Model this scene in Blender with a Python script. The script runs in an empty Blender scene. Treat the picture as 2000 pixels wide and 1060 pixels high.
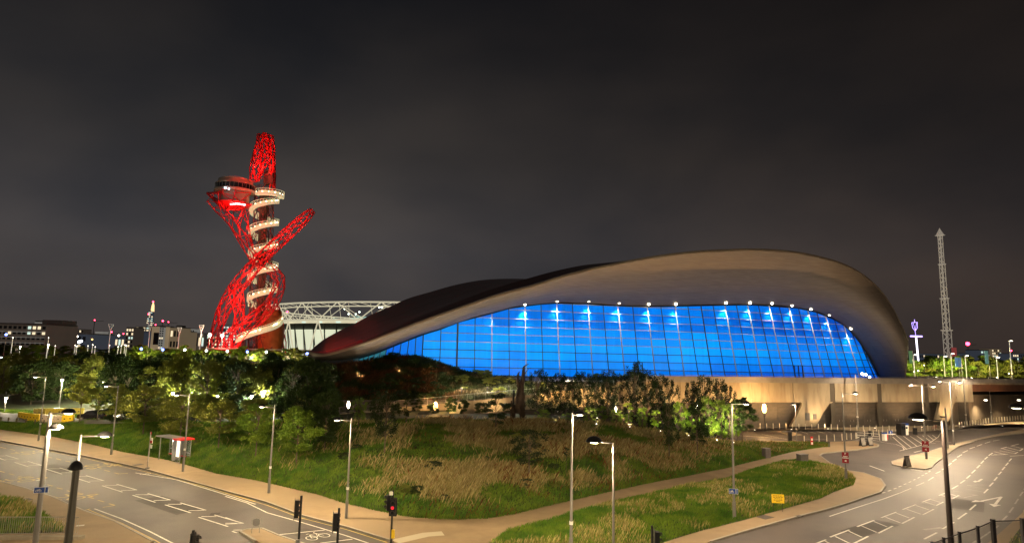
import bpy, bmesh, math, random
import numpy as np
from mathutils import Vector, Matrix
random.seed(7); RNG = np.random.default_rng(11)
scene = bpy.context.scene
C = scene.collection
R = math.radians
# ------------------------------------------------------------------ camera
CAMZ = 13.0; FPX = 1190.0; PITCH = R(7.5); ROLL = R(1.26)
cam_d = bpy.data.cameras.new('camera'); cam = bpy.data.objects.new('camera', cam_d); C.objects.link(cam)
cam_d.sensor_width = 36; cam_d.lens = FPX/2000*36; cam_d.clip_end = 20000; cam_d.clip_start = 0.3
F = Vector((0, math.cos(PITCH), math.sin(PITCH)))
R0 = Vector((1, 0, 0)); U0 = R0.cross(F)
RV = R0*math.cos(ROLL)+U0*math.sin(ROLL); UV = U0*math.cos(ROLL)-R0*math.sin(ROLL)
m = Matrix((RV, UV, -F)).transposed().to_4x4(); m.translation = (0, 0, CAMZ)
cam.matrix_world = m
scene.camera = cam
CP = Vector((0, 0, CAMZ))
# ------------------------------------------------------------------ view
scene.view_settings.view_transform = 'Standard'; scene.view_settings.look = 'None'
scene.view_settings.exposure = 0; scene.view_settings.gamma = 1
scene.view_settings.use_curve_mapping = False
scene.cycles.max_bounces = 5; scene.cycles.diffuse_bounces = 2; scene.cycles.glossy_bounces = 2
scene.cycles.transparent_max_bounces = 6; scene.cycles.transmission_bounces = 3
scene.cycles.use_denoising = True
scene.cycles.sample_clamp_indirect = 3
# ------------------------------------------------------------------ world: city-lit night clouds
W = bpy.data.worlds.new('World'); scene.world = W; W.use_nodes = True
nt = W.node_tree; N = nt.nodes; L = nt.links; N.clear()
out = N.new('ShaderNodeOutputWorld'); bg = N.new('ShaderNodeBackground'); L.new(bg.outputs[0], out.inputs[0])
tc = N.new('ShaderNodeTexCoord'); sep = N.new('ShaderNodeSeparateXYZ'); L.new(tc.outputs['Generated'], sep.inputs[0])
ramp = N.new('ShaderNodeValToRGB'); L.new(sep.outputs[2], ramp.inputs[0])
e = ramp.color_ramp.elements
e[0].position = 0.0; e[0].color = (0.082, 0.068, 0.060, 1)
e[1].position = 1.0; e[1].color = (0.009, 0.009, 0.0105, 1)
for p, c in ((0.06, (0.076, 0.067, 0.063)), (0.15, (0.058, 0.056, 0.059)), (0.30, (0.034, 0.0325, 0.033)), (0.46, (0.017, 0.0165, 0.0175)), (0.6, (0.0105, 0.010, 0.011))):
    q = e.new(p); q.color = (*c, 1)
mp = N.new('ShaderNodeMapping'); mp.inputs['Scale'].default_value = (1.0, 1.0, 1.9); L.new(tc.outputs['Generated'], mp.inputs[0])
nz = N.new('ShaderNodeTexNoise'); nz.inputs['Scale'].default_value = 2.1; nz.inputs['Detail'].default_value = 5; nz.inputs['Roughness'].default_value = 0.45
nz.inputs['Distortion'].default_value = 0.15
L.new(mp.outputs[0], nz.inputs['Vector'])
cr = N.new('ShaderNodeValToRGB'); L.new(nz.outputs[0], cr.inputs[0])
cr.color_ramp.elements[0].position = 0.38; cr.color_ramp.elements[0].color = (0.72, 0.75, 0.82, 1)
cr.color_ramp.elements[1].position = 0.68; cr.color_ramp.elements[1].color = (1.48, 1.34, 1.22, 1)
mul = N.new('ShaderNodeMixRGB'); mul.blend_type = 'MULTIPLY'; mul.inputs[0].default_value = 1
L.new(ramp.outputs[0], mul.inputs[1]); L.new(cr.outputs[0], mul.inputs[2])
# warmer, darker towards the right (east)
xr = N.new('ShaderNodeMapRange'); xr.inputs[1].default_value = -0.2; xr.inputs[2].default_value = 0.65; L.new(sep.outputs[0], xr.inputs[0])
mx = N.new('ShaderNodeMixRGB'); mx.blend_type = 'MULTIPLY'; mx.inputs[2].default_value = (0.68, 0.57, 0.50, 1)
L.new(xr.outputs[0], mx.inputs[0]); L.new(mul.outputs[0], mx.inputs[1])
L.new(mx.outputs[0], bg.inputs[0]); bg.inputs[1].default_value = 0.86

# faint glow of the city-lit overcast (one very soft, very weak sun lamp)
sd_ = bpy.data.lights.new('sun', 'SUN'); sd_.energy = 0.13; sd_.angle = R(75); sd_.color = (1.0, 0.86, 0.66)
so_ = bpy.data.objects.new('sun', sd_); C.objects.link(so_); so_.rotation_euler = (R(48), 0, R(-14))
# ------------------------------------------------------------------ pixel <-> place helpers (survey of the site)
def ray(px, py): return F + RV*((px-1000)/FPX) + UV*((530-py)/FPX)
def P(px, py, Y):
    d = ray(px, py); return CP + d*(Y/d.y)
def PZ(px, py, z=0.0):
    d = ray(px, py); return CP + d*((z-CAMZ)/d.z)
def PP(px, py, c, k):
    d = ray(px, py); return CP + d*(c/(d.y-k*d.x))
KP = 0.285; WC = 101.0; FC = 122.0
def sm(t): t = np.clip(t, 0, 1); return t*t*(3-2*t)
def _hash(i, j):
    s = np.sin(i*127.1+j*311.7)*43758.5453; return s-np.floor(s)
def vnoise(x, y):
    x = np.asarray(x, float); y = np.asarray(y, float)
    i = np.floor(x); j = np.floor(y); f = x-i; g = y-j; f = f*f*(3-2*f); g = g*g*(3-2*g)
    return (_hash(i, j)*(1-f)+_hash(i+1, j)*f)*(1-g)+(_hash(i, j+1)*(1-f)+_hash(i+1, j+1)*f)*g
def fbm(x, y, o=4):
    a = 0; w = 0.5; 
    for k in range(o): a = a+w*vnoise(x*2**k+17*k, y*2**k-9*k); w *= 0.5
    return a
def cat(pts, n):
    """Catmull-Rom through rows of numbers"""
    p = np.array(pts, float); k = len(p); t = np.linspace(0, k-1, n); o = []
    for v in t:
        i = min(int(v), k-2); f = v-i
        a, b, c, d = p[max(i-1, 0)], p[i], p[i+1], p[min(i+2, k-1)]
        o.append(0.5*((2*b)+(-a+c)*f+(2*a-5*b+4*c-d)*f*f+(-a+3*b-3*c+d)*f**3))
    return np.array(o)

# ------------------------------------------------------------------ materials
MATS = {}
def mat(name, c, c2=None, scale=1.0, rough=0.7, metal=0.0, bump=0.0, bscale=None, emit=None, es=0.0, detail=5,
        stretch=(1, 1, 1), trans=0.0, spec=0.4, lo=0.35, hi=0.65, alpha=1.0, coord='Object', c3=None, s3=0.1):
    if name in MATS: return MATS[name]
    M = bpy.data.materials.new(name); M.use_nodes = True; n = M.node_tree.nodes; l = M.node_tree.links
    b = n['Principled BSDF']; o_ = n['Material Output']
    b.inputs['Base Color'].default_value = (*c, 1); b.inputs['Roughness'].default_value = rough
    b.inputs['Metallic'].default_value = metal; b.inputs['Specular IOR Level'].default_value = spec
    t = n.new('ShaderNodeTexCoord'); mp_ = n.new('ShaderNodeMapping'); mp_.inputs['Scale'].default_value = stretch
    l.new(t.outputs[coord], mp_.inputs[0])
    if c2 is not None:
        z = n.new('ShaderNodeTexNoise'); z.inputs['Scale'].default_value = scale; z.inputs['Detail'].default_value = detail
        z.inputs['Roughness'].default_value = 0.6
        l.new(mp_.outputs[0], z.inputs['Vector'])
        r_ = n.new('ShaderNodeValToRGB'); l.new(z.outputs[0], r_.inputs[0])
        r_.color_ramp.elements[0].position = lo; r_.color_ramp.elements[0].color = (*c, 1)
        r_.color_ramp.elements[1].position = hi; r_.color_ramp.elements[1].color = (*c2, 1)
        last = r_.outputs[0]
        if c3 is not None:
            z3 = n.new('ShaderNodeTexNoise'); z3.inputs['Scale'].default_value = s3; z3.inputs['Detail'].default_value = 6
            l.new(mp_.outputs[0], z3.inputs['Vector'])
            m3 = n.new('ShaderNodeMapRange'); m3.inputs[1].default_value = 0.45; m3.inputs[2].default_value = 0.62
            l.new(z3.outputs[0], m3.inputs[0])
            x3 = n.new('ShaderNodeMixRGB'); x3.inputs[2].default_value = (*c3, 1); l.new(m3.outputs[0], x3.inputs[0]); l.new(last, x3.inputs[1]); last = x3.outputs[0]
        l.new(last, b.inputs['Base Color'])
    if bump:
        z2 = n.new('ShaderNodeTexNoise'); z2.inputs['Scale'].default_value = bscale or scale*4; z2.inputs['Detail'].default_value = 4
        l.new(mp_.outputs[0], z2.inputs['Vector'])
        bp = n.new('ShaderNodeBump'); bp.inputs['Strength'].default_value = bump; bp.inputs['Distance'].default_value = 0.05
        l.new(z2.outputs[0], bp.inputs['Height']); l.new(bp.outputs[0], b.inputs['Normal'])
    if emit: b.inputs['Emission Color'].default_value = (*emit, 1); b.inputs['Emission Strength'].default_value = es
    if trans:
        tr = n.new('ShaderNodeBsdfTranslucent'); ms = n.new('ShaderNodeMixShader'); ms.inputs[0].default_value = trans
        src = b.inputs['Base Color'].links[0].from_socket if b.inputs['Base Color'].links else None
        if src: l.new(src, tr.inputs[0])
        else: tr.inputs[0].default_value = (*c, 1)
        l.new(b.outputs[0], ms.inputs[1]); l.new(tr.outputs[0], ms.inputs[2]); l.new(ms.outputs[0], o_.inputs[0])
    if alpha < 1: b.inputs['Alpha'].default_value = alpha
    MATS[name] = M; return M
def leafmat(name, c, c2):
    M = mat(name, c, c2, scale=1.2, rough=0.55, trans=0.35, lo=0.3, hi=0.7, spec=0.3)
    n = M.node_tree.nodes; l = M.node_tree.links
    oi = n.new('ShaderNodeObjectInfo'); hs = n.new('ShaderNodeHueSaturation'); mr = n.new('ShaderNodeMapRange')
    mr.inputs[3].default_value = 0.7; mr.inputs[4].default_value = 1.25; l.new(oi.outputs['Random'], mr.inputs[0]); l.new(mr.outputs[0], hs.inputs['Value'])
    b = n['Principled BSDF']; src = b.inputs['Base Color'].links[0].from_socket
    l.new(src, hs.inputs['Color']); l.new(hs.outputs[0], b.inputs['Base Color'])
    for q in n:
        if q.type == 'BSDF_TRANSLUCENT': l.new(hs.outputs[0], q.inputs[0])
    return M
asphalt = mat('asphalt', (0.040, 0.032, 0.031), (0.066, 0.053, 0.048), scale=0.35, rough=0.62, bump=0.35, bscale=9, c3=(0.084, 0.067, 0.058), s3=0.09, detail=9)
asphalt2 = mat('old_asphalt', (0.058, 0.052, 0.048), (0.082, 0.074, 0.066), scale=0.5, rough=0.7, bump=0.3, bscale=9, detail=9)
paving = mat('buff_paving', (0.215, 0.150, 0.085), (0.29, 0.205, 0.115), scale=0.45, rough=0.8, bump=0.25, bscale=7, c3=(0.25, 0.18, 0.105), s3=0.12, detail=9)
pave_w = mat('bright_paving', (0.27, 0.22, 0.15), (0.34, 0.275, 0.19), scale=0.6, rough=0.8, bump=0.2, bscale=7, detail=8)
kerbm = mat('kerb_stone', (0.30, 0.27, 0.22), (0.22, 0.19, 0.15), scale=1.2, rough=0.7)
whitel = mat('white_line_paint', (0.62, 0.59, 0.53), (0.34, 0.31, 0.27), scale=2.2, rough=0.6, lo=0.45, hi=0.75, detail=9)
faintl = mat('worn_white_paint', (0.36, 0.33, 0.29), (0.13, 0.12, 0.11), scale=2.2, rough=0.6, lo=0.35, hi=0.7, detail=9)
yellowl = mat('yellow_line_paint', (0.50, 0.36, 0.08), (0.28, 0.19, 0.05), scale=2.2, rough=0.6, lo=0.4, hi=0.75, detail=9)
concrete = mat('pale_concrete', (0.36, 0.31, 0.22), (0.27, 0.225, 0.155), scale=0.28, rough=0.75, bump=0.15, bscale=5, detail=10, stretch=(1, 1, 0.22), c3=(0.235, 0.19, 0.13), s3=0.8)
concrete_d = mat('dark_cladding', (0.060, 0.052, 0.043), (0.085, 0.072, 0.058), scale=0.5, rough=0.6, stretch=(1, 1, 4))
coping = mat('coping_concrete', (0.25, 0.235, 0.22), (0.19, 0.18, 0.17), scale=0.6, rough=0.7)
steel_l = mat('galvanised_steel', (0.36, 0.34, 0.31), (0.27, 0.255, 0.235), scale=2, rough=0.42, metal=0.5)
steel_d = mat('dark_painted_steel', (0.035, 0.033, 0.033), rough=0.45, metal=0.2)
black = mat('black_paint', (0.012, 0.012, 0.013), rough=0.5)
white = mat('white_paint', (0.75, 0.73, 0.68), rough=0.5)
grey = mat('grey_paint', (0.20, 0.195, 0.19), (0.15, 0.145, 0.14), scale=1.5, rough=0.6)
redp = mat('red_paint', (0.55, 0.02, 0.02), rough=0.45)
maroon = mat('maroon_board', (0.30, 0.012, 0.022), rough=0.5)
bluep = mat('blue_board', (0.01, 0.06, 0.32), rough=0.4)
yellowp = mat('yellow_plastic', (0.80, 0.55, 0.02), (0.68, 0.45, 0.02), scale=1.5, rough=0.5)
peach = mat('pale_plastic', (0.62, 0.50, 0.36), (0.5, 0.4, 0.3), scale=1.5, rough=0.5)
soilm = mat('soil', (0.035, 0.028, 0.014), (0.02, 0.02, 0.010), scale=0.6, rough=0.95, bump=0.5, bscale=3)
turf = mat('turf', (0.030, 0.052, 0.010), (0.055, 0.050, 0.018), scale=0.35, rough=0.9, bump=0.6, bscale=4, detail=8, c3=(0.028, 0.030, 0.010), s3=0.2)
barkm = mat('bark', (0.14, 0.105, 0.07), (0.08, 0.06, 0.04), scale=3, rough=0.85, stretch=(3, 3, 0.6), bump=0.4)
lampglow = mat('lamp_lens', (0.9, 0.85, 0.75), emit=(1.0, 0.90, 0.72), es=6)
bulb = mat('bright_bulb', (1, 1, 1), emit=(1.0, 0.86, 0.62), es=13)
bulb_y = mat('sodium_bulb', (1, 1, 1), emit=(1.0, 0.56, 0.16), es=3.6)
bulb_w = mat('cool_bulb', (1, 1, 1), emit=(0.85, 0.95, 1.0), es=9)
bulb_r = mat('red_bulb', (1, .1, .1), emit=(1.0, 0.04, 0.09), es=14)
bulb_b = mat('blue_bulb', (.2, .3, 1), emit=(0.10, 0.16, 1.0), es=14)
win_w = mat('lit_window', (0.3, 0.3, 0.3), emit=(1.0, 0.80, 0.50), es=1.1)
win_g = mat('cool_lit_window', (0.3, 0.3, 0.3), emit=(0.72, 0.95, 0.82), es=0.9)
win_d = mat('dark_window', (0.02, 0.022, 0.026), rough=0.2)
darkglass = mat('dark_glass', (0.015, 0.017, 0.02), rough=0.12, spec=0.6)
glassm = mat('clear_glass', (0.35, 0.42, 0.38), rough=0.1, alpha=0.25)
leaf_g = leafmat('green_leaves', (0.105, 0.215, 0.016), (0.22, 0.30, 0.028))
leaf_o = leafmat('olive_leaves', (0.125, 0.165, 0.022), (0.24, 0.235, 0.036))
leaf_b = leafmat('silhouette_birch_leaves', (0.013, 0.028, 0.007), (0.030, 0.046, 0.010))  # darkened so the birch crowns read as silhouettes
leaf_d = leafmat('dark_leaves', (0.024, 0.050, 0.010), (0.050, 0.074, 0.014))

# ------------------------------------------------------------------ mesh helpers
class MB:
    def __init__(s): s.v = []; s.f = []
    def add(s, vs, fs):
        o = len(s.v); s.v += [tuple(q) for q in vs]; s.f += [tuple(i+o for i in f) for f in fs]; return s
    def box(s, c, d, rz=0, shear=0):
        x, y, z = d[0]/2, d[1]/2, d[2]/2; ca, sa = math.cos(rz), math.sin(rz); v = []
        for k in (-1, 1):
            for (i, j) in ((-1, -1), (1, -1), (1, 1), (-1, 1)):
                a, b = i*x+(shear*k), j*y; v.append((c[0]+a*ca-b*sa, c[1]+a*sa+b*ca, c[2]+k*z))
        return s.add(v, [(3, 2, 1, 0), (4, 5, 6, 7), (0, 1, 5, 4), (1, 2, 6, 5), (2, 3, 7, 6), (3, 0, 4, 7)])
    def tube(s, a, b, r, r2=None, n=6, cap=True):
        a = Vector(a); b = Vector(b); r2 = r if r2 is None else r2; d = (b-a)
        if d.length < 1e-6: return s
        d.normalize(); u = d.orthogonal().normalized(); w = d.cross(u); v = []
        for (p, q) in ((a, r), (b, r2)):
            for i in range(n):
                t = 2*math.pi*i/n; v.append(p+u*(math.cos(t)*q)+w*(math.sin(t)*q))
        f = [(i, (i+1) % n, n+(i+1) % n, n+i) for i in range(n)]
        if cap: f += [tuple(range(n-1, -1, -1)), tuple(range(n, 2*n))]
        return s.add(v, f)
    def path(s, pts, r, n=6):
        rr = r if hasattr(r, '__len__') else [r]*len(pts)
        for i in range(len(pts)-1): s.tube(pts[i], pts[i+1], rr[i], rr[i+1], n)
        return s
    def lathe(s, c, prof, n=16, sx=1, sy=1):
        v = []; f = []; k = len(prof)
        for (r, z) in prof:
            for i in range(n):
                t = 2*math.pi*i/n; v.append((c[0]+r*math.cos(t)*sx, c[1]+r*math.sin(t)*sy, c[2]+z))
        for j in range(k-1):
            for i in range(n): f.append((j*n+i, j*n+(i+1) % n, (j+1)*n+(i+1) % n, (j+1)*n+i))
        if prof[0][0] > 1e-4: f.append(tuple(range(n-1, -1, -1)))
        if prof[-1][0] > 1e-4: f.append(tuple(range((k-1)*n, k*n)))
        return s.add(v, f)
    def sphere(s, c, r, n=10, k=6, sz=1):
        return s.lathe(c, [(max(r*math.sin(math.pi*i/k), 1e-5), -r*sz*math.cos(math.pi*i/k)) for i in range(k+1)], n)
    def grid(s, pts):
        a = len(pts); b = len(pts[0]); v = [q for row in pts for q in row]
        return s.add(v, [(i*b+j, i*b+j+1, (i+1)*b+j+1, (i+1)*b+j) for i in range(a-1) for j in range(b-1)])
    def poly(s, pts): return s.add(pts, [tuple(range(len(pts)))])
    def prism(s, pts, z0, z1):
        n = len(pts); v = [(p[0], p[1], z0) for p in pts]+[(p[0], p[1], z1) for p in pts]
        return s.add(v, [tuple(range(n-1, -1, -1)), tuple(range(n, 2*n))]+[(i, (i+1) % n, n+(i+1) % n, n+i) for i in range(n)])
    def mesh(s, name, m_, smooth=False):
        me = bpy.data.meshes.new(name); me.from_pydata([tuple(q) for q in s.v], [], s.f); me.validate()
        if m_: me.materials.append(m_)
        if smooth: me.shade_smooth()
        return me
    def build(s, name, m_, parent=None, smooth=False, loc=None):
        o = bpy.data.objects.new(name, s.mesh(name, m_, smooth)); C.objects.link(o)
        if parent is not None: o.parent = parent
        if loc is not None: o.location = loc
        return o
def tag(o, label, cat_, group=None, kind=None):
    o['label'] = label; o['category'] = cat_
    if group: o['group'] = group
    if kind: o['kind'] = kind
    return o
def struct(o, label=None):
    o['kind'] = 'structure'
    if label: o['label'] = label
    return o
def thing(name, label, cat_, loc=(0, 0, 0), rz=0, group=None):
    o = bpy.data.objects.new(name, None); C.objects.link(o); o.empty_display_size = 0.3
    o.location = loc; o.rotation_euler = (0, 0, rz); return tag(o, label, cat_, group)
def dup(root, loc, rz=0, label=None, scale=None):
    def cp(o, par):
        c = o.copy(); C.objects.link(c); c.parent = par
        for ch in list(o.children): cp(ch, c)
        return c
    r = cp(root, None); r.location = loc; r.rotation_euler = (0, 0, rz)
    if label: r['label'] = label
    if scale: r.scale = scale
    return r
def share(o_mesh, name, parent, loc=(0, 0, 0), rz=0, scale=None):
    o = bpy.data.objects.new(name, o_mesh); C.objects.link(o); o.parent = parent; o.location = loc; o.rotation_euler = (0, 0, rz)
    if scale: o.scale = scale
    return o
LK = {'lamp_light': 1.0, 'street_light': 1.85, 'lamp_spill': 1.25}
def light(kind, loc, power, color=(1, .8, .55), parent=None, radius=0.2, aim=None, angle=150, blend=0.8, name='lamp_light'):
    d = bpy.data.lights.new(name, kind); d.energy = power*LK.get(name, 1); d.color = color; d.shadow_soft_size = min(radius, .07)
    if kind == 'SPOT': d.spot_size = R(angle); d.spot_blend = blend
    o = bpy.data.objects.new(name, d); C.objects.link(o); o.location = loc
    if aim is not None: o.rotation_euler = (Vector(aim)).to_track_quat('-Z', 'Y').to_euler()
    if parent: o.parent = parent
    return o
def strip(pts, w, z=0.008, mb=None):
    """flat ribbon along ground points"""
    mb = mb or MB(); pts = [Vector((p[0], p[1], 0)) for p in pts]; Lf = []; Rt = []
    for i, p in enumerate(pts):
        a = pts[max(i-1, 0)]; b = pts[min(i+1, len(pts)-1)]; d = (b-a).normalized(); nrm = Vector((-d.y, d.x, 0))*(w/2)
        Lf.append((p.x+nrm.x, p.y+nrm.y, z)); Rt.append((p.x-nrm.x, p.y-nrm.y, z))
    return mb.grid([Rt, Lf])
def prism_strip(pts, w, z0, z1, mb=None):
    mb = mb or MB(); pts = [Vector((p[0], p[1], 0)) for p in pts]; A = []; B = []
    for i, p in enumerate(pts):
        a = pts[max(i-1, 0)]; b = pts[min(i+1, len(pts)-1)]; d = (b-a).normalized(); nrm = Vector((-d.y, d.x, 0))*(w/2)
        A.append((p.x+nrm.x, p.y+nrm.y)); B.append((p.x-nrm.x, p.y-nrm.y))
    return mb.grid([[(x, y, z0) for x, y in B], [(x, y, z1) for x, y in B], [(x, y, z1) for x, y in A], [(x, y, z0) for x, y in A]])
def G(lst, z=0): return [PZ(a, b, z) for a, b in lst]

ORD = 'first second third fourth fifth sixth seventh eighth ninth tenth eleventh twelfth thirteenth fourteenth fifteenth sixteenth seventeenth eighteenth nineteenth twentieth'.split()
TENS = {2: 'twenty', 3: 'thirty', 4: 'forty', 5: 'fifty'}
def nth(i):
    i = int(i)
    if i <= 20: return ORD[i-1]
    return (TENS[i//10] if i % 10 else TENS[i//10][:-1])+('-'+ORD[i % 10-1] if i % 10 else 'ieth')
# ================================================================== TERRAIN
FRONT = [(-260, 808), (-120, 823), (0, 840), (100, 854), (164, 866), (238, 884), (327, 900), (423, 927), (499, 940), (567, 956), (612, 966), (672, 985), (730, 999),
         (796, 1012), (849, 1016), (900, 1017), (953, 1015), (1008, 1006), (1069, 991), (1124, 978), (1204, 960), (1296, 940), (1340, 932), (1419, 916),
         (1498, 896), (1551, 883), (1609, 874)]
fr = G(FRONT); FU = np.array([p.x/p.y for p in fr]); FY = np.array([p.y for p in fr])
def u_of(px): return (px-1000)/1190
HCX = np.array([u_of(v) for v in (-400, 0, 200, 400, 600, 800, 1000, 1200, 1300, 1400, 1500, 1570, 1612)])
HCV = np.array([1.2, 1.5, 1.7, 2.2, 2.8, 3.4, 3.6, 3.1, 2.4, 1.35, 0.55, 0.2, 0.02])
HWV = np.array([9, 10, 12, 17, 25, 31, 31, 24, 18, 14, 9, 6, 3.0])
def hcut(u): return np.interp(u, HCX, HCV)
def Tfar(x, y):
    u = x/np.maximum(y, 1); uu = sm((u+0.36)/0.5)
    y0 = 108+45*uu; base = np.where(u < -0.2, hcut(u), 0)*(1-sm((u+0.32)/0.12))
    g = sm((y-98)/4)
    return -0.04*(1-g)+g*(base+(6.5-base)*sm((y-y0)/(120-60*uu)))-0.02
def H(x, y):
    x = np.asarray(x, float); y = np.asarray(y, float); u = x/np.maximum(y, 1); f = np.interp(u, FU, FY); w = np.interp(u, HCX, HWV); h = hcut(u)
    s = np.clip((y-f)/w, 0, 1); z = h*np.sin(s*math.pi/2)
    z = z+(fbm(x*0.16, y*0.16)-0.47)*1.1*np.clip(s*3, 0, 1)*np.clip(h, 0, 1)*np.clip((1.25-s)*1.6, 0.25, 1)
    drop = np.where(u > 0.10, sm((y-(f+w)-np.interp(u, [.2, .32], [2, .2]))/np.interp(u, [.2, .32], [9, 2.6]))*sm((u-0.10)/0.12), 0)
    z = z*(1-drop)
    far = Tfar(x, y)
    out_ = np.where(y < f, 0.13, 0.13+z)
    return np.where((u < -0.2) & (y > 110), np.maximum(out_, far+0.1), out_)
def PH(px, py):
    d = ray(px, py); t = 30.0
    for _ in range(2500):
        p = CP+d*t
        if p.z <= float(H(p.x, p.y)): return p
        t += 0.12
    return p
def PT(px, py):
    d = ray(px, py); t = 60.0
    for _ in range(3000):
        p = CP+d*t
        if p.z <= float(max(H(p.x, p.y) if p.x/p.y < .5 and p.y < 135 else -9, Tfar(p.x, p.y))): return p
        t += 0.25
    return p
# one far sheet to the horizon
xs = np.concatenate([-np.geomspace(9000, 30, 46), np.linspace(-24, 24, 9), np.geomspace(30, 9000, 46)])
ys = np.concatenate([[-400, -60, 0, 20, 40, 60, 80, 95, 98, 100, 102], np.linspace(105, 260, 40), np.geomspace(280, 12000, 22)])
X, Y = np.meshgrid(xs, ys); Z = Tfar(X, Y); Z = np.where(Y < 98, -0.06, Z)
mb = MB(); mb.grid([[(X[i, j], Y[i, j], Z[i, j]) for j in range(len(xs))] for i in range(len(ys))])
struct(mb.build('ground', soilm, smooth=True), 'dark park ground reaching the skyline')

# asphalt sheet (road junction, access road and car park in one level)
struct(MB().poly([(-150, 14, 0), (120, 14, 0), (150, 135, 0), (95, 140, 0), (20, 104, 0), (-170, 104, 0)]).build('road', asphalt), 'dark asphalt carriageway')
# raised pavements
def pave(name, px, z=0.12, extra=None, m_=paving, label=None, pre=None):
    pts = (pre or [])+[(p.x, p.y) for p in G(px)]+(extra or [])
    return struct(MB().prism(pts, -0.05, z).build(name, m_), label)
KA = [(-330, 800), (-200, 825), (-90, 845), (0, 860.6), (98, 879), (164, 891), (285, 917), (440, 959.6), (522, 982), (588, 1007), (680, 1031), (767, 1058)]
KB = [(1387, 1059), (1450, 1040), (1564, 1008), (1610, 997), (1657, 983), (1695, 970), (1720, 962), (1729, 949), (1720, 936), (1686, 924), (1657, 920), (1620, 904), (1601, 890), (1607, 886), (1644, 882),
      (1683, 878), (1714, 872), (1716, 869), (1705, 866), (1668, 861.5), (1655, 862.5), (1600, 864.5), (1570, 864), (1552, 861), (1500, 862)]
ka = [(p.x, p.y) for p in G(KA)]; kb = [(p.x, p.y) for p in G(KB)]
corner = [(-4.6, 38.6), (-1.5, 37.2), (4, 37.0), (9.5, 39.2)]
crest_back = [(37.5, 91), (31, 88.5), (24, 89), (8, 98), (-20, 103), (-60, 104), (-128, 112)]
struct(MB().prism(ka+corner+kb+crest_back, -0.05, 0.12).build('pavement', paving), 'buff pavement wrapping the grassy mound')
pave('pavement', [(298, 1059), (224, 1020), (158, 997), (100, 971), (53, 956), (0, 942), (-120, 915), (-300, 880)], extra=[(-150, 20), (-20, 14)], label='buff pavement on the near side of the left road')
pave('pavement', [(1742, 902), (1768, 894), (1813, 883), (1850, 871), (1897, 860), (1950, 848), (2000, 838), (2080, 825), (2140, 829), (2070, 836), (2000, 846), (1955, 851), (1910, 859.5), (1871, 872), (1850, 887), (1823, 908), (1819, 914),
                  (1805, 917), (1768, 913), (1744, 908)], m_=pave_w, label='long pale traffic island between access road and main road')
pave('pavement', [(1470, 838), (1560, 839), (1620, 838.5), (1686, 842), (1805, 842), (1871, 837), (1937, 827.5), (2000, 822), (2100, 812)], extra=[(160, 147), (80, 124), (50, 114), (36, 110)], m_=pave_w, label='pale paved apron along the concrete wall')
pave('pavement', [(469, 1040), (480, 1036), (511, 1033.6), (545, 1048), (600, 1066), (640, 1085), (560, 1090), (500, 1058)], label='small splitter island in the left road')
pave('pavement', [(2130, 905), (2040, 960), (1990, 1010), (1945, 1050), (1915, 1075)], extra=[(26, 28), (90, 30)], label='verge on the near side of the right road')
# kerbs: stones one by one along the near stretches, one length beyond
def kerb(pts, label, z=0.135, n=300):
    root = struct(bpy.data.objects.new('kerb', None), label); C.objects.link(root)
    P2 = [Vector((a, b)) for a, b in pts]; seg = []; 
    for i in range(len(P2)-1):
        a, b = P2[i], P2[i+1]; l_ = (b-a).length; k = max(1, round(l_/1.8))
        for j in range(k): seg.append((a+(b-a)*(j/k), a+(b-a)*((j+1)/k)))
    ms = MB().box((0, 0, 0), (1, 0.17, 0.2)).mesh('kerb_stone', kerbm)
    for a, b in seg[:n]:
        d = b-a; o = bpy.data.objects.new('kerb_stone', ms); C.objects.link(o); o.parent = root
        o.location = ((a.x+b.x)/2, (a.y+b.y)/2, z-0.1+random.uniform(-.004, .004)); o.rotation_euler = (0, 0, math.atan2(d.y, d.x)); o.scale = (d.length-0.012, 1, 1)
kerb(ka, 'stone kerb on the far side of the left road'); kerb(kb[:20], 'stone kerb round the right hand pavement corner')
kerb([(p.x, p.y) for p in G([(298, 1059), (224, 1020), (158, 997), (100, 971), (53, 956), (0, 942)])], 'pale stone kerb on the near side of the left road')
kerb([(p.x, p.y) for p in G([(2000, 846), (1955, 851), (1910, 859.5), (1871, 872), (1850, 887), (1823, 908), (1819, 914), (1805, 917), (1768, 913), (1744, 908), (1742, 902), (1768, 894), (1813, 883), (1850, 871), (1897, 860), (1950, 848), (2000, 838)])], 'stone kerb round the long traffic island')
kerb([(p.x, p.y) for p in G([(1620, 838.5), (1686, 842), (1805, 842), (1871, 837), (1937, 827.5), (2000, 822)])], 'stone kerb below the paved apron')
kerb([(p.x, p.y) for p in G([(500, 1058), (469, 1040), (480, 1036), (511, 1033.6), (545, 1048), (600, 1066)])], 'stone kerb of the small splitter island')

# the grass mound
uu = np.linspace(-1.02, HCX[-1], 230); mb = MB(); rows = []
for t in np.concatenate([np.linspace(0, 1, 60)**0.9, np.linspace(1.03, 2.1, 24)]):
    row = []
    for u in uu:
        f = float(np.interp(u, FU, FY)); w = float(np.interp(u, HCX, HWV)); y = f+0.02+w*t if t <= 1 else f+w+(max(13, (128-f-w) if u < -0.1 else 13) if u < .2 else float(np.interp(u, [.2, .32], [13, 3])))*(t-1)/1.1
        row.append((u*y, y, float(H(u*y, y))+0.02 if t > 0 else 0.05))
    rows.append(row)
mb.grid(rows); struct(mb.build('grass_bank', turf, smooth=True), 'rough grass mound between the roads')
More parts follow.
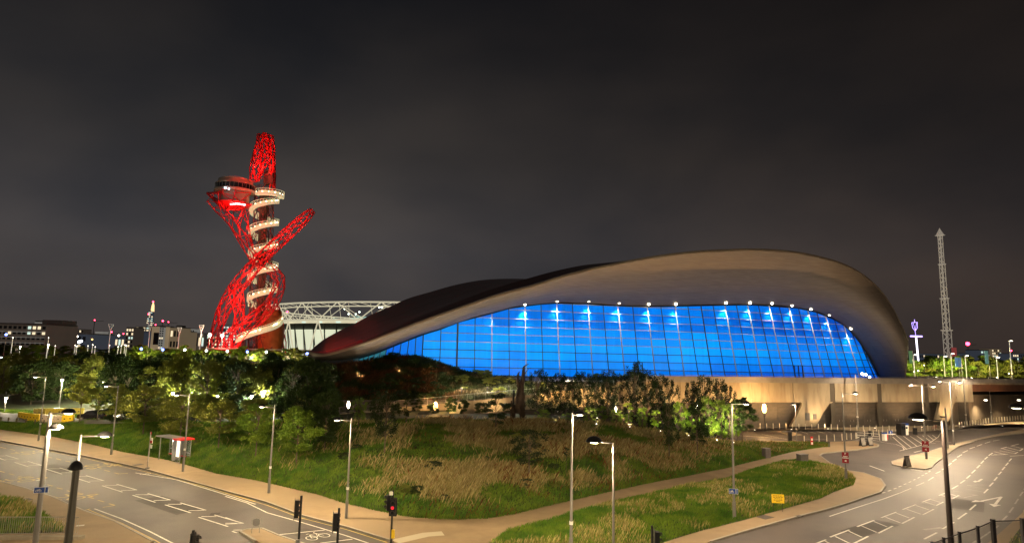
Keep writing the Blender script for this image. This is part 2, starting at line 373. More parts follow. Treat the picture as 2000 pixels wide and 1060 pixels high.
# low grass triangle right of the path
ISL = [(953, 1066), (992, 1037), (1064, 1020), (1101, 1008), (1164, 990), (1230, 975), (1270, 966), (1340, 949), (1419, 936), (1472, 917), (1530, 901), (1564, 899), (1591, 903), (1638, 915), (1662, 928), (1671, 938), (1667, 949),
       (1630, 962), (1604, 975), (1525, 998), (1446, 1020), (1366, 1040), (1340, 1048), (1296, 1062), (1250, 1085), (1100, 1110), (960, 1090)]
isl = np.array([(p.x, p.y) for p in G(ISL)])
GL = np.array([(p.x, p.y) for p in G([(-60, 962), (0, 974), (34, 979), (85, 1004), (125, 1042), (0, 1046), (-80, 1046)])])
GR = np.array([(p.x, p.y) for p in G([(2120, 930), (2050, 970), (2003, 1020), (1973, 1060), (1960, 1085), (2120, 1085)])])
def inside(poly, x, y):
    r_ = np.zeros(x.shape, bool); n = len(poly); j = n-1
    for i in range(n):
        xi, yi = poly[i]; xj, yj = poly[j]
        c_ = ((yi > y) != (yj > y)) & (x < (xj-xi)*(y-yi)/(yj-yi+1e-12)+xi); r_ ^= c_; j = i
    return r_
def dist_edge(poly, x, y):
    d = np.full(x.shape, 1e9); n = len(poly)
    for i in range(n):
        ax, ay = poly[i]; bx, by = poly[(i+1) % n]; l2 = (bx-ax)**2+(by-ay)**2
        t = np.clip(((x-ax)*(bx-ax)+(y-ay)*(by-ay))/l2, 0, 1); d = np.minimum(d, np.hypot(x-ax-t*(bx-ax), y-ay-t*(by-ay)))
    return d
def lawn(poly, label, hmax, step=0.7):
    x0, y0 = poly.min(0); x1, y1 = poly.max(0); gx = np.arange(x0, x1+step, step); gy = np.arange(y0, y1+step, step)
    X_, Y_ = np.meshgrid(gx, gy); ins = inside(poly, X_, Y_); d = dist_edge(poly, X_, Y_)
    Z_ = 0.15+hmax*np.clip(d/3, 0, 1)*(0.5+fbm(X_*.3, Y_*.3)); V = {}; mb = MB(); bm = bmesh.new()
    b_ = [bm.verts.new((p[0], p[1], 0.128)) for p in poly]; bm.faces.new(b_)
    me = bpy.data.meshes.new('verge'); bm.to_mesh(me); bm.free(); me.materials.append(turf)
    o = struct(bpy.data.objects.new('verge', me), label); C.objects.link(o)
    def z(x, y): return 0.13+hmax*np.clip(dist_edge(poly, x, y)/3, 0, 1)*(0.4+fbm(x*.3, y*.3))
    for i in range(len(gy)-1):
        for j in range(len(gx)-1):
            if ins[i, j] and ins[i+1, j] and ins[i, j+1] and ins[i+1, j+1]:
                mb.add([(gx[j], gy[i], float(Z_[i, j])), (gx[j+1], gy[i], float(Z_[i, j+1])), (gx[j+1], gy[i+1], float(Z_[i+1, j+1])), (gx[j], gy[i+1], float(Z_[i+1, j]))], [(0, 1, 2, 3)])
    return o
lawn(isl, 'low grass triangle right of the footpath', .25); lawn(GL, 'small grass corner behind the railing', .1); lawn(GR, 'grass strip beyond the mesh fence', .1)

# ------------------------------------------------------------------ grass blades (numpy)
grassm = bpy.data.materials.new('grass_blades'); grassm.use_nodes = True
n_ = grassm.node_tree.nodes; l_ = grassm.node_tree.links; at_ = n_.new('ShaderNodeAttribute'); at_.attribute_name = 'Col'
b_ = n_['Principled BSDF']; b_.inputs['Roughness'].default_value = .7; b_.inputs['Specular IOR Level'].default_value = .2; l_.new(at_.outputs[0], b_.inputs['Base Color'])
tr_ = n_.new('ShaderNodeBsdfTranslucent'); ms_ = n_.new('ShaderNodeMixShader'); ms_.inputs[0].default_value = .3; l_.new(at_.outputs[0], tr_.inputs[0])
l_.new(b_.outputs[0], ms_.inputs[1]); l_.new(tr_.outputs[0], ms_.inputs[2]); l_.new(ms_.outputs[0], n_['Material Output'].inputs[0])
def blades(name, x, y, z, h, w, col, lean, label, cat_='grass'):
    n = len(x); ang = RNG.uniform(0, 2*np.pi, n); dx = np.cos(ang)*w/2; dy = np.sin(ang)*w/2
    la = RNG.normal(0.5, 1.0, n)+(fbm(x*.45, y*.45, 3)-.47)*7; lx = np.cos(la)*h*lean; ly = np.sin(la)*h*lean*.6
    V = np.zeros((n, 4, 3)); V[:, 0] = np.stack([x-dx, y-dy, z-.05], 1); V[:, 1] = np.stack([x+dx, y+dy, z-.05], 1)
    V[:, 2] = np.stack([x+dx*.6+lx*.45, y+dy*.6+ly*.45, z+h*.62], 1); V[:, 3] = np.stack([x+lx, y+ly, z+h], 1)
    me = bpy.data.meshes.new(name); me.vertices.add(n*4); me.vertices.foreach_set('co', V.ravel())
    me.loops.add(n*6); base = np.arange(n)*4; F_ = np.stack([base, base+1, base+2, base, base+2, base+3], 1).ravel(); me.loops.foreach_set('vertex_index', F_)
    me.polygons.add(n*2); me.polygons.foreach_set('loop_start', np.arange(n*2)*3); me.polygons.foreach_set('loop_total', np.full(n*2, 3))
    ca = me.color_attributes.new('Col', 'FLOAT_COLOR', 'POINT'); cc = np.ones((n, 4, 4)); cc[:, :, :3] = col[:, None, :]; ca.data.foreach_set('color', cc.ravel())
    me.materials.append(grassm); me.update(); me.validate()
    o = bpy.data.objects.new(name, me); C.objects.link(o); return tag(o, label, cat_, kind='stuff')
def grasscol(x, y, dry, n):
    g1 = np.array([.05, .125, .012]); g2 = np.array([.15, .215, .022]); d1 = np.array([.24, .17, .06]); d2 = np.array([.46, .36, .18])
    r1 = RNG.uniform(0, 1, n)[:, None]; r2 = (fbm(x*.9+40, y*.9)*1.6-.3)[:, None].clip(0, 1)
    g = g1*(1-r2)+g2*r2; d = d1*(1-r1)+d2*r1; k = dry[:, None]
    return (g*(1-k)+d*k)*RNG.uniform(.7, 1.25, n)[:, None]
# mound cover
NB = 430000
u = RNG.uniform(-.92, HCX[-1]-.004, NB); f = np.interp(u, FU, FY); w = np.interp(u, HCX, HWV); t = RNG.uniform(-.002, 1.12, NB); t = np.where(u > .3, np.minimum(t, 1.02-RNG.uniform(0, .1, NB)), t); y = f+w*t; x = u*y
cen = np.exp(-((u-.02)/.22)**2)                                     # the tall dry grass grows in the middle and right
pat = fbm(x*.22+3, y*.22+8); dryp = np.clip((pat-.34)*3.4, 0, .93)*np.clip(cen*1.25+.10*np.clip((u+.1)*9, 0, 1)*np.clip((.42-u)*6, .25, 1), 0, 1)*np.clip((t-.05)*9, 0, 1)
dry = (RNG.uniform(0, 1, NB) < dryp).astype(float)*RNG.uniform(.6, 1, NB)
rust = (RNG.uniform(0, 1, NB) < .08*np.clip((fbm(x*.3+30, y*.3)-.4)*6, 0, 1)*np.clip((u+.2)*5, 0, 1)); col = grasscol(x, y, dry, NB)
col[rust] = np.array([.16, .06, .02])*RNG.uniform(.6, 1.3, rust.sum())[:, None]
h = RNG.uniform(.14, .34, NB)+dry*RNG.uniform(.12, .62, NB)**1.2+.15*rust
tuft = fbm(x*1.1, y*1.1, 3); h *= (.55+tuft*1.1)*(1-.5*np.clip((u-.28)*6, 0, 1))
blades('grass', x, y, H(x, y), h, RNG.uniform(.025, .065, NB), col, .55, 'rough green and tall straw coloured grass covering the mound')
def lawn_blades(poly, n, label, dryk, hk=1.0):
    x0, y0 = poly.min(0); x1, y1 = poly.max(0); x = RNG.uniform(x0, x1, n*2); y = RNG.uniform(y0, y1, n*2); k = inside(poly, x, y); x = x[k]; y = y[k]; n = len(x)
    pat = fbm(x*.35+9, y*.35); dryp = np.clip((pat-.45)*5, 0, 1)*dryk; dry = (RNG.uniform(0, 1, n) < dryp)*RNG.uniform(.5, 1, n)
    z = 0.13+.2*np.clip(dist_edge(poly, x, y)/3, 0, 1)*(0.4+fbm(x*.3, y*.3)); h = (RNG.uniform(.12, .26, n)+dry*.2)*(.6+fbm(x*1.2, y*1.2, 3))*hk
    blades('grass', x, y, z, h, RNG.uniform(.03, .06, n), grasscol(x, y, dry, n)*np.array([1.1, 1.12, 1.0]), .5, label)
lawn_blades(isl, 150000, 'short bright grass of the triangle beside the footpath', .35)
lawn_blades(GL, 9000, 'ragged grass behind the railing at the near left corner', .5, 1.4)
lawn_blades(GR, 12000, 'short grass beyond the mesh fence', .3)

# repaired rectangles in the asphalt
patchm = mat('patched_asphalt', (.034, .030, .028), (.052, .045, .041), scale=.8, rough=.8); patchl = mat('pale_patch', (.075, .066, .058), (.055, .048, .043), scale=.8, rough=.8)
for q, w_, l2, a_, m_, lb in (((330, 985), 2.2, 7, -.62, patchm, 'dark repaired strip in the left road'), ((620, 1048), 1.6, 5, -.62, patchl, 'pale repaired strip near the signals'), ((110, 915), 2.0, 6, -.62, patchl, 'pale repaired strip at the far left'), ((1700, 1030), 1.8, 6, .62, patchm, 'dark repaired strip in the right road'), ((1890, 985), 2.4, 5, .9, patchl, 'pale repaired strip behind the nearest right lamp'),
                               ((1660, 955), 1.3, 3, .4, patchm, 'dark repaired patch on the corner'), ((1810, 985), .7, .7, .3, patchm, 'dark square cover in the right road'), ((420, 1003), .7, .7, .3, patchm, 'dark square cover in the left road')):
    p = PZ(*q); g_ = MB().poly([(-l2/2, -w_/2, 0), (l2/2, -w_/2, 0), (l2/2, w_/2, 0), (-l2/2, w_/2, 0)]).build('road_patch', m_, loc=(p.x, p.y, .004)); g_.rotation_euler = (0, 0, a_); struct(g_, lb)
# ================================================================== ROAD MARKINGS
def mark(lst, label, m_=whitel, w=.12, z=.009):
    mb = MB()
    for seg in lst: strip(G(seg), w, z, mb)
    o = mb.build('road_marking', m_); o['kind'] = 'structure'; o['label'] = label; return o
def Z4(l_): return [(a/3.786, 780+b/3.786) for a, b in l_]       # survey sheets
def Z5(l_): return [(440+a/3.786, 780+b/3.786) for a, b in l_]
def ZR(l_): return [(1620+a/3.787, 780+b/3.787) for a, b in l_]
def Z8(l_): return [(1820+a/5.889, 880+b/5.889) for a, b in l_]
# central hatching of the left road: repeated unit
A0 = G(Z4([(755, 635)]))[0]; unit = [[(755, 635), (905, 682)], [(862, 624), (1012, 667)], [(775, 632), (868, 632)], [(895, 670), (1000, 667)]]
un = [[p-A0 for p in G(Z4(s))] for s in unit]
anch = [G(Z4([q]))[0] for q in ((107, 462), (340, 512), (532, 570), (755, 635), (980, 705), (1220, 776), (1468, 868))]
st = (anch[-2]-anch[0])/5; anch = [anch[0]-st*k for k in (3, 2, 1)]+anch
mb = MB()
for a in anch:
    for s in un: strip([a+p for p in s], .13, .009, mb)
o = mb.build('road_marking', whitel); struct(o, 'white broken central hatching along the left road')
A0 = G(ZR([(383, 872)]))[0]; unit = [[(383, 872), (495, 830)], [(415, 868), (525, 910)], [(495, 838), (590, 873)], [(537, 915), (630, 868)]]
un = [[p-A0 for p in G(ZR(s))] for s in unit]; mb = MB()
for q in ((-185, 1095), (5, 1015), (205, 938), (383, 872), (540, 812), (685, 757), (808, 708)):
    a = G(ZR([q]))[0]
    k = 1.0 if q[0] < 600 else .72
    for s in un: strip([a+p*k for p in s], .14, .009, mb)
struct(mb.build('road_marking', whitel), 'white ladder hatching in the middle of the right road')
mark([Z4([(1000, 540), (1300, 590), (1600, 680), (1890, 772)]), Z5([(0, 714), (160, 762), (310, 835), (560, 905), (880, 1000), (1060, 1060)])], 'white cycle lane line beside the far kerb')
mark([Z4([(697, 805), (900, 880), (1110, 975), (1300, 1072)])], 'white edge line of the near lane on the left road')
mark([Z4([(-60, 292), (0, 312), (370, 385), (620, 432), (1080, 533), (1500, 640), (1890, 752)]), Z5([(0, 690), (310, 780), (560, 873), (900, 960), (1240, 1068)])], 'yellow line along the far kerb', yellowl, .1)
mark([Z4([(626, 816), (872, 917), (1134, 1052), (1204, 1092)]), Z4([(646, 810), (892, 909), (1154, 1042), (1224, 1084)])], 'double yellow lines at the near kerb', yellowl, .09)
mark([Z4([(-70, 512), (-25, 522)]), Z4([(0, 528), (35, 537)]), Z4([(65, 546), (105, 556)]), Z4([(135, 567), (172, 574)]), Z4([(350, 628), (390, 638)]), Z4([(418, 650), (462, 660)]), Z4([(497, 672), (538, 684)]),
      Z4([(650, 718), (695, 731)]), Z4([(722, 742), (770, 755)]), Z4([(805, 768), (850, 780)]), Z4([(850, 780), (760, 795)]), Z4([(608, 820), (668, 806)]),
      Z4([(345, 422), (385, 430)]), Z4([(415, 435), (452, 445)]), Z4([(485, 452), (520, 460)]), Z4([(770, 520), (812, 530)]), Z4([(845, 540), (880, 548)]), Z4([(880, 548), (945, 543)]), Z4([(0, 350), (45, 360)]), Z4([(75, 365), (110, 374)])],
     'yellow dashes framing the bus stop bays', yellowl, .12)
mark([Z5([(60, 963), (260, 960)]), Z5([(385, 998), (735, 963)]), Z5([(50, 972), (85, 983)]), Z5([(700, 1060), (940, 1030)]), Z5([(0, 870), (115, 910)]), Z5([(0, 912), (85, 912)])], 'white give way lines before the junction')
mark([Z4([(265, 608), (320, 600)]), Z4([(560, 945), (622, 940)])], 'pale block marks near the blue cycle sign', whitel, .3, .129)
def ground_text(txt, p, ang, size, stretch, m_, label, z=.009, bold=.0):
    cu = bpy.data.curves.new('t', 'FONT'); cu.body = txt; cu.size = size; cu.align_x = 'CENTER'; cu.align_y = 'CENTER'; cu.offset = bold; cu.resolution_u = 3
    o = bpy.data.objects.new('t', cu); C.objects.link(o); dg = bpy.context.evaluated_depsgraph_get(); me = bpy.data.meshes.new_from_object(o.evaluated_get(dg)); bpy.data.objects.remove(o)
    me.materials.clear(); me.materials.append(m_); ob = bpy.data.objects.new('road_marking', me); C.objects.link(ob)
    ob.location = (p.x, p.y, z); ob.rotation_euler = (0, 0, ang); ob.scale = (1, stretch, 1); struct(ob, label); return ob
rd = (G(Z4([(1468, 868)]))[0]-G(Z4([(107, 462)]))[0]).normalized(); A_ = math.atan2(rd.y, rd.x)+math.pi/2
for q, fl, s in (((480, 727), 0, 'near lane by the blue cycle sign'), ((120, 598), 0, 'near lane at the left edge'), ((745, 487), 1, 'far lane before the bus shelter'), ((265, 385), 1, 'far lane at the left edge')):
    p = G(Z4([q]))[0]; up = -rd; sg = -1 if fl else 1
    for t_, k in (('BUS', 1), ('STOP', -1)):
        ground_text(t_, p+up*(k*.80*sg), A_+(math.pi if fl else 0), 1.95, .80, yellowl, 'yellow %s lettering on the %s' % (t_, s), bold=.0)
def ring(c, r, w, ang, sy, mb, z=.009):
    pts = []
    for i in range(15):
        t = 2*math.pi*i/14; a, b = math.cos(t)*r, math.sin(t)*r*sy; pts.append((c.x+a*math.cos(ang)-b*math.sin(ang), c.y+a*math.sin(ang)+b*math.cos(ang)))
    strip(pts, w, z, mb)
def cycle(c, ang, s, sy, label, m_=whitel):
    mb = MB(); ux = Vector((math.cos(ang), math.sin(ang), 0)); uy = Vector((-math.sin(ang), math.cos(ang), 0))*sy
    def q(a, b): return c+ux*(a*s)+uy*(b*s)
    ring(q(-.6, 0), .42*s, .09*s, ang, sy, mb); ring(q(.6, 0), .42*s, .09*s, ang, sy, mb)
    for sg in ([(-.6, 0), (-.25, .62), (.35, .62), (0, 0), (-.25, .62)], [(.6, 0), (.3, .85), (.5, .95)], [(-.4, .85), (-.15, .85)], [(0, 0), (-.6, 0)]): strip([q(*k) for k in sg], .09*s, .0095, mb)
    struct(mb.build('road_marking', m_), label)
cycle(G(Z5([(685, 1012)]))[0], A_-.15, .8, 1.5, 'white cycle symbol in the advance box by the signals')
cycle(G(Z4([(1075, 548)]))[0], A_+math.pi, .45, 1.6, 'white cycle symbol at the start of the far lane')
mark([Z5([(1255, 1062), (1480, 1010), (1610, 1000)])], 'pale tactile strip at the pavement corner', mat('tactile_paving', (.42, .36, .26), rough=.8), 1.0, .1285)
# right road
mark([ZR([(0, 862), (190, 800), (400, 733), (540, 682)]), ZR([(540, 680), (605, 655)]), ZR([(640, 637), (700, 612)]), ZR([(730, 597), (770, 572)])], 'white line beside the right hand kerb')
mark([ZR(s) for s in ([(388, 690), (412, 684)], [(432, 676), (456, 668)], [(475, 660), (495, 653)], [(512, 645), (532, 637)], [(550, 628), (568, 620)], [(586, 612), (604, 604)], [(620, 595), (636, 588)], [(652, 580), (668, 572)], [(682, 563), (697, 556)], [(708, 548), (722, 541)],
      [(733, 534), (746, 526)], [(785, 545), (820, 530)], [(832, 518), (850, 508)], [(872, 490), (902, 468)], [(910, 458), (938, 438)], [(945, 425), (980, 405)], [(985, 392), (1023, 375)], [(1036, 363), (1075, 350)], [(1090, 343), (1130, 330)], [(1150, 322), (1190, 310)], [(1210, 305), (1260, 296)])],
     'white lane dashes sweeping round the long island', whitel, .13)
mark([ZR(s) for s in ([(905, 660), (952, 633)], [(967, 618), (1002, 595)], [(1013, 582), (1042, 558)], [(1052, 543), (1080, 518)], [(1090, 505), (1113, 483)], [(1120, 472), (1141, 450)], [(1148, 440), (1170, 422)], [(1178, 412), (1207, 394)])], 'white lane dashes up the middle of the right road', whitel, .14)
mark([ZR(s) for s in ([(1143, 690), (1173, 660)], [(1183, 640), (1212, 612)], [(1218, 598), (1241, 572)], [(1250, 555), (1272, 532)], [(1277, 520), (1298, 496)], [(1303, 487), (1323, 465)], [(1328, 455), (1347, 435)], [(1405, 378), (1430, 362)])], 'white lane dashes right of the turn arrows', whitel, .14)
mark([ZR(s) for s in ([(700, 1030), (795, 982)], [(835, 955), (880, 930)], [(905, 915), (920, 905)], [(950, 882), (1015, 837)], [(1037, 815), (1083, 775)])], 'white lane dashes behind the nearest right lamp', whitel, .14)
mark([ZR(s) for s in ([(1060, 1060), (1085, 1042)], [(1110, 1030), (1195, 972)], [(1225, 950), (1250, 930)], [(1275, 897), (1315, 857)], [(1330, 835), (1360, 795)], [(1372, 770), (1398, 732)], [(1408, 712), (1432, 680)], [(1440, 665), (1460, 630)])], 'white lane dashes behind the mesh fence', faintl, .13)
mark([Z8([(740, 1060), (860, 990), (960, 890), (1020, 790), (1060, 700), (1100, 590)]), Z8([(760, 1066), (880, 996), (980, 893), (1040, 790), (1080, 705), (1120, 595)])], 'double yellow lines curving at the right edge', yellowl, .1)
mark([ZR([(600, 1000), (860, 880)])] if False else [ZR([(700, 960), (832, 945)])], 'worn patch mark on the right road', faintl, .3)
def arrow(pts, head, label, m_=whitel):
    mb = MB(); strip(G(pts), .22, .009, mb); h_ = G(head); mb.poly([(p.x, p.y, .0095) for p in h_]); struct(mb.build('road_marking', m_), label)
arrow(Z8([(800, 525), (730, 612)]), Z8([(655, 606), (798, 622), (715, 643)]), 'white straight ahead arrow on the right road')
arrow(Z8([(800, 528), (560, 578)]), Z8([(450, 588), (500, 566), (605, 580)]), 'white left turn arrow on the right road')
arrow(Z8([(578, 322), (530, 352)]), Z8([(468, 352), (500, 340), (540, 352), (500, 360)]), 'small white turn arrow farther up the right road')
mark([Z8(s) for s in ([(405, 397), (520, 388), (635, 392)], [(405, 397), (605, 437)], [(390, 435), (580, 470)], [(300, 515), (365, 537), (520, 505)], [(240, 457), (350, 473)], [(425, 490), (530, 512)])], 'worn slow lettering on the right road', faintl, .1)
ZS = lambda l_: [(1820+a/9.64, 790+b/9.64) for a, b in l_]
mark([ZS(s) for s in ([(1115, 945), (1430, 930)], [(1170, 880), (1400, 935)], [(1170, 930), (1245, 940)], [(1270, 862), (1560, 915)], [(1330, 828), (1580, 885)], [(1300, 825), (1410, 795)], [(1410, 800), (1640, 858)], [(1500, 770), (1735, 830)], [(1490, 775), (1640, 735)],
      [(1470, 965), (1735, 950)], [(1560, 920), (1620, 890)], [(1655, 865), (1710, 835)])], 'white hatching at the head of the right road', whitel, .16)
# access road and car park
ZC = lambda l_: [(1680+a/8.833, 780+b/8.833) for a, b in l_]
hl = [[(610, 605), (1390, 605)], [(620, 615), (880, 822)], [(745, 625), (985, 805)], [(860, 625), (1085, 775)], [(980, 625), (1150, 745)], [(1075, 618), (1215, 720)], [(1165, 612), (1270, 695)], [(1245, 610), (1320, 662)], [(560, 640), (800, 850)],
      [(1390, 570), (1350, 640), (1215, 735), (980, 805), (680, 882)], [(215, 690), (400, 735), (620, 770), (730, 812), (758, 850), (745, 870)]]
mark([ZC(s) for s in hl], 'white hatching in front of the ticket booth', whitel, .14)
mark([ZC([(930, 908), (1060, 877)]), ZC([(1290, 715), (1390, 722)]), ZC([(1190, 745), (1300, 752)]), ZC([(1500, 735), (1580, 740)]), ZR([(297, 488), (408, 528)]), ZR([(600, 515), (690, 528)])], 'short white marks on the access road', whitel, .2)
ZP = lambda l_: [(1340+a/3.787, 780+b/3.787) for a, b in l_]
mark([ZP(s) for s in ([(130, 232), (420, 268), (755, 290)], [(440, 268), (780, 292), (870, 322)], [(560, 255), (830, 312)], [(870, 290), (1040, 294)], [(560, 226), (760, 262)], [(900, 232), (960, 250)], [(960, 230), (1020, 248)], [(1020, 228), (1080, 246)], [(840, 230), (900, 252)], [(1250, 300), (1400, 300)])], 'white parking bay lines in front of the wall', whitel, .13)
struct(MB().prism([(p.x, p.y) for p in G(ZP([(600, 226), (720, 226), (862, 262), (790, 268)]))], 0, .1).build('pavement', pave_w), 'pale footway crossing the car park')
ironm = mat('cast_iron', (.07, .055, .045), (.05, .04, .033), scale=9, rough=.6)
for q, w_, l2, lb in (((1494, 1012), 1.2, .9, 'dark access cover in the right pavement'), ((45, 978.5), 1.0, .8, 'dark access cover by the left grass corner'), ((269, 909), .9, .7, 'dark access cover beside the bus stop pole'), ((1561, 1010), .6, .4, 'small drain cover at the right kerb')):
    p = PZ(*q); g_ = MB().box((0, 0, 0), (w_, l2, .03)).build('access_cover', ironm, loc=(p.x, p.y, .122)); g_.rotation_euler = (0, 0, A_ if q[0] < 500 else .6); tag(g_, lb, 'access cover')
# ================================================================== AQUATICS HALL: wall, terrace, glass, roof
def wallp(px, py): return PP(px, py, WC, KP)
nW = Vector((KP, -1, 0)).normalized()            # towards the camera
along = Vector((1, KP, 0)).normalized()
def onw(p, off=0.0): return p+nW*off
# -- main retaining wall, panel by panel
ztop = 8.05
wall = thing('retaining_wall', 'long pale concrete wall with slanted piers under the glass hall', 'wall', (wallp(1550, 830).x, wallp(1550, 830).y, 0))
def wbuild(mb, name, m_, parent=wall, smooth=False):
    o = mb.build(name, m_, None, smooth); o.parent = parent; o.matrix_parent_inverse = Matrix.Translation(-Vector(parent.location)); return o
def wpoly(mb, pts, t0=0.0, t1=0.5):
    """pts in survey pixels on the wall plane, extruded from t0 (front) to t1 (back)"""
    f_ = [onw(wallp(*p), t0) for p in pts]; b_ = [onw(wallp(*p), -t1) for p in pts]; n = len(pts)
    return mb.add(f_+b_, [tuple(range(n)), tuple(range(2*n-1, n-1, -1))]+[(i, n+i, n+(i+1) % n, (i+1) % n) for i in range(n)])
def wx(px):  # distance along wall
    return wallp(px, 800)
def zline(px, z):   # pixel y at height z on the wall plane
    q = wallp(px, 800); d = q-CP; d = Vector((q.x, q.y, z))-CP
    k = d.dot(F); return 530-(d.dot(UV)/k)*FPX
def xline(px, z):
    q = wallp(px, 800); d = Vector((q.x, q.y, z))-CP; return 1000+(d.dot(RV)/d.dot(F))*FPX
Z1 = wallp(1500, 785).z; Z2 = wallp(1500, 747).z; Z3 = wallp(1500, 736).z
# upper band panels between joints
joints = [1205, 1268, 1330, 1400, 1470, 1550, 1623, 1632, 1716, 1724, 1808, 1816, 1870, 1903]
for i in range(len(joints)-1):
    a, b = joints[i]+.4, joints[i+1]-.4
    if b-a < 10: 
        continue
    q0, q1 = wx(a), wx(b); mb = MB()
    off = .03*((i*7) % 3)
    mb.add([(q0.x, q0.y, Z1-.02), (q1.x, q1.y, Z1-.02), (q1.x, q1.y, Z2), (q0.x, q0.y, Z2)]+[(q0.x-nW.x*.5, q0.y-nW.y*.5, Z1-.02), (q1.x-nW.x*.5, q1.y-nW.y*.5, Z1-.02), (q1.x-nW.x*.5, q1.y-nW.y*.5, Z2), (q0.x-nW.x*.5, q0.y-nW.y*.5, Z2)],
           [(0, 1, 2, 3), (7, 6, 5, 4), (0, 4, 5, 1), (3, 2, 6, 7), (0, 3, 7, 4), (1, 5, 6, 2)])
    wbuild(mb, 'panel', concrete)
mb = MB()   # dark movement joints
for a in (1627.5, 1720, 1812):
    q = wx(a); mb.box((q.x-nW.x*.2, q.y-nW.y*.2, Z2/2), (1.0, .3, Z2), math.atan(KP))
wbuild(mb, 'movement_joint', mat('joint_concrete', (.085, .072, .055), rough=.8))
# slanted piers
def pier(pts):
    mb = MB(); wpoly(mb, pts, .03, .45); wbuild(mb, 'pier', concrete)
pier([(1544, 832.5), (1594, 831.5), (1608, 805), (1619, 789), (1626, 785.5), (1626, 784), (1563, 784.5), (1566, 787), (1565, 793), (1556, 811)])
pier([(1826, 823.5), (1853, 822.5), (1869, 768), (1872, 764), (1872, 760), (1834, 764), (1834, 782), (1836, 785), (1834, 793)])
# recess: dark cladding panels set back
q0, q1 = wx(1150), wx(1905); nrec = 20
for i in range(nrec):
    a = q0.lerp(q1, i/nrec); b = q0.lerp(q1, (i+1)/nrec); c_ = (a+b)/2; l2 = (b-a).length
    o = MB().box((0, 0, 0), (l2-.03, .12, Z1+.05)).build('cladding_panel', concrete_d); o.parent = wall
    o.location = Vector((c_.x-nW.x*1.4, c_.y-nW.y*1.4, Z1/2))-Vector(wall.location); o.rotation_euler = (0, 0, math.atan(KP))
mb = MB(); a, b = wx(1150), wx(1905); c_ = (a+b)/2   # soffit of the recess
mb.box((c_.x-nW.x*.98, c_.y-nW.y*.98, Z1+.07), ((b-a).length, .95, .14), math.atan(KP)); wbuild(mb, 'soffit', concrete)
# doors in the recess (each leaf its own part)
doorm = mat('brown_door', (.075, .062, .05), (.09, .075, .06), scale=1, rough=.45)
dm = MB().box((0, 0, 1.1), (.95, .06, 2.2)).mesh('door', doorm); hm = MB().box((0, -.06, 1.05), (.05, .06, .35)).mesh('handle', steel_l)
for px in (1646, 1652, 1668, 1674, 1701, 1707, 1733, 1739, 1756, 1762, 1785, 1791, 1802):
    q = wx(px); loc = Vector((q.x-nW.x*1.3, q.y-nW.y*1.3, .12))-Vector(wall.location)
    d_ = share(dm, 'door', wall, loc, math.atan(KP)); share(hm, 'handle', d_, (.3, 0, 0))
for px, w_, h_ in ((1577, 1.0, 1.35), (1591, .75, 1.0)):     # louvre windows in the pier
    q = wallp(px, 813); mb = MB().box((0, 0, 0), (w_, .1, h_)); o = wbuild(mb, 'louvre', mat('louvre_grey', (.10, .10, .10), rough=.5)); o.location = onw(q, .06); o.rotation_euler = (0, 0, math.atan(KP))
# parapet / coping
def parapet(pa, pb, za, zb, ta, tb, name, m_, parent, depth=.35, out_=.12):
    a, b = wx(pa), wx(pb); v = []
    for q, z_lo, z_hi in ((a, za, ta), (b, zb, tb)):
        for off in (out_, out_-depth):
            for z in (z_lo, z_hi): p = onw(Vector((q.x, q.y, z)), off); v.append(p)
    mb = MB(); mb.add(v, [(0, 1, 5, 4), (2, 6, 7, 3), (1, 3, 7, 5), (0, 4, 6, 2), (0, 2, 3, 1), (4, 5, 7, 6)]); return wbuild(mb, name, m_, parent)
parapet(1262, 1905, Z2, Z2, Z3, Z3+.12, 'parapet', coping, wall)
parapet(1262, 1905, Z3+.16, Z3+.28, Z3+.21, Z3+.33, 'handrail', steel_l, wall, .06, .0)
# -- road bridge at the right
bridge = thing('road_bridge', 'concrete road bridge with a brown girder crossing above the right road', 'bridge', (wx(1950).x, wx(1950).y, 0))
parapet(1903, 2120, Z2+.3, Z2+.5, Z3+.12, Z3+.3, 'parapet', coping, bridge, .4, .14)
parapet(1903, 2120, wallp(1902, 763).z+1.3, wallp(1902, 763).z+1.4, Z2+.3, Z2+.5, 'edge_beam', concrete, bridge, .5, .1)
parapet(1903, 2120, wallp(1902, 764).z, wallp(1902, 764).z+.1, wallp(1902, 763).z+1.3, wallp(1902, 763).z+1.4, 'girder', mat('rusty_girder', (.16, .07, .035), (.11, .05, .03), scale=.6, rough=.6), bridge, 1.0, -.3)
mb = MB(); a, b = wx(1903), wx(2120)
mb.add([onw(Vector((a.x, a.y, 6.2)), -1.3), onw(Vector((b.x, b.y, 6.3)), -1.3), onw(Vector((b.x, b.y, 6.3)), -26), onw(Vector((a.x, a.y, 6.2)), -26)], [(0, 1, 2, 3)]); wbuild(mb, 'deck', concrete_d, bridge)
# underpass abutment: runs from the third recess towards the right rear
ab = thing('abutment_wall', 'brown concrete underpass wall lit from below behind the bollards', 'wall', (wx(1880).x, wx(1880).y, 0))
abm = mat('underpass_concrete', (.20, .16, .115), (.13, .105, .08), scale=.5, rough=.6, stretch=(1, 1, .5), detail=9)
A1, B1 = wx(1856), PZ(2140, 806); nseg = 8
for i in range(nseg):
    a = Vector((A1.x, A1.y, 0)).lerp(Vector((B1.x, B1.y, 0)), i/nseg)-nW*.5; b = Vector((A1.x, A1.y, 0)).lerp(Vector((B1.x, B1.y, 0)), (i+1)/nseg)-nW*.5; c_ = (a+b)/2
    o = MB().box((0, 0, 0), ((b-a).length-.04, .4, 6.15)).build('panel', abm); o.parent = ab; o.location = Vector((c_.x, c_.y, 3.08))-Vector(ab.location); o.rotation_euler = (0, 0, math.atan2(b.y-a.y, b.x-a.x))
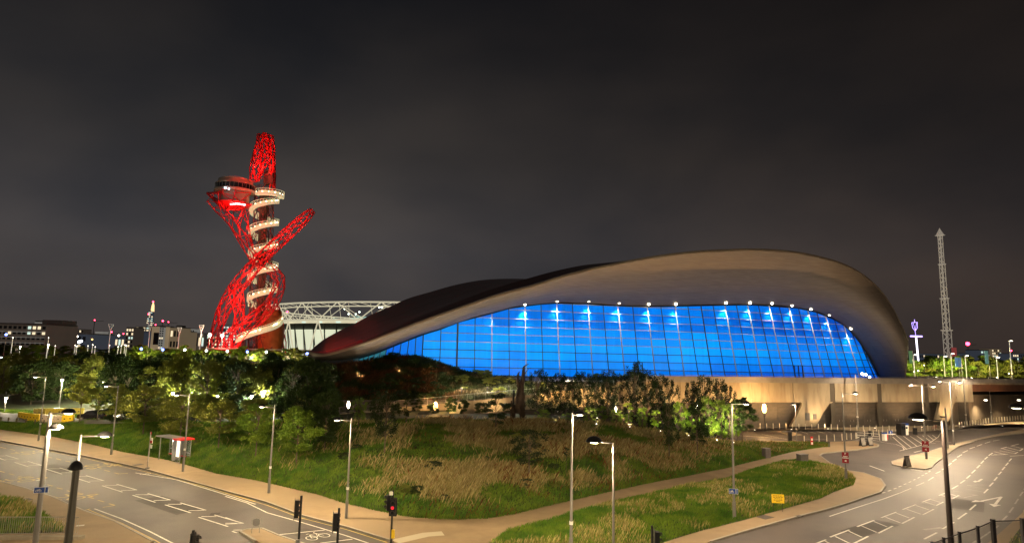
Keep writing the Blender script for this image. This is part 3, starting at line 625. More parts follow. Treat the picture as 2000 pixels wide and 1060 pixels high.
# -- terrace slab behind the parapet
TZ = 8.25; a, b = wx(1040), wx(2300); mb = MB()
mb.add([onw(Vector((a.x, a.y, TZ)), -.4), onw(Vector((b.x, b.y, TZ)), -.4), onw(Vector((b.x, b.y, TZ)), -70), onw(Vector((a.x-5, a.y, TZ)), -70)], [(0, 1, 2, 3)])
struct(mb.build('terrace', mat('terrace_paving', (.22, .20, .17), (.17, .155, .13), scale=.6, rough=.7)), 'paved terrace at the foot of the glass')
# -- ramp wall descending to the left, with railing
ramp = thing('ramp_wall', 'cream wall of the descending ramp with a steel railing on top', 'wall', (wx(900).x, wx(900).y, 0))
RW = [(640, 812, 800, 840), (690, 803.5, 790, 832), (770, 796, 782.5, 821), (850, 789, 775.5, 815), (927.6, 781.5, 768, 807), (1003, 775, 761.5, 800), (1067, 767, 756, 798), (1125, 760, 749, 795), (1199, 752.5, 741.5, 790), (1262, 746.5, 735.5, 786)]
for i in range(len(RW)-1):
    p0, t0, r0, b0 = RW[i]; p1, t1, r1, b1 = RW[i+1]; k = 2
    for j in range(k):
        s0, s1 = j/k, (j+1)/k; L_ = lambda u_, v_, s: u_+(v_-u_)*s
        pts = [(L_(p0, p1, s0)+.15, L_(b0, b1, s0)), (L_(p0, p1, s1)-.15, L_(b0, b1, s1)), (L_(p0, p1, s1)-.15, L_(t0, t1, s1)), (L_(p0, p1, s0)+.15, L_(t0, t1, s0))]
        mb = MB(); wpoly(mb, pts, 0, .35); wbuild(mb, 'panel', concrete, ramp)
mb = MB(); a, b = wx(600), wx(1262); c_ = (a+b)/2; mb.box((c_.x-nW.x*.3, c_.y-nW.y*.3, 2.6), ((b-a).length, .3, 5.2), math.atan(KP)); wbuild(mb, 'plinth', concrete_d, ramp)
fence = thing('ramp_railing', 'steel bar railing running down along the ramp wall', 'railing', (wx(900).x, wx(900).y, 0))
T_ = [onw(wallp(p, r), -.15) for p, t, r, b in RW]; B_ = [onw(wallp(p, t), -.15) for p, t, r, b in RW]
mb = MB(); mb.path(T_, .03, 4); wbuild(mb, 'top_rail', steel_l, fence); mb = MB(); mb.path([q+Vector((0, 0, .12)) for q in B_], .02, 4); wbuild(mb, 'bottom_rail', steel_l, fence)
mb = MB(); posts = []
for i in range(len(T_)-1):
    k = max(2, int((T_[i+1]-T_[i]).length/.17))
    for j in range(k):
        a = B_[i].lerp(B_[i+1], j/k); b = T_[i].lerp(T_[i+1], j/k)
        if j % 10 == 0: posts.append((a, b))
        else: mb.tube(a+Vector((0, 0, .12)), b, .013, n=3, cap=False)
o = wbuild(mb, 'bars', steel_l, fence); o['kind'] = 'stuff'
for a, b in posts: wbuild(MB().tube(a, b, .035, n=4), 'post', steel_l, fence)

# -- planted hill at the left end of the hall
HT = [(575, 735), (590, 722), (625, 712.5), (669, 713.5), (700, 708), (740, 699.5), (770, 697.5), (800, 697), (825, 699), (850, 705), (875, 715), (900, 723), (930, 731), (960, 735), (1010, 736.5), (1100, 738), (1200, 738), (1262, 735)]
ht = cat(HT, 90); rows = []
def wtop(px): return float(np.interp(px, [r_[0] for r_ in RW], [r_[1] for r_ in RW])) if px > 640 else 812
hillpts = []
for k in range(15):
    t = k/14; row = []
    for px, py in ht:
        a = onw(wallp(px, wtop(px)), -.5); b = PP(px, py, FC-2.5+(-4 if px < 700 else 0), KP)
        q = a.lerp(b, t); bul = math.sin(t*math.pi)*.9
        nzv = (fbm(q.x*.2, q.y*.2)-.47)*2.2*math.sin(t*math.pi)
        row.append((q.x, q.y, q.z+nzv+bul*.0))
    rows.append(row)
hillrows = rows
hillm = mat('heath_cover', (.055, .034, .012), (.028, .040, .010), scale=.25, rough=.95, bump=.7, bscale=3, detail=8)
struct(MB().grid(rows).build('planted_hill', hillm, smooth=True), 'planted hill rising to the left end of the glass')
# hill cover blades
nb = 90000; ii = RNG.integers(0, 14, nb); jj = RNG.integers(0, 89, nb); fa = RNG.uniform(0, 1, nb); fb = RNG.uniform(0, 1, nb); HR = np.array(rows)
q = (HR[ii, jj]*(1-fa)[:, None]+HR[ii+1, jj]*fa[:, None])*(1-fb)[:, None]+(HR[ii, jj+1]*(1-fa)[:, None]+HR[ii+1, jj+1]*fa[:, None])*fb[:, None]
uq = q[:, 0]/q[:, 1]; pt = fbm(q[:, 0]*.35, q[:, 1]*.35+q[:, 2]*.35); c1 = np.array([.13, .055, .018]); c2 = np.array([.04, .06, .014]); c3 = np.array([.11, .12, .06])
k1 = np.clip((pt-.42)*6, 0, 1)[:, None]; right = np.clip((uq+.12)*9, 0, 1)[:, None]
col = (c2*(1-k1)+c1*k1)*(1-right)+(c2*(1-k1)+c3*k1)*right; col = col*RNG.uniform(.5, 1.3, nb)[:, None]
blades('ground_cover', q[:, 0], q[:, 1], q[:, 2], RNG.uniform(.2, .75, nb)*(.5+pt), RNG.uniform(.08, .2, nb), col, .5, 'rusty heather and grey green ground cover on the planted hill', 'ground cover')

# -- roof and glass curves (survey)
Gc = [(604, 693), (613, 701), (624, 705.5), (653, 706), (676, 704), (700, 699), (732, 689.6), (756, 680), (785, 668), (827, 652), (860, 642), (894, 628.6), (928, 619), (960.6, 610.8), (993.7, 601.4), (1025, 596.8), (1056.5, 593), (1088, 591), (1117, 591.7),
      (1148, 592), (1177.7, 594.6), (1206.5, 596.3), (1235, 597.2), (1290, 597.7), (1318, 597), (1369, 596), (1416, 595), (1460.6, 594.6), (1502.6, 595.5), (1541, 599), (1559.6, 601), (1595, 609), (1626.6, 622), (1646, 632), (1662, 646.6), (1676, 663.4), (1691, 684), (1700, 702.7), (1710, 721), (1718, 737), (1721, 742)]
gx = np.array([g[0] for g in Gc]); gy = np.array([g[1] for g in Gc])
def ytop(px): return float(np.interp(px, gx, gy))
PAIR = [((603, 692), (603, 690), 1.0), ((612, 701), (612, 694), 2), ((640, 706), (636, 695.3), 3.2), ((676, 704), (679, 684), 4.5), ((704, 698), (704, 675.5), 5), ((732, 689.6), (732, 666), 5.5), ((785, 668), (785, 645.3), 6.5), ((827, 652), (840, 624.6), 7.7), ((872, 638), (908, 600.5), 9), ((920, 621), (976, 577.6), 10),
        ((960, 611), (1040, 560.5), 11.5), ((1000, 600), (1078, 548.5), 12.5), ((1040, 595), (1116, 537.5), 13.5), ((1088, 591), (1154, 528), 14), ((1125, 592), (1192, 520.4), 14.5), ((1160, 593), (1230, 512.8), 15), ((1195, 596), (1268, 506), 15.5), ((1235, 597.2), (1306, 500.4), 16),
        ((1270, 597.7), (1344, 496), 16), ((1305, 597.3), (1382, 492.8), 16), ((1340, 596.6), (1420, 491.3), 16), ((1375, 596), (1453, 489.8), 16), ((1416, 595), (1505.7, 491), 16), ((1460, 594.6), (1558.5, 496), 15.5), ((1502, 595.5), (1611, 507), 15), ((1541, 599), (1651, 520), 14.5), ((1577, 604.5), (1685, 538.7), 14),
        ((1609, 614), (1717, 566.4), 13), ((1636, 627), (1741, 599.5), 12), ((1658, 643), (1759, 633.8), 11), ((1674, 661), (1770, 657.6), 10), ((1684, 675), (1774, 671.5), 9.5), ((1698, 698), (1771.5, 694.6), 9), ((1709, 719), (1766, 715.7), 8.5), ((1718, 738), (1758, 738), 8)]
SC = [((607, 685.5), 2), ((613, 678), 7), ((632, 663), 18), ((653, 651), 25), ((672, 641), 31), ((692, 632), 36), ((725, 614), 41), ((758.5, 600), 45), ((796, 583), 49), ((840, 570), 52), ((892, 555.6), 56), ((944, 546.5), 60), ((996, 544), 63), ((1048, 545.7), 66), ((1090, 550), 68), ((1130, 556), 70), ((1170, 562), 71),
      ((1210, 568), 72), ((1250, 573), 73), ((1290, 577), 74), ((1330, 580), 74), ((1370, 583), 74), ((1410, 586), 74), ((1450, 590), 73), ((1490, 595), 72), ((1530, 600), 70), ((1565, 606), 68), ((1600, 614), 65), ((1630, 626), 62), ((1652, 640), 58), ((1668, 656), 54), ((1680, 672), 50), ((1690, 692), 47), ((1700, 714), 44), ((1708, 735), 42)]
rowsd = [(g[0], g[1], e_[0], e_[1], o_, s_[0][0], s_[0][1], s_[1]) for (g, e_, o_), s_ in zip(PAIR, SC)]
D = cat(rowsd, 190); NS = len(D); NT = 14
under = []; topr = [[] for _ in range(17)]; lipA = []; lipB = []; lipC = []
undr = [[] for _ in range(NT+1)]
roof = thing('roof', 'x', 'x')  # placeholder renamed below
roof.name = 'aquatic_hall'; roof['label'] = 'swooping roofed swimming hall with a glowing blue glass side'; roof['category'] = 'building'; roof.location = (50, 135, 0)
for gx_, gy_, ex, ey, of, sx_, sy_, sd in D:
    g_ = PP(gx_, gy_, FC, KP); e_ = PP(ex, ey, FC-of*1.04, KP)
    b_ = min(1, max(0, (gx_-610)/150)); rise = (e_.z-g_.z)
    for k in range(NT+1):
        t = k/NT; q = g_.lerp(e_, t)+Vector((0, -1, -.35))*(math.sin(math.pi*t)*(.6+.9*b_)*(1 if ex < 1600 else 1+2.2*min(1, (ex-1600)/120)))
        undr[k].append(q)
    lh = .48; lo = e_; hi = e_+Vector((0, .05, lh)); lipA.append(lo+Vector((0, -.12, -.02))); lipB.append(hi+Vector((0, -.12, .0))); lipC.append(hi+Vector((0, .45, .02)))
    s_ = PP(sx_, sy_, FC-of+sd, KP)
    bl = np.interp(ex, [603, 660, 785, 900, 1040, 1150, 1250, 1300, 1800], [0, .25, .5, .85, 1.25, .95, .25, 0, 0])
    for k in range(17):
        t = k/16; q = hi.lerp(s_, t); q += Vector((0, .45*(1-t), bl*math.exp(-((t-.07)/.05)**2)-0.0))
        sag = np.interp(ex, [603, 660, 800, 1000, 1250, 1800], [0, .5, 1.2, 2.0, 0, 0])
        q.z -= sag*math.sin(math.pi*t)**1.0*.6*(1 if t > .12 else t/.12)
        topr[k].append(q)
def rb(mb, name, m_, sm_=True): return wbuild(mb, name, m_, roof, sm_)
soffit = mat('soffit_boards', (.170, .136, .105), (.112, .088, .067), scale=1.3, rough=.6, stretch=(.25, .25, 5), detail=7, c3=(.132, .108, .088), s3=.5)
rooftop = mat('roof_metal', (.10, .055, .048), (.07, .042, .038), scale=.25, rough=.38, metal=.35, spec=.5)
rb(MB().grid(undr), 'soffit', soffit)
seamm = mat('seam_dark', (.055, .045, .036), rough=.7)
for k_ in range(2, NT, 2): rb(MB().path([q+Vector((0, -.005, -.005)) for q in undr[k_]], .014, 3), 'board_seam', seamm, False)
for k_ in (4, 7, 10, 13): rb(MB().path(topr[k_], .02, 3), 'roof_seam', seamm, False)
rb(MB().grid([lipA, lipB, lipC]), 'edge_trim', mat('edge_trim', (.42, .33, .24), (.36, .28, .2), scale=.5, rough=.45))
rb(MB().grid(topr), 'roof_skin', rooftop)
ng = 24; rb(MB().grid([[lipC[i]+Vector((0, 0, .05)) for i in range(ng)], [topr[1][i].lerp(topr[3][i], (1-i/ng)*.9)+Vector((0, 0, .10)) for i in range(ng)]]), 'red_glow_strip', mat('red_glow_strip', (.42, .02, .05), rough=.4))  # the tower's red glow on the roof tip, put into this strip's colour
back = [topr[-1], [Vector((q.x, q.y+1, TZ)) for q in topr[-1]]]; rb(MB().grid(back), 'rear_wall', concrete_d, False)
tipb = [PP(a, b, FC-6, KP) for a, b in ((612, 707), (625, 711), (645, 713), (669, 713.5), (690, 711))]; rb(MB().path(tipb, .12, 6), 'base_ledge', steel_l)
rb(MB().grid([[p+Vector((0, .6, .0)) for p in tipb], [PP(a, b, FC-5, KP) for a, b in ((612, 700), (625, 704), (645, 705), (669, 703), (690, 700))]]), 'base_glazing', darkglass)
# glass grid
COLS = [(826.9, 652, 824.5, 697.5), (861.4, 640, 858.7, 711), (894.2, 628, 891.8, 722), (928, 619, 926.6, 730), (961, 612, 960.6, 732), (993.7, 602, 994.7, 733), (1025.5, 598, 1027.8, 733), (1056.5, 594, 1061, 733), (1087.3, 592, 1093.8, 735), (1117.7, 592, 1126.7, 735.6),
        (1148.3, 592, 1158, 735), (1177.7, 595, 1189.5, 733), (1206.5, 597, 1220, 728), (1235.4, 597, 1249, 735), (1264, 598, 1280.2, 735), (1290.6, 598, 1308.4, 730), (1319, 600, 1336.2, 731), (1343.3, 597, 1363.8, 733), (1369, 597, 1390.5, 733), (1392.5, 596, 1416, 733), (1416.5, 599, 1439.7, 733),
        (1438, 595, 1465.2, 733), (1460.6, 598, 1487.3, 731), (1481, 595.5, 1511, 733), (1502.6, 599, 1531.5, 735), (1521.6, 598, 1553.5, 733), (1540.9, 601, 1570.7, 734), (1559.6, 601.7, 1591.3, 734), (1578.2, 609, 1610.6, 735), (1595.4, 610.5, 1627.4, 735), (1613, 620, 1645, 735), (1629.8, 624, 1661, 735),
        (1647.8, 635, 1678.8, 735), (1663.5, 648, 1694, 734), (1681, 670, 1706.9, 734), (1697, 702, 1714, 735), (1716, 735, 1719, 741)]
RX = [893, 1027, 1158, 1335, 1390, 1480, 1560, 1640, 1700]
ROWS = [[738, 738, 739, 739, 739, 739, 739, 739.5, 740], [715.7, 718.6, 720.8, 723.7, 725.4, 726.6, 727.5, 729, 729.8], [698.6, 702.5, 705.4, 708.4, 710, 712, 713.5, 715.6, 716.6], [682.6, 686.3, 689.7, 693.5, 694.8, 697.4, 699.4, 701.6, 702.6], [666.5, 670.5, 673.6, 678.2, 679.5, 682.6, 685.5, 687.5, 689],
        [650, 654.4, 658.3, 663, 664.6, 668, 671.4, 673.5, 675.5], [634.2, 638.8, 642.5, 647.6, 650, 653.6, 657, 660.2, 662.6], [618, 623, 627.2, 632.8, 634.5, 639.3, 643, 646.6, 649], [601.5, 605.7, 611.3, 618, 620, 624.7, 629, 633, 635.5], [585, 590, 595.6, 603, 605.7, 610.4, 615.5, 620, 622], [569, 574, 580, 589, 592, 597, 602.5, 607, 609]]
def rowy(r, px):
    Y_ = ROWS[r]
    if px < 893: return Y_[0]-(893-px)*.018
    return float(np.interp(px, RX, Y_))
def colx(c, py): a = COLS[c]; return a[0]+(a[2]-a[0])*(py-a[1])/(a[3]-a[1])
def corner_(c, r):
    x_ = colx(c, 670)
    for _ in range(3): y_ = rowy(r, x_); x_ = colx(c, y_)
    return x_, y_
def bluemat(i):
    k = [.55, .66, .77, .88, 1.0, 1.12, 1.22][i]
    M = mat('blue_glass_%d' % i, (.0, .09, .18), rough=.3, spec=.25, emit=(.0, .262*k**1.45, 1.0), es=.97*k)
    n = M.node_tree.nodes; l = M.node_tree.links; b = n['Principled BSDF']
    t = n.new('ShaderNodeTexCoord'); mp_ = n.new('ShaderNodeMapping'); mp_.inputs['Scale'].default_value = (1.6, 1.6, .12); z = n.new('ShaderNodeTexNoise'); z.inputs['Scale'].default_value = 1; z.inputs['Detail'].default_value = 5
    l.new(t.outputs['Object'], mp_.inputs[0]); l.new(mp_.outputs[0], z.inputs[0]); r_ = n.new('ShaderNodeMapRange'); r_.inputs[1].default_value = .3; r_.inputs[2].default_value = .7; r_.inputs[3].default_value = .80*k; r_.inputs[4].default_value = 1.06*k
    l.new(z.outputs[0], r_.inputs[0]); l.new(r_.outputs[0], b.inputs['Emission Strength']); return M
BL = [bluemat(i) for i in range(7)]
tealm = mat('teal_glass', (.02, .08, .09), rough=.2, emit=(.03, .30, .42), es=.5); teald = mat('dull_teal_glass', (.02, .05, .06), rough=.2, emit=(.03, .12, .15), es=.4)
def pane(pts, m_, fr_=.0):
    f_ = [PP(a, b, FC, KP) for a, b in pts]; bk = [p+Vector((-nW.x, -nW.y, 0))*.05 for p in f_]; n = len(pts); mb = MB()
    mb.add(f_+bk, [tuple(range(n)), tuple(range(2*n-1, n-1, -1))]+[(i, n+i, n+(i+1) % n, (i+1) % n) for i in range(n)]); rb(mb, 'pane', m_, False)
for c in range(len(COLS)-1):
    for r in range(10):
        q = [corner_(c, r), corner_(c+1, r), corner_(c+1, r+1), corner_(c, r+1)]
        if min(q[0][1], q[1][1]) < min(ytop(q[0][0]), ytop(q[1][0])) - 0 and q[0][1] < ytop(q[0][0]) and q[1][1] < ytop(q[1][0]): continue
        q = [(x_, max(y_, ytop(x_)-2.0)) for x_, y_ in q]
        if max(q[0][1]-q[3][1], q[1][1]-q[2][1]) < 1: continue
        xm = (q[0][0]+q[1][0])/2
        # brighter band low in the middle, dimmer upper right (lights inside the hall)
        v = {0: 3, 1: 4, 2: 4.6, 3: 5, 4: 4.4, 5: 3.8, 6: 2.6, 7: 2.2, 8: 2.6, 9: 3.4}[r]
        if xm > 1400: v -= (1.0+(1.2 if r > 5 else 0))*min(1, (xm-1400)/120)
        if r <= 1 and xm > 1400: v -= 1
        if 1330 < xm < 1395 and 1 < r < 6: v += 1
        v = int(np.clip(round(v+random.uniform(-.5, .5)), 0, 6)); pane([(x_, y_) for x_, y_ in q], BL[v])
lf = [(812.6, 656.6, 810, 697), (798.7, 663, 794.8, 695), (783.5, 670, 780.2, 694), (769.4, 673.8, 765.7, 695), (755, 681, 752.5, 696), (743.3, 685, 740.6, 698), (731.4, 690, 729.4, 702), (720, 695, 718, 704), (710.5, 697, 709, 706), (702, 699, 700.6, 707), (693, 701, 692, 708), (684, 703, 683, 709), (675, 704, 674.3, 710), (666, 705, 665.5, 711), (655, 706, 654.6, 712)]
lf = [(826.9, 652, 824.5, 697.5)]+lf
for i in range(len(lf)-1):
    a, b = lf[i], lf[i+1]; xt = lambda s, y: s[0]+(s[2]-s[0])*(y-s[1])/(s[3]-s[1]); yb = 716
    pts = [(xt(b, yb), yb), (xt(a, yb), yb), (xt(a, ytop(a[0])-1), ytop(a[0])-1.5), (xt(b, ytop(b[0])-1), ytop(b[0])-1.5)]
    pane(pts, BL[3 if i < 3 else 2] if i < 5 else (tealm if i < 10 else teald))
# mullions and transoms, each a part
mull = mat('mullion_metal', (.05, .06, .08), rough=.45, metal=.3)
mull_lit = mat('lamplit_mullion', (.40, .42, .45), rough=.4, metal=.2)  # paler copy for bars the downlights would brighten
lampcols = [4, 6, 8, 10, 12, 14, 16, 20, 22, 24, 26, 28, 30, 32]
for c in range(len(COLS)-1):
    x0 = colx(c, ytop(COLS[c][0])); y0 = ytop(x0)-1; y1 = 740
    a = PP(colx(c, y0), y0, FC-.12, KP); b = PP(colx(c, y1), y1, FC-.12, KP); rb(MB().tube(a, b, .24 if c == 2 else (.15 if c % 2 == 0 else .11), n=4), 'mullion', mull_lit if c in lampcols else mull, False)
for a_ in lf[1:]:
    y0 = ytop(a_[0])-1; xt = lambda y: a_[0]+(a_[2]-a_[0])*(y-a_[1])/(a_[3]-a_[1]); rb(MB().tube(PP(xt(y0), y0, FC-.12, KP), PP(xt(716), 716, FC-.12, KP), .11, n=4), 'mullion', mull, False)
for r in range(1, 10):
    pts = []
    for c in range(len(COLS)):
        x_, y_ = corner_(c, r)
        if y_ >= ytop(x_)-.5: pts.append(PP(x_, y_, FC-.10, KP))
    # run out to the roof curve at both ends
    if len(pts) > 1: rb(MB().path(pts, .11, 4), 'transom', mull_lit if r > 3 else mull, False)
tops = [PP(x_, ytop(x_)+.4, FC-.2, KP) for x_ in np.linspace(700, 1718, 90)]; rb(MB().path(tops, .16, 5), 'head_rail', black, False)
# doors in the glass
for px, r in ((1244, 2), (1557, 2)):
    mb = MB()
    for dx in (-8, 0, 8): a = PP(px+dx+2, rowy(2, px), FC-.3, KP); b = PP(px+dx+4, 738, FC-.3, KP); mb.tube(a, b, .13, n=4)
    mb.tube(PP(px-28, rowy(2, px-28), FC-.3, KP), PP(px+26, rowy(2, px+26), FC-.3, KP), .1, n=4); rb(mb, 'door_frame', black, False)
# soffit downlights grazing the glass
LP = [(961, 606), (1025, 593.5), (1088, 587), (1150, 587), (1209, 590.5), (1267, 593.5), (1320, 593.5), (1418, 591), (1465, 591), (1508, 592), (1547, 596), (1584, 603), (1620, 614), (1662, 641)]
for i, (a, b) in enumerate(LP):
    p = PP(a, b, FC-1.25, KP); base = thing('downlight', 'bright round downlight under the roof edge, %s from the left' % ['first', 'second', 'third', 'fourth', 'fifth', 'sixth', 'seventh', 'eighth', 'ninth', 'tenth', 'eleventh', 'twelfth', 'thirteenth', 'last'][i], 'spotlight', p, group='downlights along the top of the glass')
    MB().tube((0, 0, .15), (0, 0, .75), .16, .2, 8).build('housing', steel_d, base); MB().sphere((0, 0, 0), .30, 10, 6).build('bulb', bulb, base)
    light('SPOT', (0, 0, -.35), 4800, (.92, .97, 1), base, .1, aim=(-nW.x*.30, -nW.y*.30, -1.0), angle=66, blend=.9)
# ================================================================== RED LATTICE TOWER
OY = 280.0; PXM = OY/FPX
tower = thing('lattice_tower', 'tall twisting red lattice steel tower with a spiral walkway and viewing deck', 'tower', tuple(P(512, 690, OY)*1.0))
TL = Vector(tower.location)
def tbuild(mb, name, m_, parent=tower, sm_=False):
    o = mb.build(name, m_, None, sm_); o.parent = parent
    o.matrix_parent_inverse = Matrix.Translation(-TL); return o
red = mat('red_steel', (.62, .018, .020), (.50, .012, .018), scale=.3, rough=.42, spec=.5)
redk = mat('dark_core_steel', (.16, .055, .045), (.11, .045, .035), scale=.4, rough=.5)
cream = mat('cream_walkway_glow', (.52, .55, .36), (.42, .44, .28), scale=1.2, rough=.5, emit=(1.0, .88, .50), es=.42)  # emission puts the walkway lamps' light into the cladding
deckm = mat('deck_steel', (.46, .41, .33), (.38, .33, .26), scale=.3, rough=.5)
def frames(pts):
    T = []
    for i in range(len(pts)):
        a = pts[max(i-1, 0)]; b = pts[min(i+1, len(pts)-1)]; T.append((b-a).normalized())
    ref = Vector((0, 1, 0)); out_ = []
    for t in T:
        u = (ref-t*ref.dot(t)).normalized(); out_.append((u, t.cross(u)))
    return out_
def lattice(path, name, m_=red, n=6, step=4.2, rs=.21, twist=.25, rc=.30):
    """path rows: px, py, depth offset, radius px"""
    a = np.array(path, float); L_ = 0
    for i in range(len(a)-1): L_ += math.hypot(a[i+1][0]-a[i][0], a[i+1][1]-a[i][1])*PXM
    k = max(4, int(L_/step)); s = cat(a, k); pts = [P(q[0], q[1], OY+q[2]) for q in s]; rr = [q[3]*PXM for q in s]; fr_ = frames(pts); R_ = []
    for i in range(k):
        u, w = fr_[i]; row = []
        for j in range(n):
            t = 2*math.pi*(j+.5*(i % 2))/n+twist*i*.3+.25*math.sin(i*1.7+j); row.append(pts[i]+u*math.cos(t)*rr[i]+w*math.sin(t)*rr[i])
        R_.append(row)
    mb = MB(); mc = MB()
    for i in range(k):
        for j in range(n):
            if i % 2 == 0 or i in (0, k-1): mb.tube(R_[i][j], R_[i][(j+1) % n], rs*.8, n=4, cap=False)
            if i < k-1:
                mb.tube(R_[i][j], R_[i+1][j], rs, n=4, cap=False)
                mb.tube(R_[i][j], R_[i+1][(j-1) % n if i % 2 == 0 else (j+1) % n], rs*.9, n=4, cap=False)
    for j in range(0, n, 2): mc.path([R_[i][j] for i in range(k)], rc, 5)
    tbuild(mb, name, m_); tbuild(mc, name+'_chords', m_)
lattice([(497, 352, -4, 9), (500, 330, -3, 12), (507, 300, 0, 13), (513, 276, 0, 10), (519, 264, 0, 7), (526, 268, 1, 8), (530, 290, 2, 7), (532, 318, 3, 5), (533, 345, 4, 5), (531, 372, 4, 6)], 'crown_lattice', n=5, step=4.4, rs=.27)
lattice([(505, 262, 0, 3), (511, 285, 0, 12), (516, 305, 0, 18), (518, 330, 1, 17), (520, 345, 1, 14)], 'crown_brace', n=5, step=6, rs=.2)
lattice([(446, 384, 0, 42), (455, 402, 0, 33), (464, 425, 0, 23), (474, 455, 0, 15), (485, 485, 0, 10), (500, 510, -3, 10), (522, 520, 4, 11), (541, 535, 6, 11), (546, 558, 4, 12), (536, 583, 0, 12), (517, 607, -5, 13), (490, 630, -10, 15), (462, 652, -12, 18), (445, 676, -12, 17), (440, 697, -12, 15)], 'loop_lattice', n=6, step=5.0, rs=.21)
lattice([(611, 411, 0, 6), (597, 424, 0, 10), (578, 442, 0, 12), (556, 462, 0, 12), (535, 480, -3, 12), (512, 503, -8, 12), (490, 527, -10, 13), (470, 552, -8, 14), (450, 580, -4, 14), (433, 612, 0, 12), (423, 645, 2, 10), (417, 672, 2, 10), (414, 697, 2, 9)], 'arm_lattice', n=6, step=4.8, rs=.21)
lattice([(458, 556, -4, 13), (464, 585, -2, 12), (468, 612, 0, 10), (465, 640, 0, 11), (458, 668, -4, 12), (452, 697, -4, 12)], 'inner_leg_lattice', n=5, step=4.0)
lattice([(532, 585, 0, 10), (540, 612, 2, 9), (547, 640, 4, 8), (551, 668, 4, 8), (552, 697, 4, 8)], 'right_leg_lattice', n=4, step=5, rs=.16)
lattice([(508, 600, 3, 18), (512, 640, 3, 32), (514, 697, 3, 42)], 'base_web', redk, n=7, step=10, rs=.2)
# core: vertical tube lattice with a solid lift shaft
lattice([(516, 365, 6, 17), (515, 420, 6, 19), (512, 480, 6, 20), (510, 540, 6, 20), (508, 600, 6, 20), (507, 697, 6, 21)], 'core_lattice', redk, n=9, step=3.2, rs=.15, twist=.0)
mb = MB(); a = [P(516, 372, OY+6), P(512, 480, OY+6), (P(510, 560, OY+6)), P(507, 697, OY+6)]
mb.path(a, 2.0, 10); tbuild(mb, 'lift_shaft', mat('shaft_steel', (.11, .08, .065), rough=.5))
# bell shaped rusty canopy at the foot
bc = P(527, 690, OY+2); bell = [(5.4, -6), (5.1, -2), (5.0, 1), (5.5, 4), (5.7, 7), (5.2, 11), (4.4, 16), (3.4, 20)]
tbuild(MB().lathe((bc.x, bc.y, bc.z), bell, 22), 'canopy_bell', mat('weathered_steel', (.40, .16, .045), (.26, .10, .03), scale=.5, rough=.6), sm_=True)
# platform
pc = P(458, 388, OY)
def drum(prof, name, m_, c=pc, n=28, sx=1, sy=.9): return tbuild(MB().lathe((c.x, c.y, c.z), [(r_*PXM, z_*PXM) for r_, z_ in prof], n, sx, sy), name, m_, sm_=False)
drum([(27, -17), (28, -6), (28, 12), (27, 12.5)], 'lower_drum', deckm)
drum([(0, 12), (39, 12), (39.5, 16), (36, 17)], 'deck_slab', deckm)
drum([(36.5, 17), (36.5, 27)], 'deck_glazing', darkglass)
drum([(38, 26.5), (38, 28), (33, 28.5), (33, 37), (31, 38), (0, 38)], 'roof_drum', deckm)
drum([(8, -24), (22, -20), (33, -14), (36, -11), (27, -12)], 'red_bowl', red)
mb = MB()
for i in range(30):
    t = 2*math.pi*i/30; x_, y_ = math.cos(t)*37.2*PXM, math.sin(t)*37.2*PXM*.9; mb.tube((pc.x+x_, pc.y+y_, pc.z+17*PXM), (pc.x+x_, pc.y+y_, pc.z+27*PXM), .09, n=4)
tbuild(mb, 'deck_posts', steel_l)
mb = MB(); tip = P(404, 378, OY-2)
for q in ((436, 374, -10), (470, 375, 8), (436, 402, -6), (452, 404, 4)): mb.tube(tip, P(q[0], q[1], OY+q[2]), .34, n=6)
for a_, b_ in (((431, 374, -6), (431, 398, -6)), ((431, 376, -8), (462, 398, -9)), ((490, 378, -8), (462, 398, -9)), ((404, 378, -2), (445, 420, -4)), ((418, 374, 5), (448, 400, 5)), ((404, 376, -2), (490, 376, -8)), ((404, 378, -2), (470, 436, -7))): mb.tube(P(a_[0], a_[1], OY+a_[2]), P(b_[0], b_[1], OY+b_[2]), .26, n=6)
tbuild(mb, 'deck_truss', red)
mb = MB(); b_ = P(527, 350, OY+4); mb.box(b_, (4.4, 4, 5.4)); mb.box(b_+Vector((-.3, 0, 3.2)), (3.2, 3.2, 1.6)); tbuild(mb, 'plant_room', mat('dull_panels', (.10, .085, .08), rough=.6))
# spiral walkway
def helix(cx, cy0, rpx, turns, pitch, a0, name, h=3.0, drift=0.0, nper=30, r_add=0, wid=1.9, flat=1.0):
    n = int(turns*nper); inn = []; outr = []; 
    for i in range(n+1):
        t = i/nper; an = a0+2*math.pi*t; py = cy0-pitch*t; c_ = P(cx+drift*t, py, OY+6); r_ = (rpx+r_add*t)*PXM
        outr.append((c_+Vector((math.cos(an)*r_, math.sin(an)*r_*flat, 0)))); inn.append((c_+Vector((math.cos(an)*(r_-wid), math.sin(an)*(r_-wid)*flat, 0))))
    up = Vector((0, 0, h))
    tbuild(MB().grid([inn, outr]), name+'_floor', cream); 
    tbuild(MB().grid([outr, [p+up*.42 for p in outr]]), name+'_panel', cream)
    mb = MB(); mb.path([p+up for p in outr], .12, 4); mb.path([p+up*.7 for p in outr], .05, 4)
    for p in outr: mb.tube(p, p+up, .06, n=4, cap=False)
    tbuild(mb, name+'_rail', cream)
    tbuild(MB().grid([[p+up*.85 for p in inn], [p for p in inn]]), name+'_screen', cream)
    return outr, inn
o1, i1 = helix(512, 592, 28.5, 4.62, 43.2, math.pi, 'walkway', drift=.9)
o2, i2 = helix(520, 388, 32, .42, 10, math.pi*1.4, 'upper_walkway', r_add=6)
o3, i3 = helix(510, 615, 27, .45, 38, math.pi*.1, 'lower_walkway', nper=34)
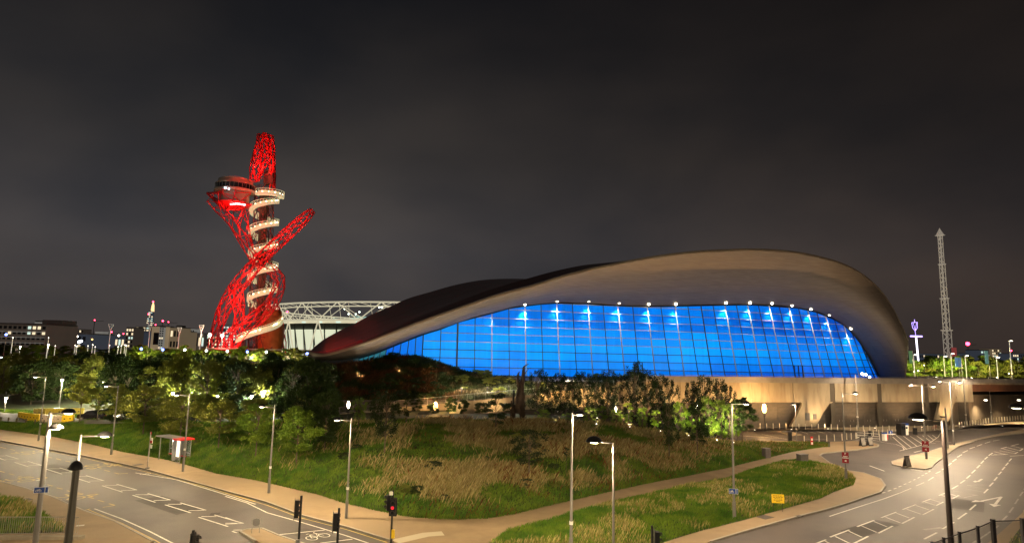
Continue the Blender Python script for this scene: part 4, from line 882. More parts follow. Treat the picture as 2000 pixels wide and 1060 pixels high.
rs_ = cat([(460, 669, -14), (475, 662, -13), (492, 656, -12), (510, 650.5, -11), (528, 645, -9), (541, 639, -6), (549, 632, -1), (550, 625, 5), (545, 619, 10), (536, 614.5, 13)], 40)
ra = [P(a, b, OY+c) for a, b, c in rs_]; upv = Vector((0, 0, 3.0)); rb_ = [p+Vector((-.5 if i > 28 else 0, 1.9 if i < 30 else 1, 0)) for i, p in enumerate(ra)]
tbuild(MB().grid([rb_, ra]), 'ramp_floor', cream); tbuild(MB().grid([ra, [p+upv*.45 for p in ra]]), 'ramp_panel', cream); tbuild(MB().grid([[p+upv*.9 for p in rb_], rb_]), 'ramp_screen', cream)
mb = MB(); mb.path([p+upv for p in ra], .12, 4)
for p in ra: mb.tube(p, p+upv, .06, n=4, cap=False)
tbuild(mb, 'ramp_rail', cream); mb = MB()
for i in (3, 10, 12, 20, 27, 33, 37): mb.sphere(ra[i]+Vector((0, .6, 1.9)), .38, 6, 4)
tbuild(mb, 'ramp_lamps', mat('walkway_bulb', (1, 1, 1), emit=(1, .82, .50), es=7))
for i in (6, 20, 32): light('POINT', ra[i]+Vector((0, 1, 2))-TL, 1500, (1, .84, .52), tower, .4)
wl = thing('walkway_lights', 'rows of warm white lamps along the spiral walkway', 'lights', tuple(TL)) if False else tower
for outr, inn, every in ((o1, i1, 2), (o2, i2, 2), (o3, i3, 3)):
    mb = MB()
    for i in range(0, len(outr), every):
        p = outr[i].lerp(inn[i], .35)+Vector((0, 0, 1.65)); mb.sphere(p, .34 if (i//every) % 2 else .24, 6, 4)
    tbuild(mb, 'walkway_lamps', mat('walkway_bulb', (1, 1, 1), emit=(1, .82, .50), es=7))
    for i in range(2, len(outr), 8):
        an_front = outr[i].y < (P(512, 500, OY+6)).y+2
        p = outr[i].lerp(inn[i], .4)+Vector((0, 0, 1.6)); light('POINT', p-TL, 2600 if an_front else 1300, (1, .84, .52), tower, .4)
# red floodlighting as bare point lights, no fixtures
for q, pw in (((508, 322, -2), 8200), ((520, 290, 2), 6500), ((502, 345, -9), 3000), ((450, 404, -8), 4200), ((470, 415, -8), 3000), ((470, 440, 2), 2600), ((585, 436, 0), 2600), ((560, 458, 0), 2400), ((530, 480, -9), 2600), ((505, 500, -10), 2200), ((480, 540, -8), 3000), ((455, 580, -9), 3200), ((466, 600, -6), 5200), ((430, 625, -6), 2600),
              ((440, 650, -16), 5200), ((452, 672, -16), 5200), ((436, 680, -18), 4200), ((420, 660, -12), 3000), ((486, 628, -16), 1800), ((540, 560, -10), 800), ((515, 560, -12), 500), ((512, 430, -8), 1800), ((512, 465, -8), 1600)):
    p = P(q[0], q[1], OY+q[2]); light('POINT', p-TL, pw*.5, (1, .045, .03), tower, .1)
    light('POINT', P(q[0]-4, q[1]+5, OY+q[2]-13)-TL, pw*.30, (1, .05, .035), tower, .1); light('POINT', P(q[0]+9, q[1]-9, OY+q[2]-6)-TL, pw*.15, (1, .045, .03), tower, .1)  # fill copies in front, added to even out the red
mb = MB()
for q in ((452, 399), (457, 398.4), (462, 398), (467, 398.2), (473, 399.2), (477, 400)): p = P(q[0], q[1], OY-9.5); mb.box(p, (1.1, .3, .5))
tbuild(mb, 'deck_strip_light', mat('pinkish_strip', (1, 1, 1), emit=(1, .75, .75), es=5))
p = P(440, 367, OY-9.2); tbuild(MB().sphere(p, .5, 8, 5).sphere(P(447, 369, OY-9.2), .4, 8, 5), 'deck_lamp', mat('icy_bulb', (1, 1, 1), emit=(.5, .85, 1), es=7))
for i, q in enumerate(((410, 654), (434, 655))):
    p = P(q[0], q[1], OY-24); b = thing('floodlight', ['outer', 'inner'][i]+' bright floodlight mast in front of the red tower legs', 'floodlight', (p.x, p.y, 6.4), group='floodlights by the tower')
    MB().tube((0, 0, 0), (0, 0, p.z-6.6), .14, .1, 6).build('mast', steel_l, b); MB().sphere((0, 0, p.z-6.4), .62, 10, 6).build('lamp', bulb, b); light('POINT', (0, -1, p.z-6.4), 5000, (1, .85, .6), b, .5)
p = P(570, 690, OY-10); light('POINT', (p.x, p.y-6, 8), 2200, (1, .62, .25), tower, .5).matrix_parent_inverse = Matrix.Translation(-TL)
# visitor building below the tower
vb = thing('visitor_building', 'low flat roofed visitor building with a white edge below the red tower', 'building', tuple(P(510, 695, OY-26).xy)+(6.3,))
q = P(505, 690, OY-26)
MB().box((0, 4, 1.7), (34, 8, 3.4)).build('wall', mat('cafe_wall', (.1, .1, .1), rough=.5), vb); MB().box((0, 3, 5.4), (42, 13, .5)).build('roof', white, vb)
for i in range(9): MB().box((-14+i*3.5, -.1, 1.9), (2.6, .08, 2.2)).build('window', win_w if i % 3 else win_g, vb)
for x_ in (-19, -10, 0, 10, 19): MB().tube((x_, -1.5, 0), (x_, -1.5, 5.2), .14, n=6).build('column', steel_l, vb)

# ================================================================== STADIUM
SY = 560.0; sc = P(866, 640, SY); SR = 150.0
stad = thing('stadium', 'white trussed stadium bowl lit from inside behind the hall', 'stadium', (sc.x, sc.y, 6))
swhite = mat('stadium_white_steel', (.72, .70, .60), emit=(.60, .55, .38), es=.85, rough=.5)  # light falling on the steel put in as emission
swrap = mat('stadium_wrap', (.70, .74, .62), (.6, .66, .52), scale=.05, rough=.6, emit=(.80, .84, .60), es=.85)  # wrap glows by emission in place of light falling on it
sdark = mat('stadium_dark', (.05, .055, .05), rough=.6)
def sp(a, r, z): return Vector((math.cos(a)*r*1.04, math.sin(a)*r*.93, z))
def sbuild(mb, name, m_): return mb.build(name, m_, stad)
zt = P(617, 584, SY-SR).z-6; zb = P(658, 621.5, SY-SR).z-6; zw = P(617, 634, SY-SR).z-6; NB_ = 22
amin, amax = math.pi*1.0, math.pi*2.0
def arc(r, z, n=100, a=0, b=2*math.pi): return [sp(a+(b-a)*i/n, r, z) for i in range(n+1)]
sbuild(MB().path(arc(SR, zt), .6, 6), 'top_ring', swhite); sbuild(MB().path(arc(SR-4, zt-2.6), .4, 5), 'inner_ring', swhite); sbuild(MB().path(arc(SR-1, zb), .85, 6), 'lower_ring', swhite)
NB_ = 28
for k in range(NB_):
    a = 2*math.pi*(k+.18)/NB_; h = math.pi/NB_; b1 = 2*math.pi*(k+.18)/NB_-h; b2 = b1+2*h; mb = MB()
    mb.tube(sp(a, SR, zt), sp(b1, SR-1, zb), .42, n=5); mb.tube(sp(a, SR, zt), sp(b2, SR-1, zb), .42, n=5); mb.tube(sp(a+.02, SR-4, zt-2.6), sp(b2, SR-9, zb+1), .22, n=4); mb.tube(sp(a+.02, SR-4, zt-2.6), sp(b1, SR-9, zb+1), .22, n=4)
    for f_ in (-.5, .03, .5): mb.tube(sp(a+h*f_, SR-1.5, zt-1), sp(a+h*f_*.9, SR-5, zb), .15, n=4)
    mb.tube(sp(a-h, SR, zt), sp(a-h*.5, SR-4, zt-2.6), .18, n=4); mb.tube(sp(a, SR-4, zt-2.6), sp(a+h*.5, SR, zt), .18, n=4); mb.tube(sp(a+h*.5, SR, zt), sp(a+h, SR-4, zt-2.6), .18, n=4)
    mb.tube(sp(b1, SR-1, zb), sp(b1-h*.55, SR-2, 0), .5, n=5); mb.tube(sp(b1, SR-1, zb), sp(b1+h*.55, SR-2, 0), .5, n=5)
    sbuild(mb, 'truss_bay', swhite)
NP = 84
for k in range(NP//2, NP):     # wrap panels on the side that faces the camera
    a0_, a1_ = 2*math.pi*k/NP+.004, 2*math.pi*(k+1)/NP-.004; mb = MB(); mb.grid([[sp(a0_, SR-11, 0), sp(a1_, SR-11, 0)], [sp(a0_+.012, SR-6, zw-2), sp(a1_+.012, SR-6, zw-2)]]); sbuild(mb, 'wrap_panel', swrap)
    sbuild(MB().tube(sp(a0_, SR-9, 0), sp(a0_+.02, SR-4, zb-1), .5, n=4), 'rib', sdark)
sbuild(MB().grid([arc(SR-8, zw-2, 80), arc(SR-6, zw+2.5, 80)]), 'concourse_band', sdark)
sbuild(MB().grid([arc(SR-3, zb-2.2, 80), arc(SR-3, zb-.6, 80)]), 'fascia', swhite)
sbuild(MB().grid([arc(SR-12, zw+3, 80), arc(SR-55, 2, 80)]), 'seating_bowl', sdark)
lit = mat('stadium_roof_lit', (.5, .6, .55), emit=(.45, .68, .56), es=.8)  # ribs and rings carry their lit look as emission
sbuild(MB().grid([arc(SR-64, zb-5, 50, .25, math.pi-.15), arc(SR-20, zb+2.5, 50, .25, math.pi-.15)]), 'far_stand', mat('stadium_far_stand', (.2, .26, .23), emit=(.16, .25, .21), es=.4, rough=.7))  # the stand's lighting is a dull glow in its material
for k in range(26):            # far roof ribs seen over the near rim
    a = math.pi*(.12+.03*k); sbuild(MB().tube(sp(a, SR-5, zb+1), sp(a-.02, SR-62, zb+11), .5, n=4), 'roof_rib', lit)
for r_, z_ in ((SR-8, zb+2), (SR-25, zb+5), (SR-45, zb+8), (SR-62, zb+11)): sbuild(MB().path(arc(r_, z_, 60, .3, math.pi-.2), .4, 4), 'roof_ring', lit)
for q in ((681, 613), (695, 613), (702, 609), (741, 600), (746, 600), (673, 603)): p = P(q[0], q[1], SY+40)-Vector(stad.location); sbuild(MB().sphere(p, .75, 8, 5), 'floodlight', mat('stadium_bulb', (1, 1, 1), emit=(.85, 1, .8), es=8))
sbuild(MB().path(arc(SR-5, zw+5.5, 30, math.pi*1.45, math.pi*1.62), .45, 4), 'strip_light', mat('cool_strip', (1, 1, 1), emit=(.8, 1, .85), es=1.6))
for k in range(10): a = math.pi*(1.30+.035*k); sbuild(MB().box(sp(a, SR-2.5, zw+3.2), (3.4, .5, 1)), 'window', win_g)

# ================================================================== SKYLINE
def building(px0, px1, ytop_, Y, label, wallc, cols, rows_, lit_p=.3, depth=20, wm=None, base=None, cat_='building', pitch=None, roofbox=None):
    a = P(px0, ytop_, Y); b = P(px1, ytop_, Y); w = (b.x-a.x); zt_ = (a.z+b.z)/2; z0 = base if base is not None else 6.3; h = zt_-z0
    t = thing('building', label, cat_, ((a.x+b.x)/2, Y+depth/2, z0)); MB().box((0, 0, h/2), (w, depth, h)).build('wall', wallc, t)
    mw = MB().box((0, 0, 0), (w/cols*.62, .12, h*.92/rows_*.55))
    mm = {k: mw.mesh('window', v) for k, v in (('w', wm or win_w), ('g', win_g), ('d', win_d))}
    for i in range(cols):
        for j in range(rows_):
            k = 'd' if random.random() > lit_p else random.choice('wwg'); share(mm[k], 'window', t, (-w/2+w*(i+.5)/cols, -depth/2-.05, h*(.08+.92*(j+.45)/rows_)))
    MB().box((0, 0, h+.4), (w*.985, depth*.985, .8)).build('roof', grey, t)
    if roofbox: MB().box((w*roofbox, 0, h+1.8), (w*.25, depth*.5, 2.4)).build('plant_room', grey, t)
    return t
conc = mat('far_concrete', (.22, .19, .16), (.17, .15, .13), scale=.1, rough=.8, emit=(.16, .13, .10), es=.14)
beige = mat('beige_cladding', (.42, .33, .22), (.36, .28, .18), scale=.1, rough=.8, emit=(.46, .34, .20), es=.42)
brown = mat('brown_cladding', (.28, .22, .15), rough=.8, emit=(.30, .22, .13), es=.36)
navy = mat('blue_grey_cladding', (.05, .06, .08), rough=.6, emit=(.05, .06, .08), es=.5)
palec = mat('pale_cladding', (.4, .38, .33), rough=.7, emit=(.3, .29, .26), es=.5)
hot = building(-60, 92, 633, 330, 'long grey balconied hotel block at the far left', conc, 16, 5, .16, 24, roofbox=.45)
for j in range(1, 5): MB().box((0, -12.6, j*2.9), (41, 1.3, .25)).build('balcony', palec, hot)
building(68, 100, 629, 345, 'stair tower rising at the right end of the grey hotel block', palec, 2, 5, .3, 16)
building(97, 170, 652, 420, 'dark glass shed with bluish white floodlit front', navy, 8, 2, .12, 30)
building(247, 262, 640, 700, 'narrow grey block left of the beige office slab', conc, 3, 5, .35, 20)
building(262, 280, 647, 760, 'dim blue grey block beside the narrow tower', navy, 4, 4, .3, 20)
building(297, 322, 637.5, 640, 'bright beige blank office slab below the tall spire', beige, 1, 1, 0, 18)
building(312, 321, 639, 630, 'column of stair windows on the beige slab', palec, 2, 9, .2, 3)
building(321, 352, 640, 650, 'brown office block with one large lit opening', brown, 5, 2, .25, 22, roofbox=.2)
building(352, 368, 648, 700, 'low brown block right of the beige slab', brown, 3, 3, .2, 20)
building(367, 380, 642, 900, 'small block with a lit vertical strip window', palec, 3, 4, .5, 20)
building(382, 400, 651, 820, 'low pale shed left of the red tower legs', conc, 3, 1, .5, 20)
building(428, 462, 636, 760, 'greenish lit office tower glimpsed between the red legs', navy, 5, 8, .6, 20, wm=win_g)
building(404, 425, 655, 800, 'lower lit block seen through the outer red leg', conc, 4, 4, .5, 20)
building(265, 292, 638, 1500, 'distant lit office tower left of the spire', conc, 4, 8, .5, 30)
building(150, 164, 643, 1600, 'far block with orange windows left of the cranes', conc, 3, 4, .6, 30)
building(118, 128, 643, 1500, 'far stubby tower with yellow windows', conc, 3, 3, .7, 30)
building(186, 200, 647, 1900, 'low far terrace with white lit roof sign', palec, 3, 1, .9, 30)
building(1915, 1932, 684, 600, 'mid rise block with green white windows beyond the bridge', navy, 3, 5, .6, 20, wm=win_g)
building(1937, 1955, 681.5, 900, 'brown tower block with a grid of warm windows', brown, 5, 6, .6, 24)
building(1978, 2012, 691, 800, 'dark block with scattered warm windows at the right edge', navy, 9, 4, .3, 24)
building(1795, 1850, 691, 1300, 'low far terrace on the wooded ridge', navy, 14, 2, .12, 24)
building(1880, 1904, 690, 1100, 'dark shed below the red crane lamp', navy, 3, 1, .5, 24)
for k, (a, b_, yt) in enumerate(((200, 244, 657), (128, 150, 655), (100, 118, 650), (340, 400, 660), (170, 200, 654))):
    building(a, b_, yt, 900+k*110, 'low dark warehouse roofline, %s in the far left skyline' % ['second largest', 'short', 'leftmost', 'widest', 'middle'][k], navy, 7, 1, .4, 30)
# the spire
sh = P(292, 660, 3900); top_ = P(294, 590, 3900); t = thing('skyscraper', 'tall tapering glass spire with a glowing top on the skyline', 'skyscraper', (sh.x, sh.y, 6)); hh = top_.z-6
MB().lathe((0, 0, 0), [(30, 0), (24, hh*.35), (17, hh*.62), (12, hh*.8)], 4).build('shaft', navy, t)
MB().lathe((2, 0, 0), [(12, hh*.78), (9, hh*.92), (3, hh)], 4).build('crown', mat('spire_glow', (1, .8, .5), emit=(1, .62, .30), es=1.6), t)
wmh = MB().box((0, 0, 0), (9, 1, 7)).mesh('window', win_w); wmg = MB().box((0, 0, 0), (10, 1, 6)).mesh('window', win_g)
for j in range(15):
    z_ = hh*(.08+.048*j); w_ = 30-22*(z_/hh)
    for s_ in (-.75, -.3, .2, .65):
        if random.random() < .62: share(random.choice((wmh, wmg)), 'window', t, (s_*w_, -w_*.78-1, z_))
MB().sphere((0, 0, hh+4), 5, 8, 5).build('warning_lamp', bulb_r, t); MB().sphere((-14, -14, hh*.72), 4, 8, 5).build('warning_lamp', bulb_r, t)
for i, (px, py, s_) in enumerate(((185, 625, 1), (318, 626.5, 1.5), (329, 628.5, 1), (218, 648, 1.2), (241, 651.5, 1), (116, 643, 1.3), (304, 634, 1), (1890, 671, 3), (1975, 684.5, 1.3), (561, 609, 1.6))):
    p = P(px, py, 1500); c = thing('tower_crane', 'distant tower crane with a red warning lamp, %s' % ['alone high over the left skyline', 'brighter of the pair right of the spire', 'fainter of the pair right of the spire', 'behind the first floodlight mast', 'low beside the narrow grey block', 'above the yellow windowed far tower', 'just right of the spire foot', 'glowing large over the right hand trees', 'at the right edge behind the tall mast', 'behind the stadium truss'][i], 'crane', (p.x, p.y, 6))
    h_ = p.z-6; mb = MB().tube((0, 0, 0), (0, 0, h_), .7, n=4); mb.tube((-8, 0, h_-3), (22, 0, h_-1.5), .5, n=4); mb.build('mast_and_jib', steel_d, c); MB().sphere((0, 0, h_), 1.5*s_, 8, 5).build('warning_lamp', bulb_r, c)
# ridge of far woods
mb = MB()
rw = [[], []]
for i in range(220):
    px = -300+i*12; yb = 664+.0213*px; hh_ = 4+9*float(fbm(i*.13, 3.1))+ (7 if px > 1780 else 0)+3*float(vnoise(i*.9, 2)); a = P(px, yb-hh_*.55+8, 2200); rw[0].append((a.x, a.y, 0)); rw[1].append((a.x, a.y+40, max(8, a.z)))
struct(mb.grid(rw).build('hills', mat('far_woods', (.02, .022, .016), rough=.95)), 'low dark wooded ridge along the horizon')

# triangular floodlight masts
for i, (px, yt, yb, w_) in enumerate(((217, 633, 690, 5), (294, 630, 680, 5.2), (351, 639.5, 662, 4.2), (394, 635, 664, 5))):
    Y_ = 260; a = P(px, yt, Y_); t = thing('park_mast', 'white inverted triangle mast, %s in the row' % ['leftmost', 'second, in front of the spire', 'third and smallest', 'nearest to the tower'][i], 'mast', (a.x, a.y, 6.3), group='triangle masts'); h_ = a.z-6.3; k = w_*Y_/FPX
    mb = MB().tube((0, 0, 0), (0, 0, h_-k*2.6), .17, n=5); mb.tube((0, 0, h_-k*2.6), (-k, 0, h_), .13, n=4); mb.tube((0, 0, h_-k*2.6), (k, 0, h_), .13, n=4); mb.tube((-k, 0, h_), (k, 0, h_), .12, n=4); mb.tube((-k*.6, 0, h_-k), (k*.6, 0, h_-k), .09, n=4); mb.tube((-k*.6, 0, h_-k), (k, 0, h_), .07, n=4)
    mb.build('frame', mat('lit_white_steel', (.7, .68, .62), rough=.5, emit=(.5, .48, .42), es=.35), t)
# drop tower at the right
DY = 200; a = P(1837, 449, DY); bz = 9.0; dt = thing('drop_tower', 'tall slim lattice ride tower with a cone on top', 'tower', (P(1853, 700, DY).x, DY, bz)); h_ = a.z-bz; lx = 0
stl = mat('tower_lattice_steel', (.36, .32, .27), rough=.5, emit=(.30, .26, .21), es=.7)  # lit look of the lattice put in as emission
for (z0, z1, w_) in ((0, h_*.30, .82), (h_*.30, h_*.52, .66), (h_*.52, h_*.76, .55), (h_*.76, h_*.965, .44)):
    mb = MB(); zz = z0
    for sx_ in (-1, 1):
        for sy_ in (-1, 1): mb.tube((sx_*w_, sy_*w_, z0), (sx_*w_, sy_*w_, z1), .12, n=4)
    k = 0
    while zz < z1-.4:
        z2 = min(zz+1.5, z1)
        for sy_ in (-1, 1): mb.tube((-w_ if k % 2 else w_, sy_*w_, zz), (w_ if k % 2 else -w_, sy_*w_, z2), .09, n=3, cap=False)
        mb.tube((-w_, w_ if k % 2 else -w_, zz), (-w_, -w_ if k % 2 else w_, z2), .09, n=3, cap=False); zz = z2; k += 1
    mb.box((0, 0, z1-.2), (w_*2.9, w_*2.9, .35)); mb.build('lattice_section', stl, dt)
MB().lathe((0, 0, h_-1.9), [(1.5, 0), (1.2, .15), (.6, 1.3), (.05, 2.5)], 12).build('cone_cap', stl, dt)
MB().box((.7, -1.7, 5.5), (1.6, .1, 6)).build('banner', mat('red_banner', (.4, .05, .05), (.5, .4, .35), scale=.5, emit=(.35, .05, .05), es=.5), dt)
# neon ride
nb_ = P(1794, 700, 230); t = thing('neon_ride', 'violet and white neon mast with a glowing crossbar', 'ride', (nb_.x, nb_.y, 8.8)); zt_ = lambda y: P(1793, y, 230).z-8.8
neon = mat('white_neon', (1, 1, 1), emit=(.9, .85, 1), es=3); viol = mat('violet_neon', (.6, .5, 1), emit=(.45, .32, 1), es=3)
MB().tube((0, 0, 0), (-.4, 0, zt_(657)), .28, n=8).build('mast', neon, t); MB().tube((-2.5, 0, zt_(656.5)), (1.9, 0, zt_(656.5)), .3, n=8).build('crossbar', viol, t)
mb = MB().path([(-.5, 0, zt_(655)), (-.6, 0, zt_(646)), (-1.5, 0, zt_(640)), (-1.7, 0, zt_(630)), (.4, 0, zt_(629)), (.3, 0, zt_(640)), (-.6, 0, zt_(646))], .08, 5); mb.path([(-1.2, 0, zt_(630)), (-.5, 0, zt_(645)), (.1, 0, zt_(630))], .06, 5); mb.path([(-.6, 0, zt_(630)), (-.6, 0, zt_(624))], .1, 5); mb.build('outline', viol, t)
# ================================================================== LAMPS
galv = steel_l; poled = mat('grey_lamp_column', (.22, .205, .19), rough=.45, metal=.3)
WARM = (1.0, .77, .46)
def lamp(base, h, head, label, r=.085, power=1500, col=poled, arm_r=.03, headsize=.26, heads=None, group='tall street lamps', z0=None, band=True, color=WARM, lens=None, name='street_lamp', angle=174):
    t = thing(name, label, 'street lamp', base, group=group)
    if base[0] > 8:
        color = (1.0, .76, .49)
        if 'outside the picture' in label: power *= .6
    MB().tube((0, 0, 0), (0, 0, 1.3), r*1.35, r*1.35, 10).build('base_sleeve', col, t); MB().tube((0, 0, 1.3), (0, 0, h), r, r*.6, 10).build('pole', col, t)
    if band: MB().tube((0, 0, 2.1), (0, 0, 2.3), r*1.25, n=10).build('number_band', white, t)
    for hx, hy, hz in (heads or [head]):
        d = Vector((hx, hy, 0)); L_ = d.length; dn = d.normalized() if L_ > 0 else Vector((1, 0, 0))
        MB().tube((0, 0, hz-.05), (hx-dn.x*.2, hy-dn.y*.2, hz), arm_r, n=6).build('arm', col, t)
        hd = MB().lathe((0, 0, 0), [(headsize, 0), (headsize*.95, headsize*.28), (headsize*.7, headsize*.62), (headsize*.35, headsize*.82), (.001, headsize*.88)], 14, 1.25, 1).build('lamp_head', mat('lamp_head_black', (.014, .013, .013), rough=.55), t, True, (hx, hy, hz)); hd.rotation_euler = (0, 0, math.atan2(dn.y, dn.x))
        ln = MB().lathe((0, 0, 0), [(.001, -.07), (headsize*.45, -.05), (headsize*.74, -.004)], 14, 1.2, 1).build('lens', lens or lampglow, hd)
        if power: light('SPOT', (hx, hy, hz-.16), power, color, t, .16, aim=(0, 0, -1), angle=angle, blend=.16, name='street_light'); light('POINT', (hx, hy, hz-.42), power*.42, color, t, .2, name='lamp_spill')
    return t
def post_at(px, py, top, hd, label, **k):
    b = PZ(px, py, .12) if not k.pop('bank', False) else PH(px, py); z0 = b.z
    tp = P(top[0], top[1], b.y); hs = []
    for q in (hd if isinstance(hd, list) else [hd]):
        p = P(q[0], q[1], b.y); hs.append((p.x-b.x, 0, p.z-z0))
    return lamp(tuple(b), tp.z-z0, None, label, heads=hs, **k)
o_ = ['farthest left', 'second from the left', 'just right of the bus shelter', 'before the bright green trees', 'nearest to the road junction']
for i, (b, tp, hd) in enumerate((((75, 860.5), (90.5, 735.5), (68.7, 736)), ((217, 887), (230, 753), (207.6, 754)), ((357, 920), (369, 768), (345, 771)), ((524.5, 962), (535.6, 790.6), (511, 794)), ((676, 1011), (686, 816), (659, 819.5)))):
    post_at(b[0], b[1], tp, hd, 'slim grey street lamp, %s' % o_[i], power=2100)
post_at(1434.5, 1012, (1431.6, 788), (1457.5, 788.5), 'street lamp with a blue cycle sign on the grass triangle', power=2200, r=.1)
post_at(1653, 938.5, (1646, 766), (1671, 768.5), 'dark street lamp carrying a red board at the tip of the grass triangle', power=2300, r=.1)
post_at(1809.6, 895.7, (1800, 752), [(1779, 752), (1822.7, 754.5)], 'double armed street lamp with a red board on the long island', power=2900, r=.11)
post_at(1863.6, 868.5, (1855.5, 746), [(1835, 744.5), (1874, 747)], 'double armed street lamp at the narrow end of the long island', power=3000, r=.11)
post_at(1556, 866, (1553, 789), (1549, 789.5), 'short dark lamp between the car park and the grass', power=1000, r=.07, bank=False)
def near_lamp(px, pyt, Y_, hd, label, r, hs=.3, power=2600, tilt=None, group='tall street lamps', **k):
    tp = P(px, pyt, Y_); hh_ = [(P(a, b, Y_).x-tp.x, dy, P(a, b, Y_).z) for a, b, dy in hd]
    return lamp((tp.x, Y_, 0.12), tp.z-.12, None, label, heads=[(x_, y_, z_-.12) for x_, y_, z_ in hh_], r=r, headsize=hs, power=power, arm_r=.035, group=group, **k)
near_lamp(1117.5, 806, 40.5, [(1132, 809, 0)], 'bright street lamp standing alone in the middle of the footpath verge', .1)
near_lamp(1198, 865, 34, [(1160, 862.5, 0)], 'shorter lamp with its dome head reaching left over the verge', .085, hs=.36, power=2200)
near_lamp(1841, 820, 32, [(1793, 818, 0)], 'large dark lamp with a domed head reaching left over the right road', .15, hs=.38, power=1100, col=mat('dark_lamp_column', (.028, .020, .018), rough=.35, metal=.1))
near_lamp(98.8, 805, 30, [(134, 806, 0), (109.8, 836.5, 0)], 'two headed lamp on the near left pavement with a blue cycle sign', .14, hs=.26, power=950, col=mat('near_lamp_column', (.13, .12, .11), rough=.45, metal=.2))
near_lamp(158.5, 848.5, 33, [(205, 851, 0)], 'lamp with a long arm to the right on the near left pavement', .085, hs=.30, power=1500, col=MATS['near_lamp_column'])
near_lamp(149.5, 910, 15.5, [(149.5, 913, 0)], 'thick dark foreground lamp column with a dome cap seen from behind', .13, hs=.10, power=0, col=mat('foreground_column', (.10, .09, .07), rough=.45), band=False, lens=mat('unlit_lens', (.3, .3, .28), rough=.3))
_p = P(149.5, 900, 15.4); t = [o for o in C.objects if o.get('label', '').startswith('thick dark foreground lamp')][0]; MB().lathe((0, -.02, 0), [(.15, -.02), (.148, .02), (.135, .08), (.10, .14), (.05, .18), (.001, .19)], 18).build('dome_cap', MATS['lamp_head_black'], t, True, (0, 0, P(149.5, 914, 15.5).z-.12))
near_lamp(2030, 799, 40, [(1985, 796, 0)], 'dark domed lamp reaching in at the right edge of the picture', .13, hs=.34, power=1300)
post_at(1940, 866, (1930, 735), [(1905, 737)], 'x', power=0) if False else None
# posts of the apron
for i, (b, tp) in enumerate((((1676, 837), (1673, 731)), ((1819, 826), (1815, 734)), ((1888, 831), (1883, 736)), ((1937.5, 825), (1931, 735)))):
    bb = PZ(b[0], b[1], .12); tt = P(tp[0], tp[1], bb.y)
    lamp(tuple(bb), tt.z-.12, (.5, -1.7, tt.z-.2), 'tall pale lamp column on the apron, %s' % ['before the slanted recess doors', 'left of the underpass mouth', 'at the underpass pier', 'in front of the brown girder'][i], r=.13, power=800, col=galv, group='apron lamp columns', headsize=.22)
bb = PZ(1851.7, 875, .12); tt = P(1845, 798, bb.y); t = thing('camera_pole', 'bare pole with a small camera at the narrow end of the island', 'pole', tuple(bb)); MB().tube((0, 0, 0), (0, 0, tt.z), .12, n=8).build('pole', poled, t); MB().box((-.5, 0, tt.z*.78), (.7, .25, .25)).tube((-.2, 0, tt.z*.78), (0, 0, tt.z*.78), .05).build('camera', steel_d, t)
# lamps beyond the frame that the road really has (they light the near ground)
for i, (x_, y_) in enumerate(((-26, 12), (-5, 7), (16, 7), (52, 34), (75, 48), (-54, 34), (108, 108))):
    lamp((x_, y_, .12), 8.6, (1.0, .6, 8.5), 'tall street lamp lighting the near ground from outside the picture, %s' % ['south west', 'south', 'south east', 'east', 'far east', 'west', 'beside the underpass'][i], power=2600)
# lights below the bridge
for i, (px, py, q_) in enumerate(((1925, 781, 3.2), (1990, 781, 3.2), (2060, 781, 3))):
    p = PP(px, py, WC+1.0, KP); t = thing('underpass_light', 'wall light washing the underpass wall, %s' % ['left one', 'right one', 'outermost one'][i], 'light', tuple(p)); MB().box((0, 0, 0), (.5, .3, .2)).build('housing', lampglow, t); light('SPOT', (0, .1, -.2), 4200, (1, .74, .42), t, .1, aim=(.05, .35, -1), angle=100, blend=.9)
# globe lamps
def globe(px, yt, yb, Y_, label, m_=bulb_y, power=500, s_=(.32, .62), pole=None, color=(1, .55, .2)):
    a = P(px, yt, Y_); b = P(px, yb, Y_); zc = (a.z+b.z)/2; g = float(max(H(a.x, Y_), 0)); t = thing('lantern', label, 'lantern', (a.x, Y_, g))
    MB().tube((0, 0, 0), (0, 0, zc-g-s_[1]*.7), .06, n=6).build('post', steel_d, t); MB().box((0, 0, zc-g-s_[1]-.4), (.28, .28, .22)).build('ballast_box', steel_d, t)
    MB().sphere((0, 0, zc-g), s_[0], 10, 8, s_[1]/s_[0]).build('glass_cylinder', m_, t); light('POINT', (0, 0, zc-g+s_[1]+.3), power, color, t, .3)
wY = lambda px: wallp(px, 800).y
globe(1492.6, 789, 806, wY(1492)-4.5, 'large glowing amber lantern in front of the dark recess', power=2600, s_=(.42, .78))
globe(851, 786, 799, wY(851)-4, 'glowing amber lantern against the cream ramp wall', power=1500, s_=(.34, .62))
globe(1362, 791, 799, 97, 'round white lantern among the birches', bulb, 420, (.3, .34), color=(1, .75, .5))
globe(1024, 789, 799, 90, 'small twin lantern right of the totem', bulb, 260, (.16, .42), color=(1, .8, .6))
globe(681, 783, 797, 84, 'small white lantern at the left end of the ramp wall', bulb, 500, (.2, .5), color=(1, .7, .4))
globe(1203, 794, 804, 92, 'faint twin lantern deep among the birches', bulb, 160, (.14, .4), color=(1, .8, .6))
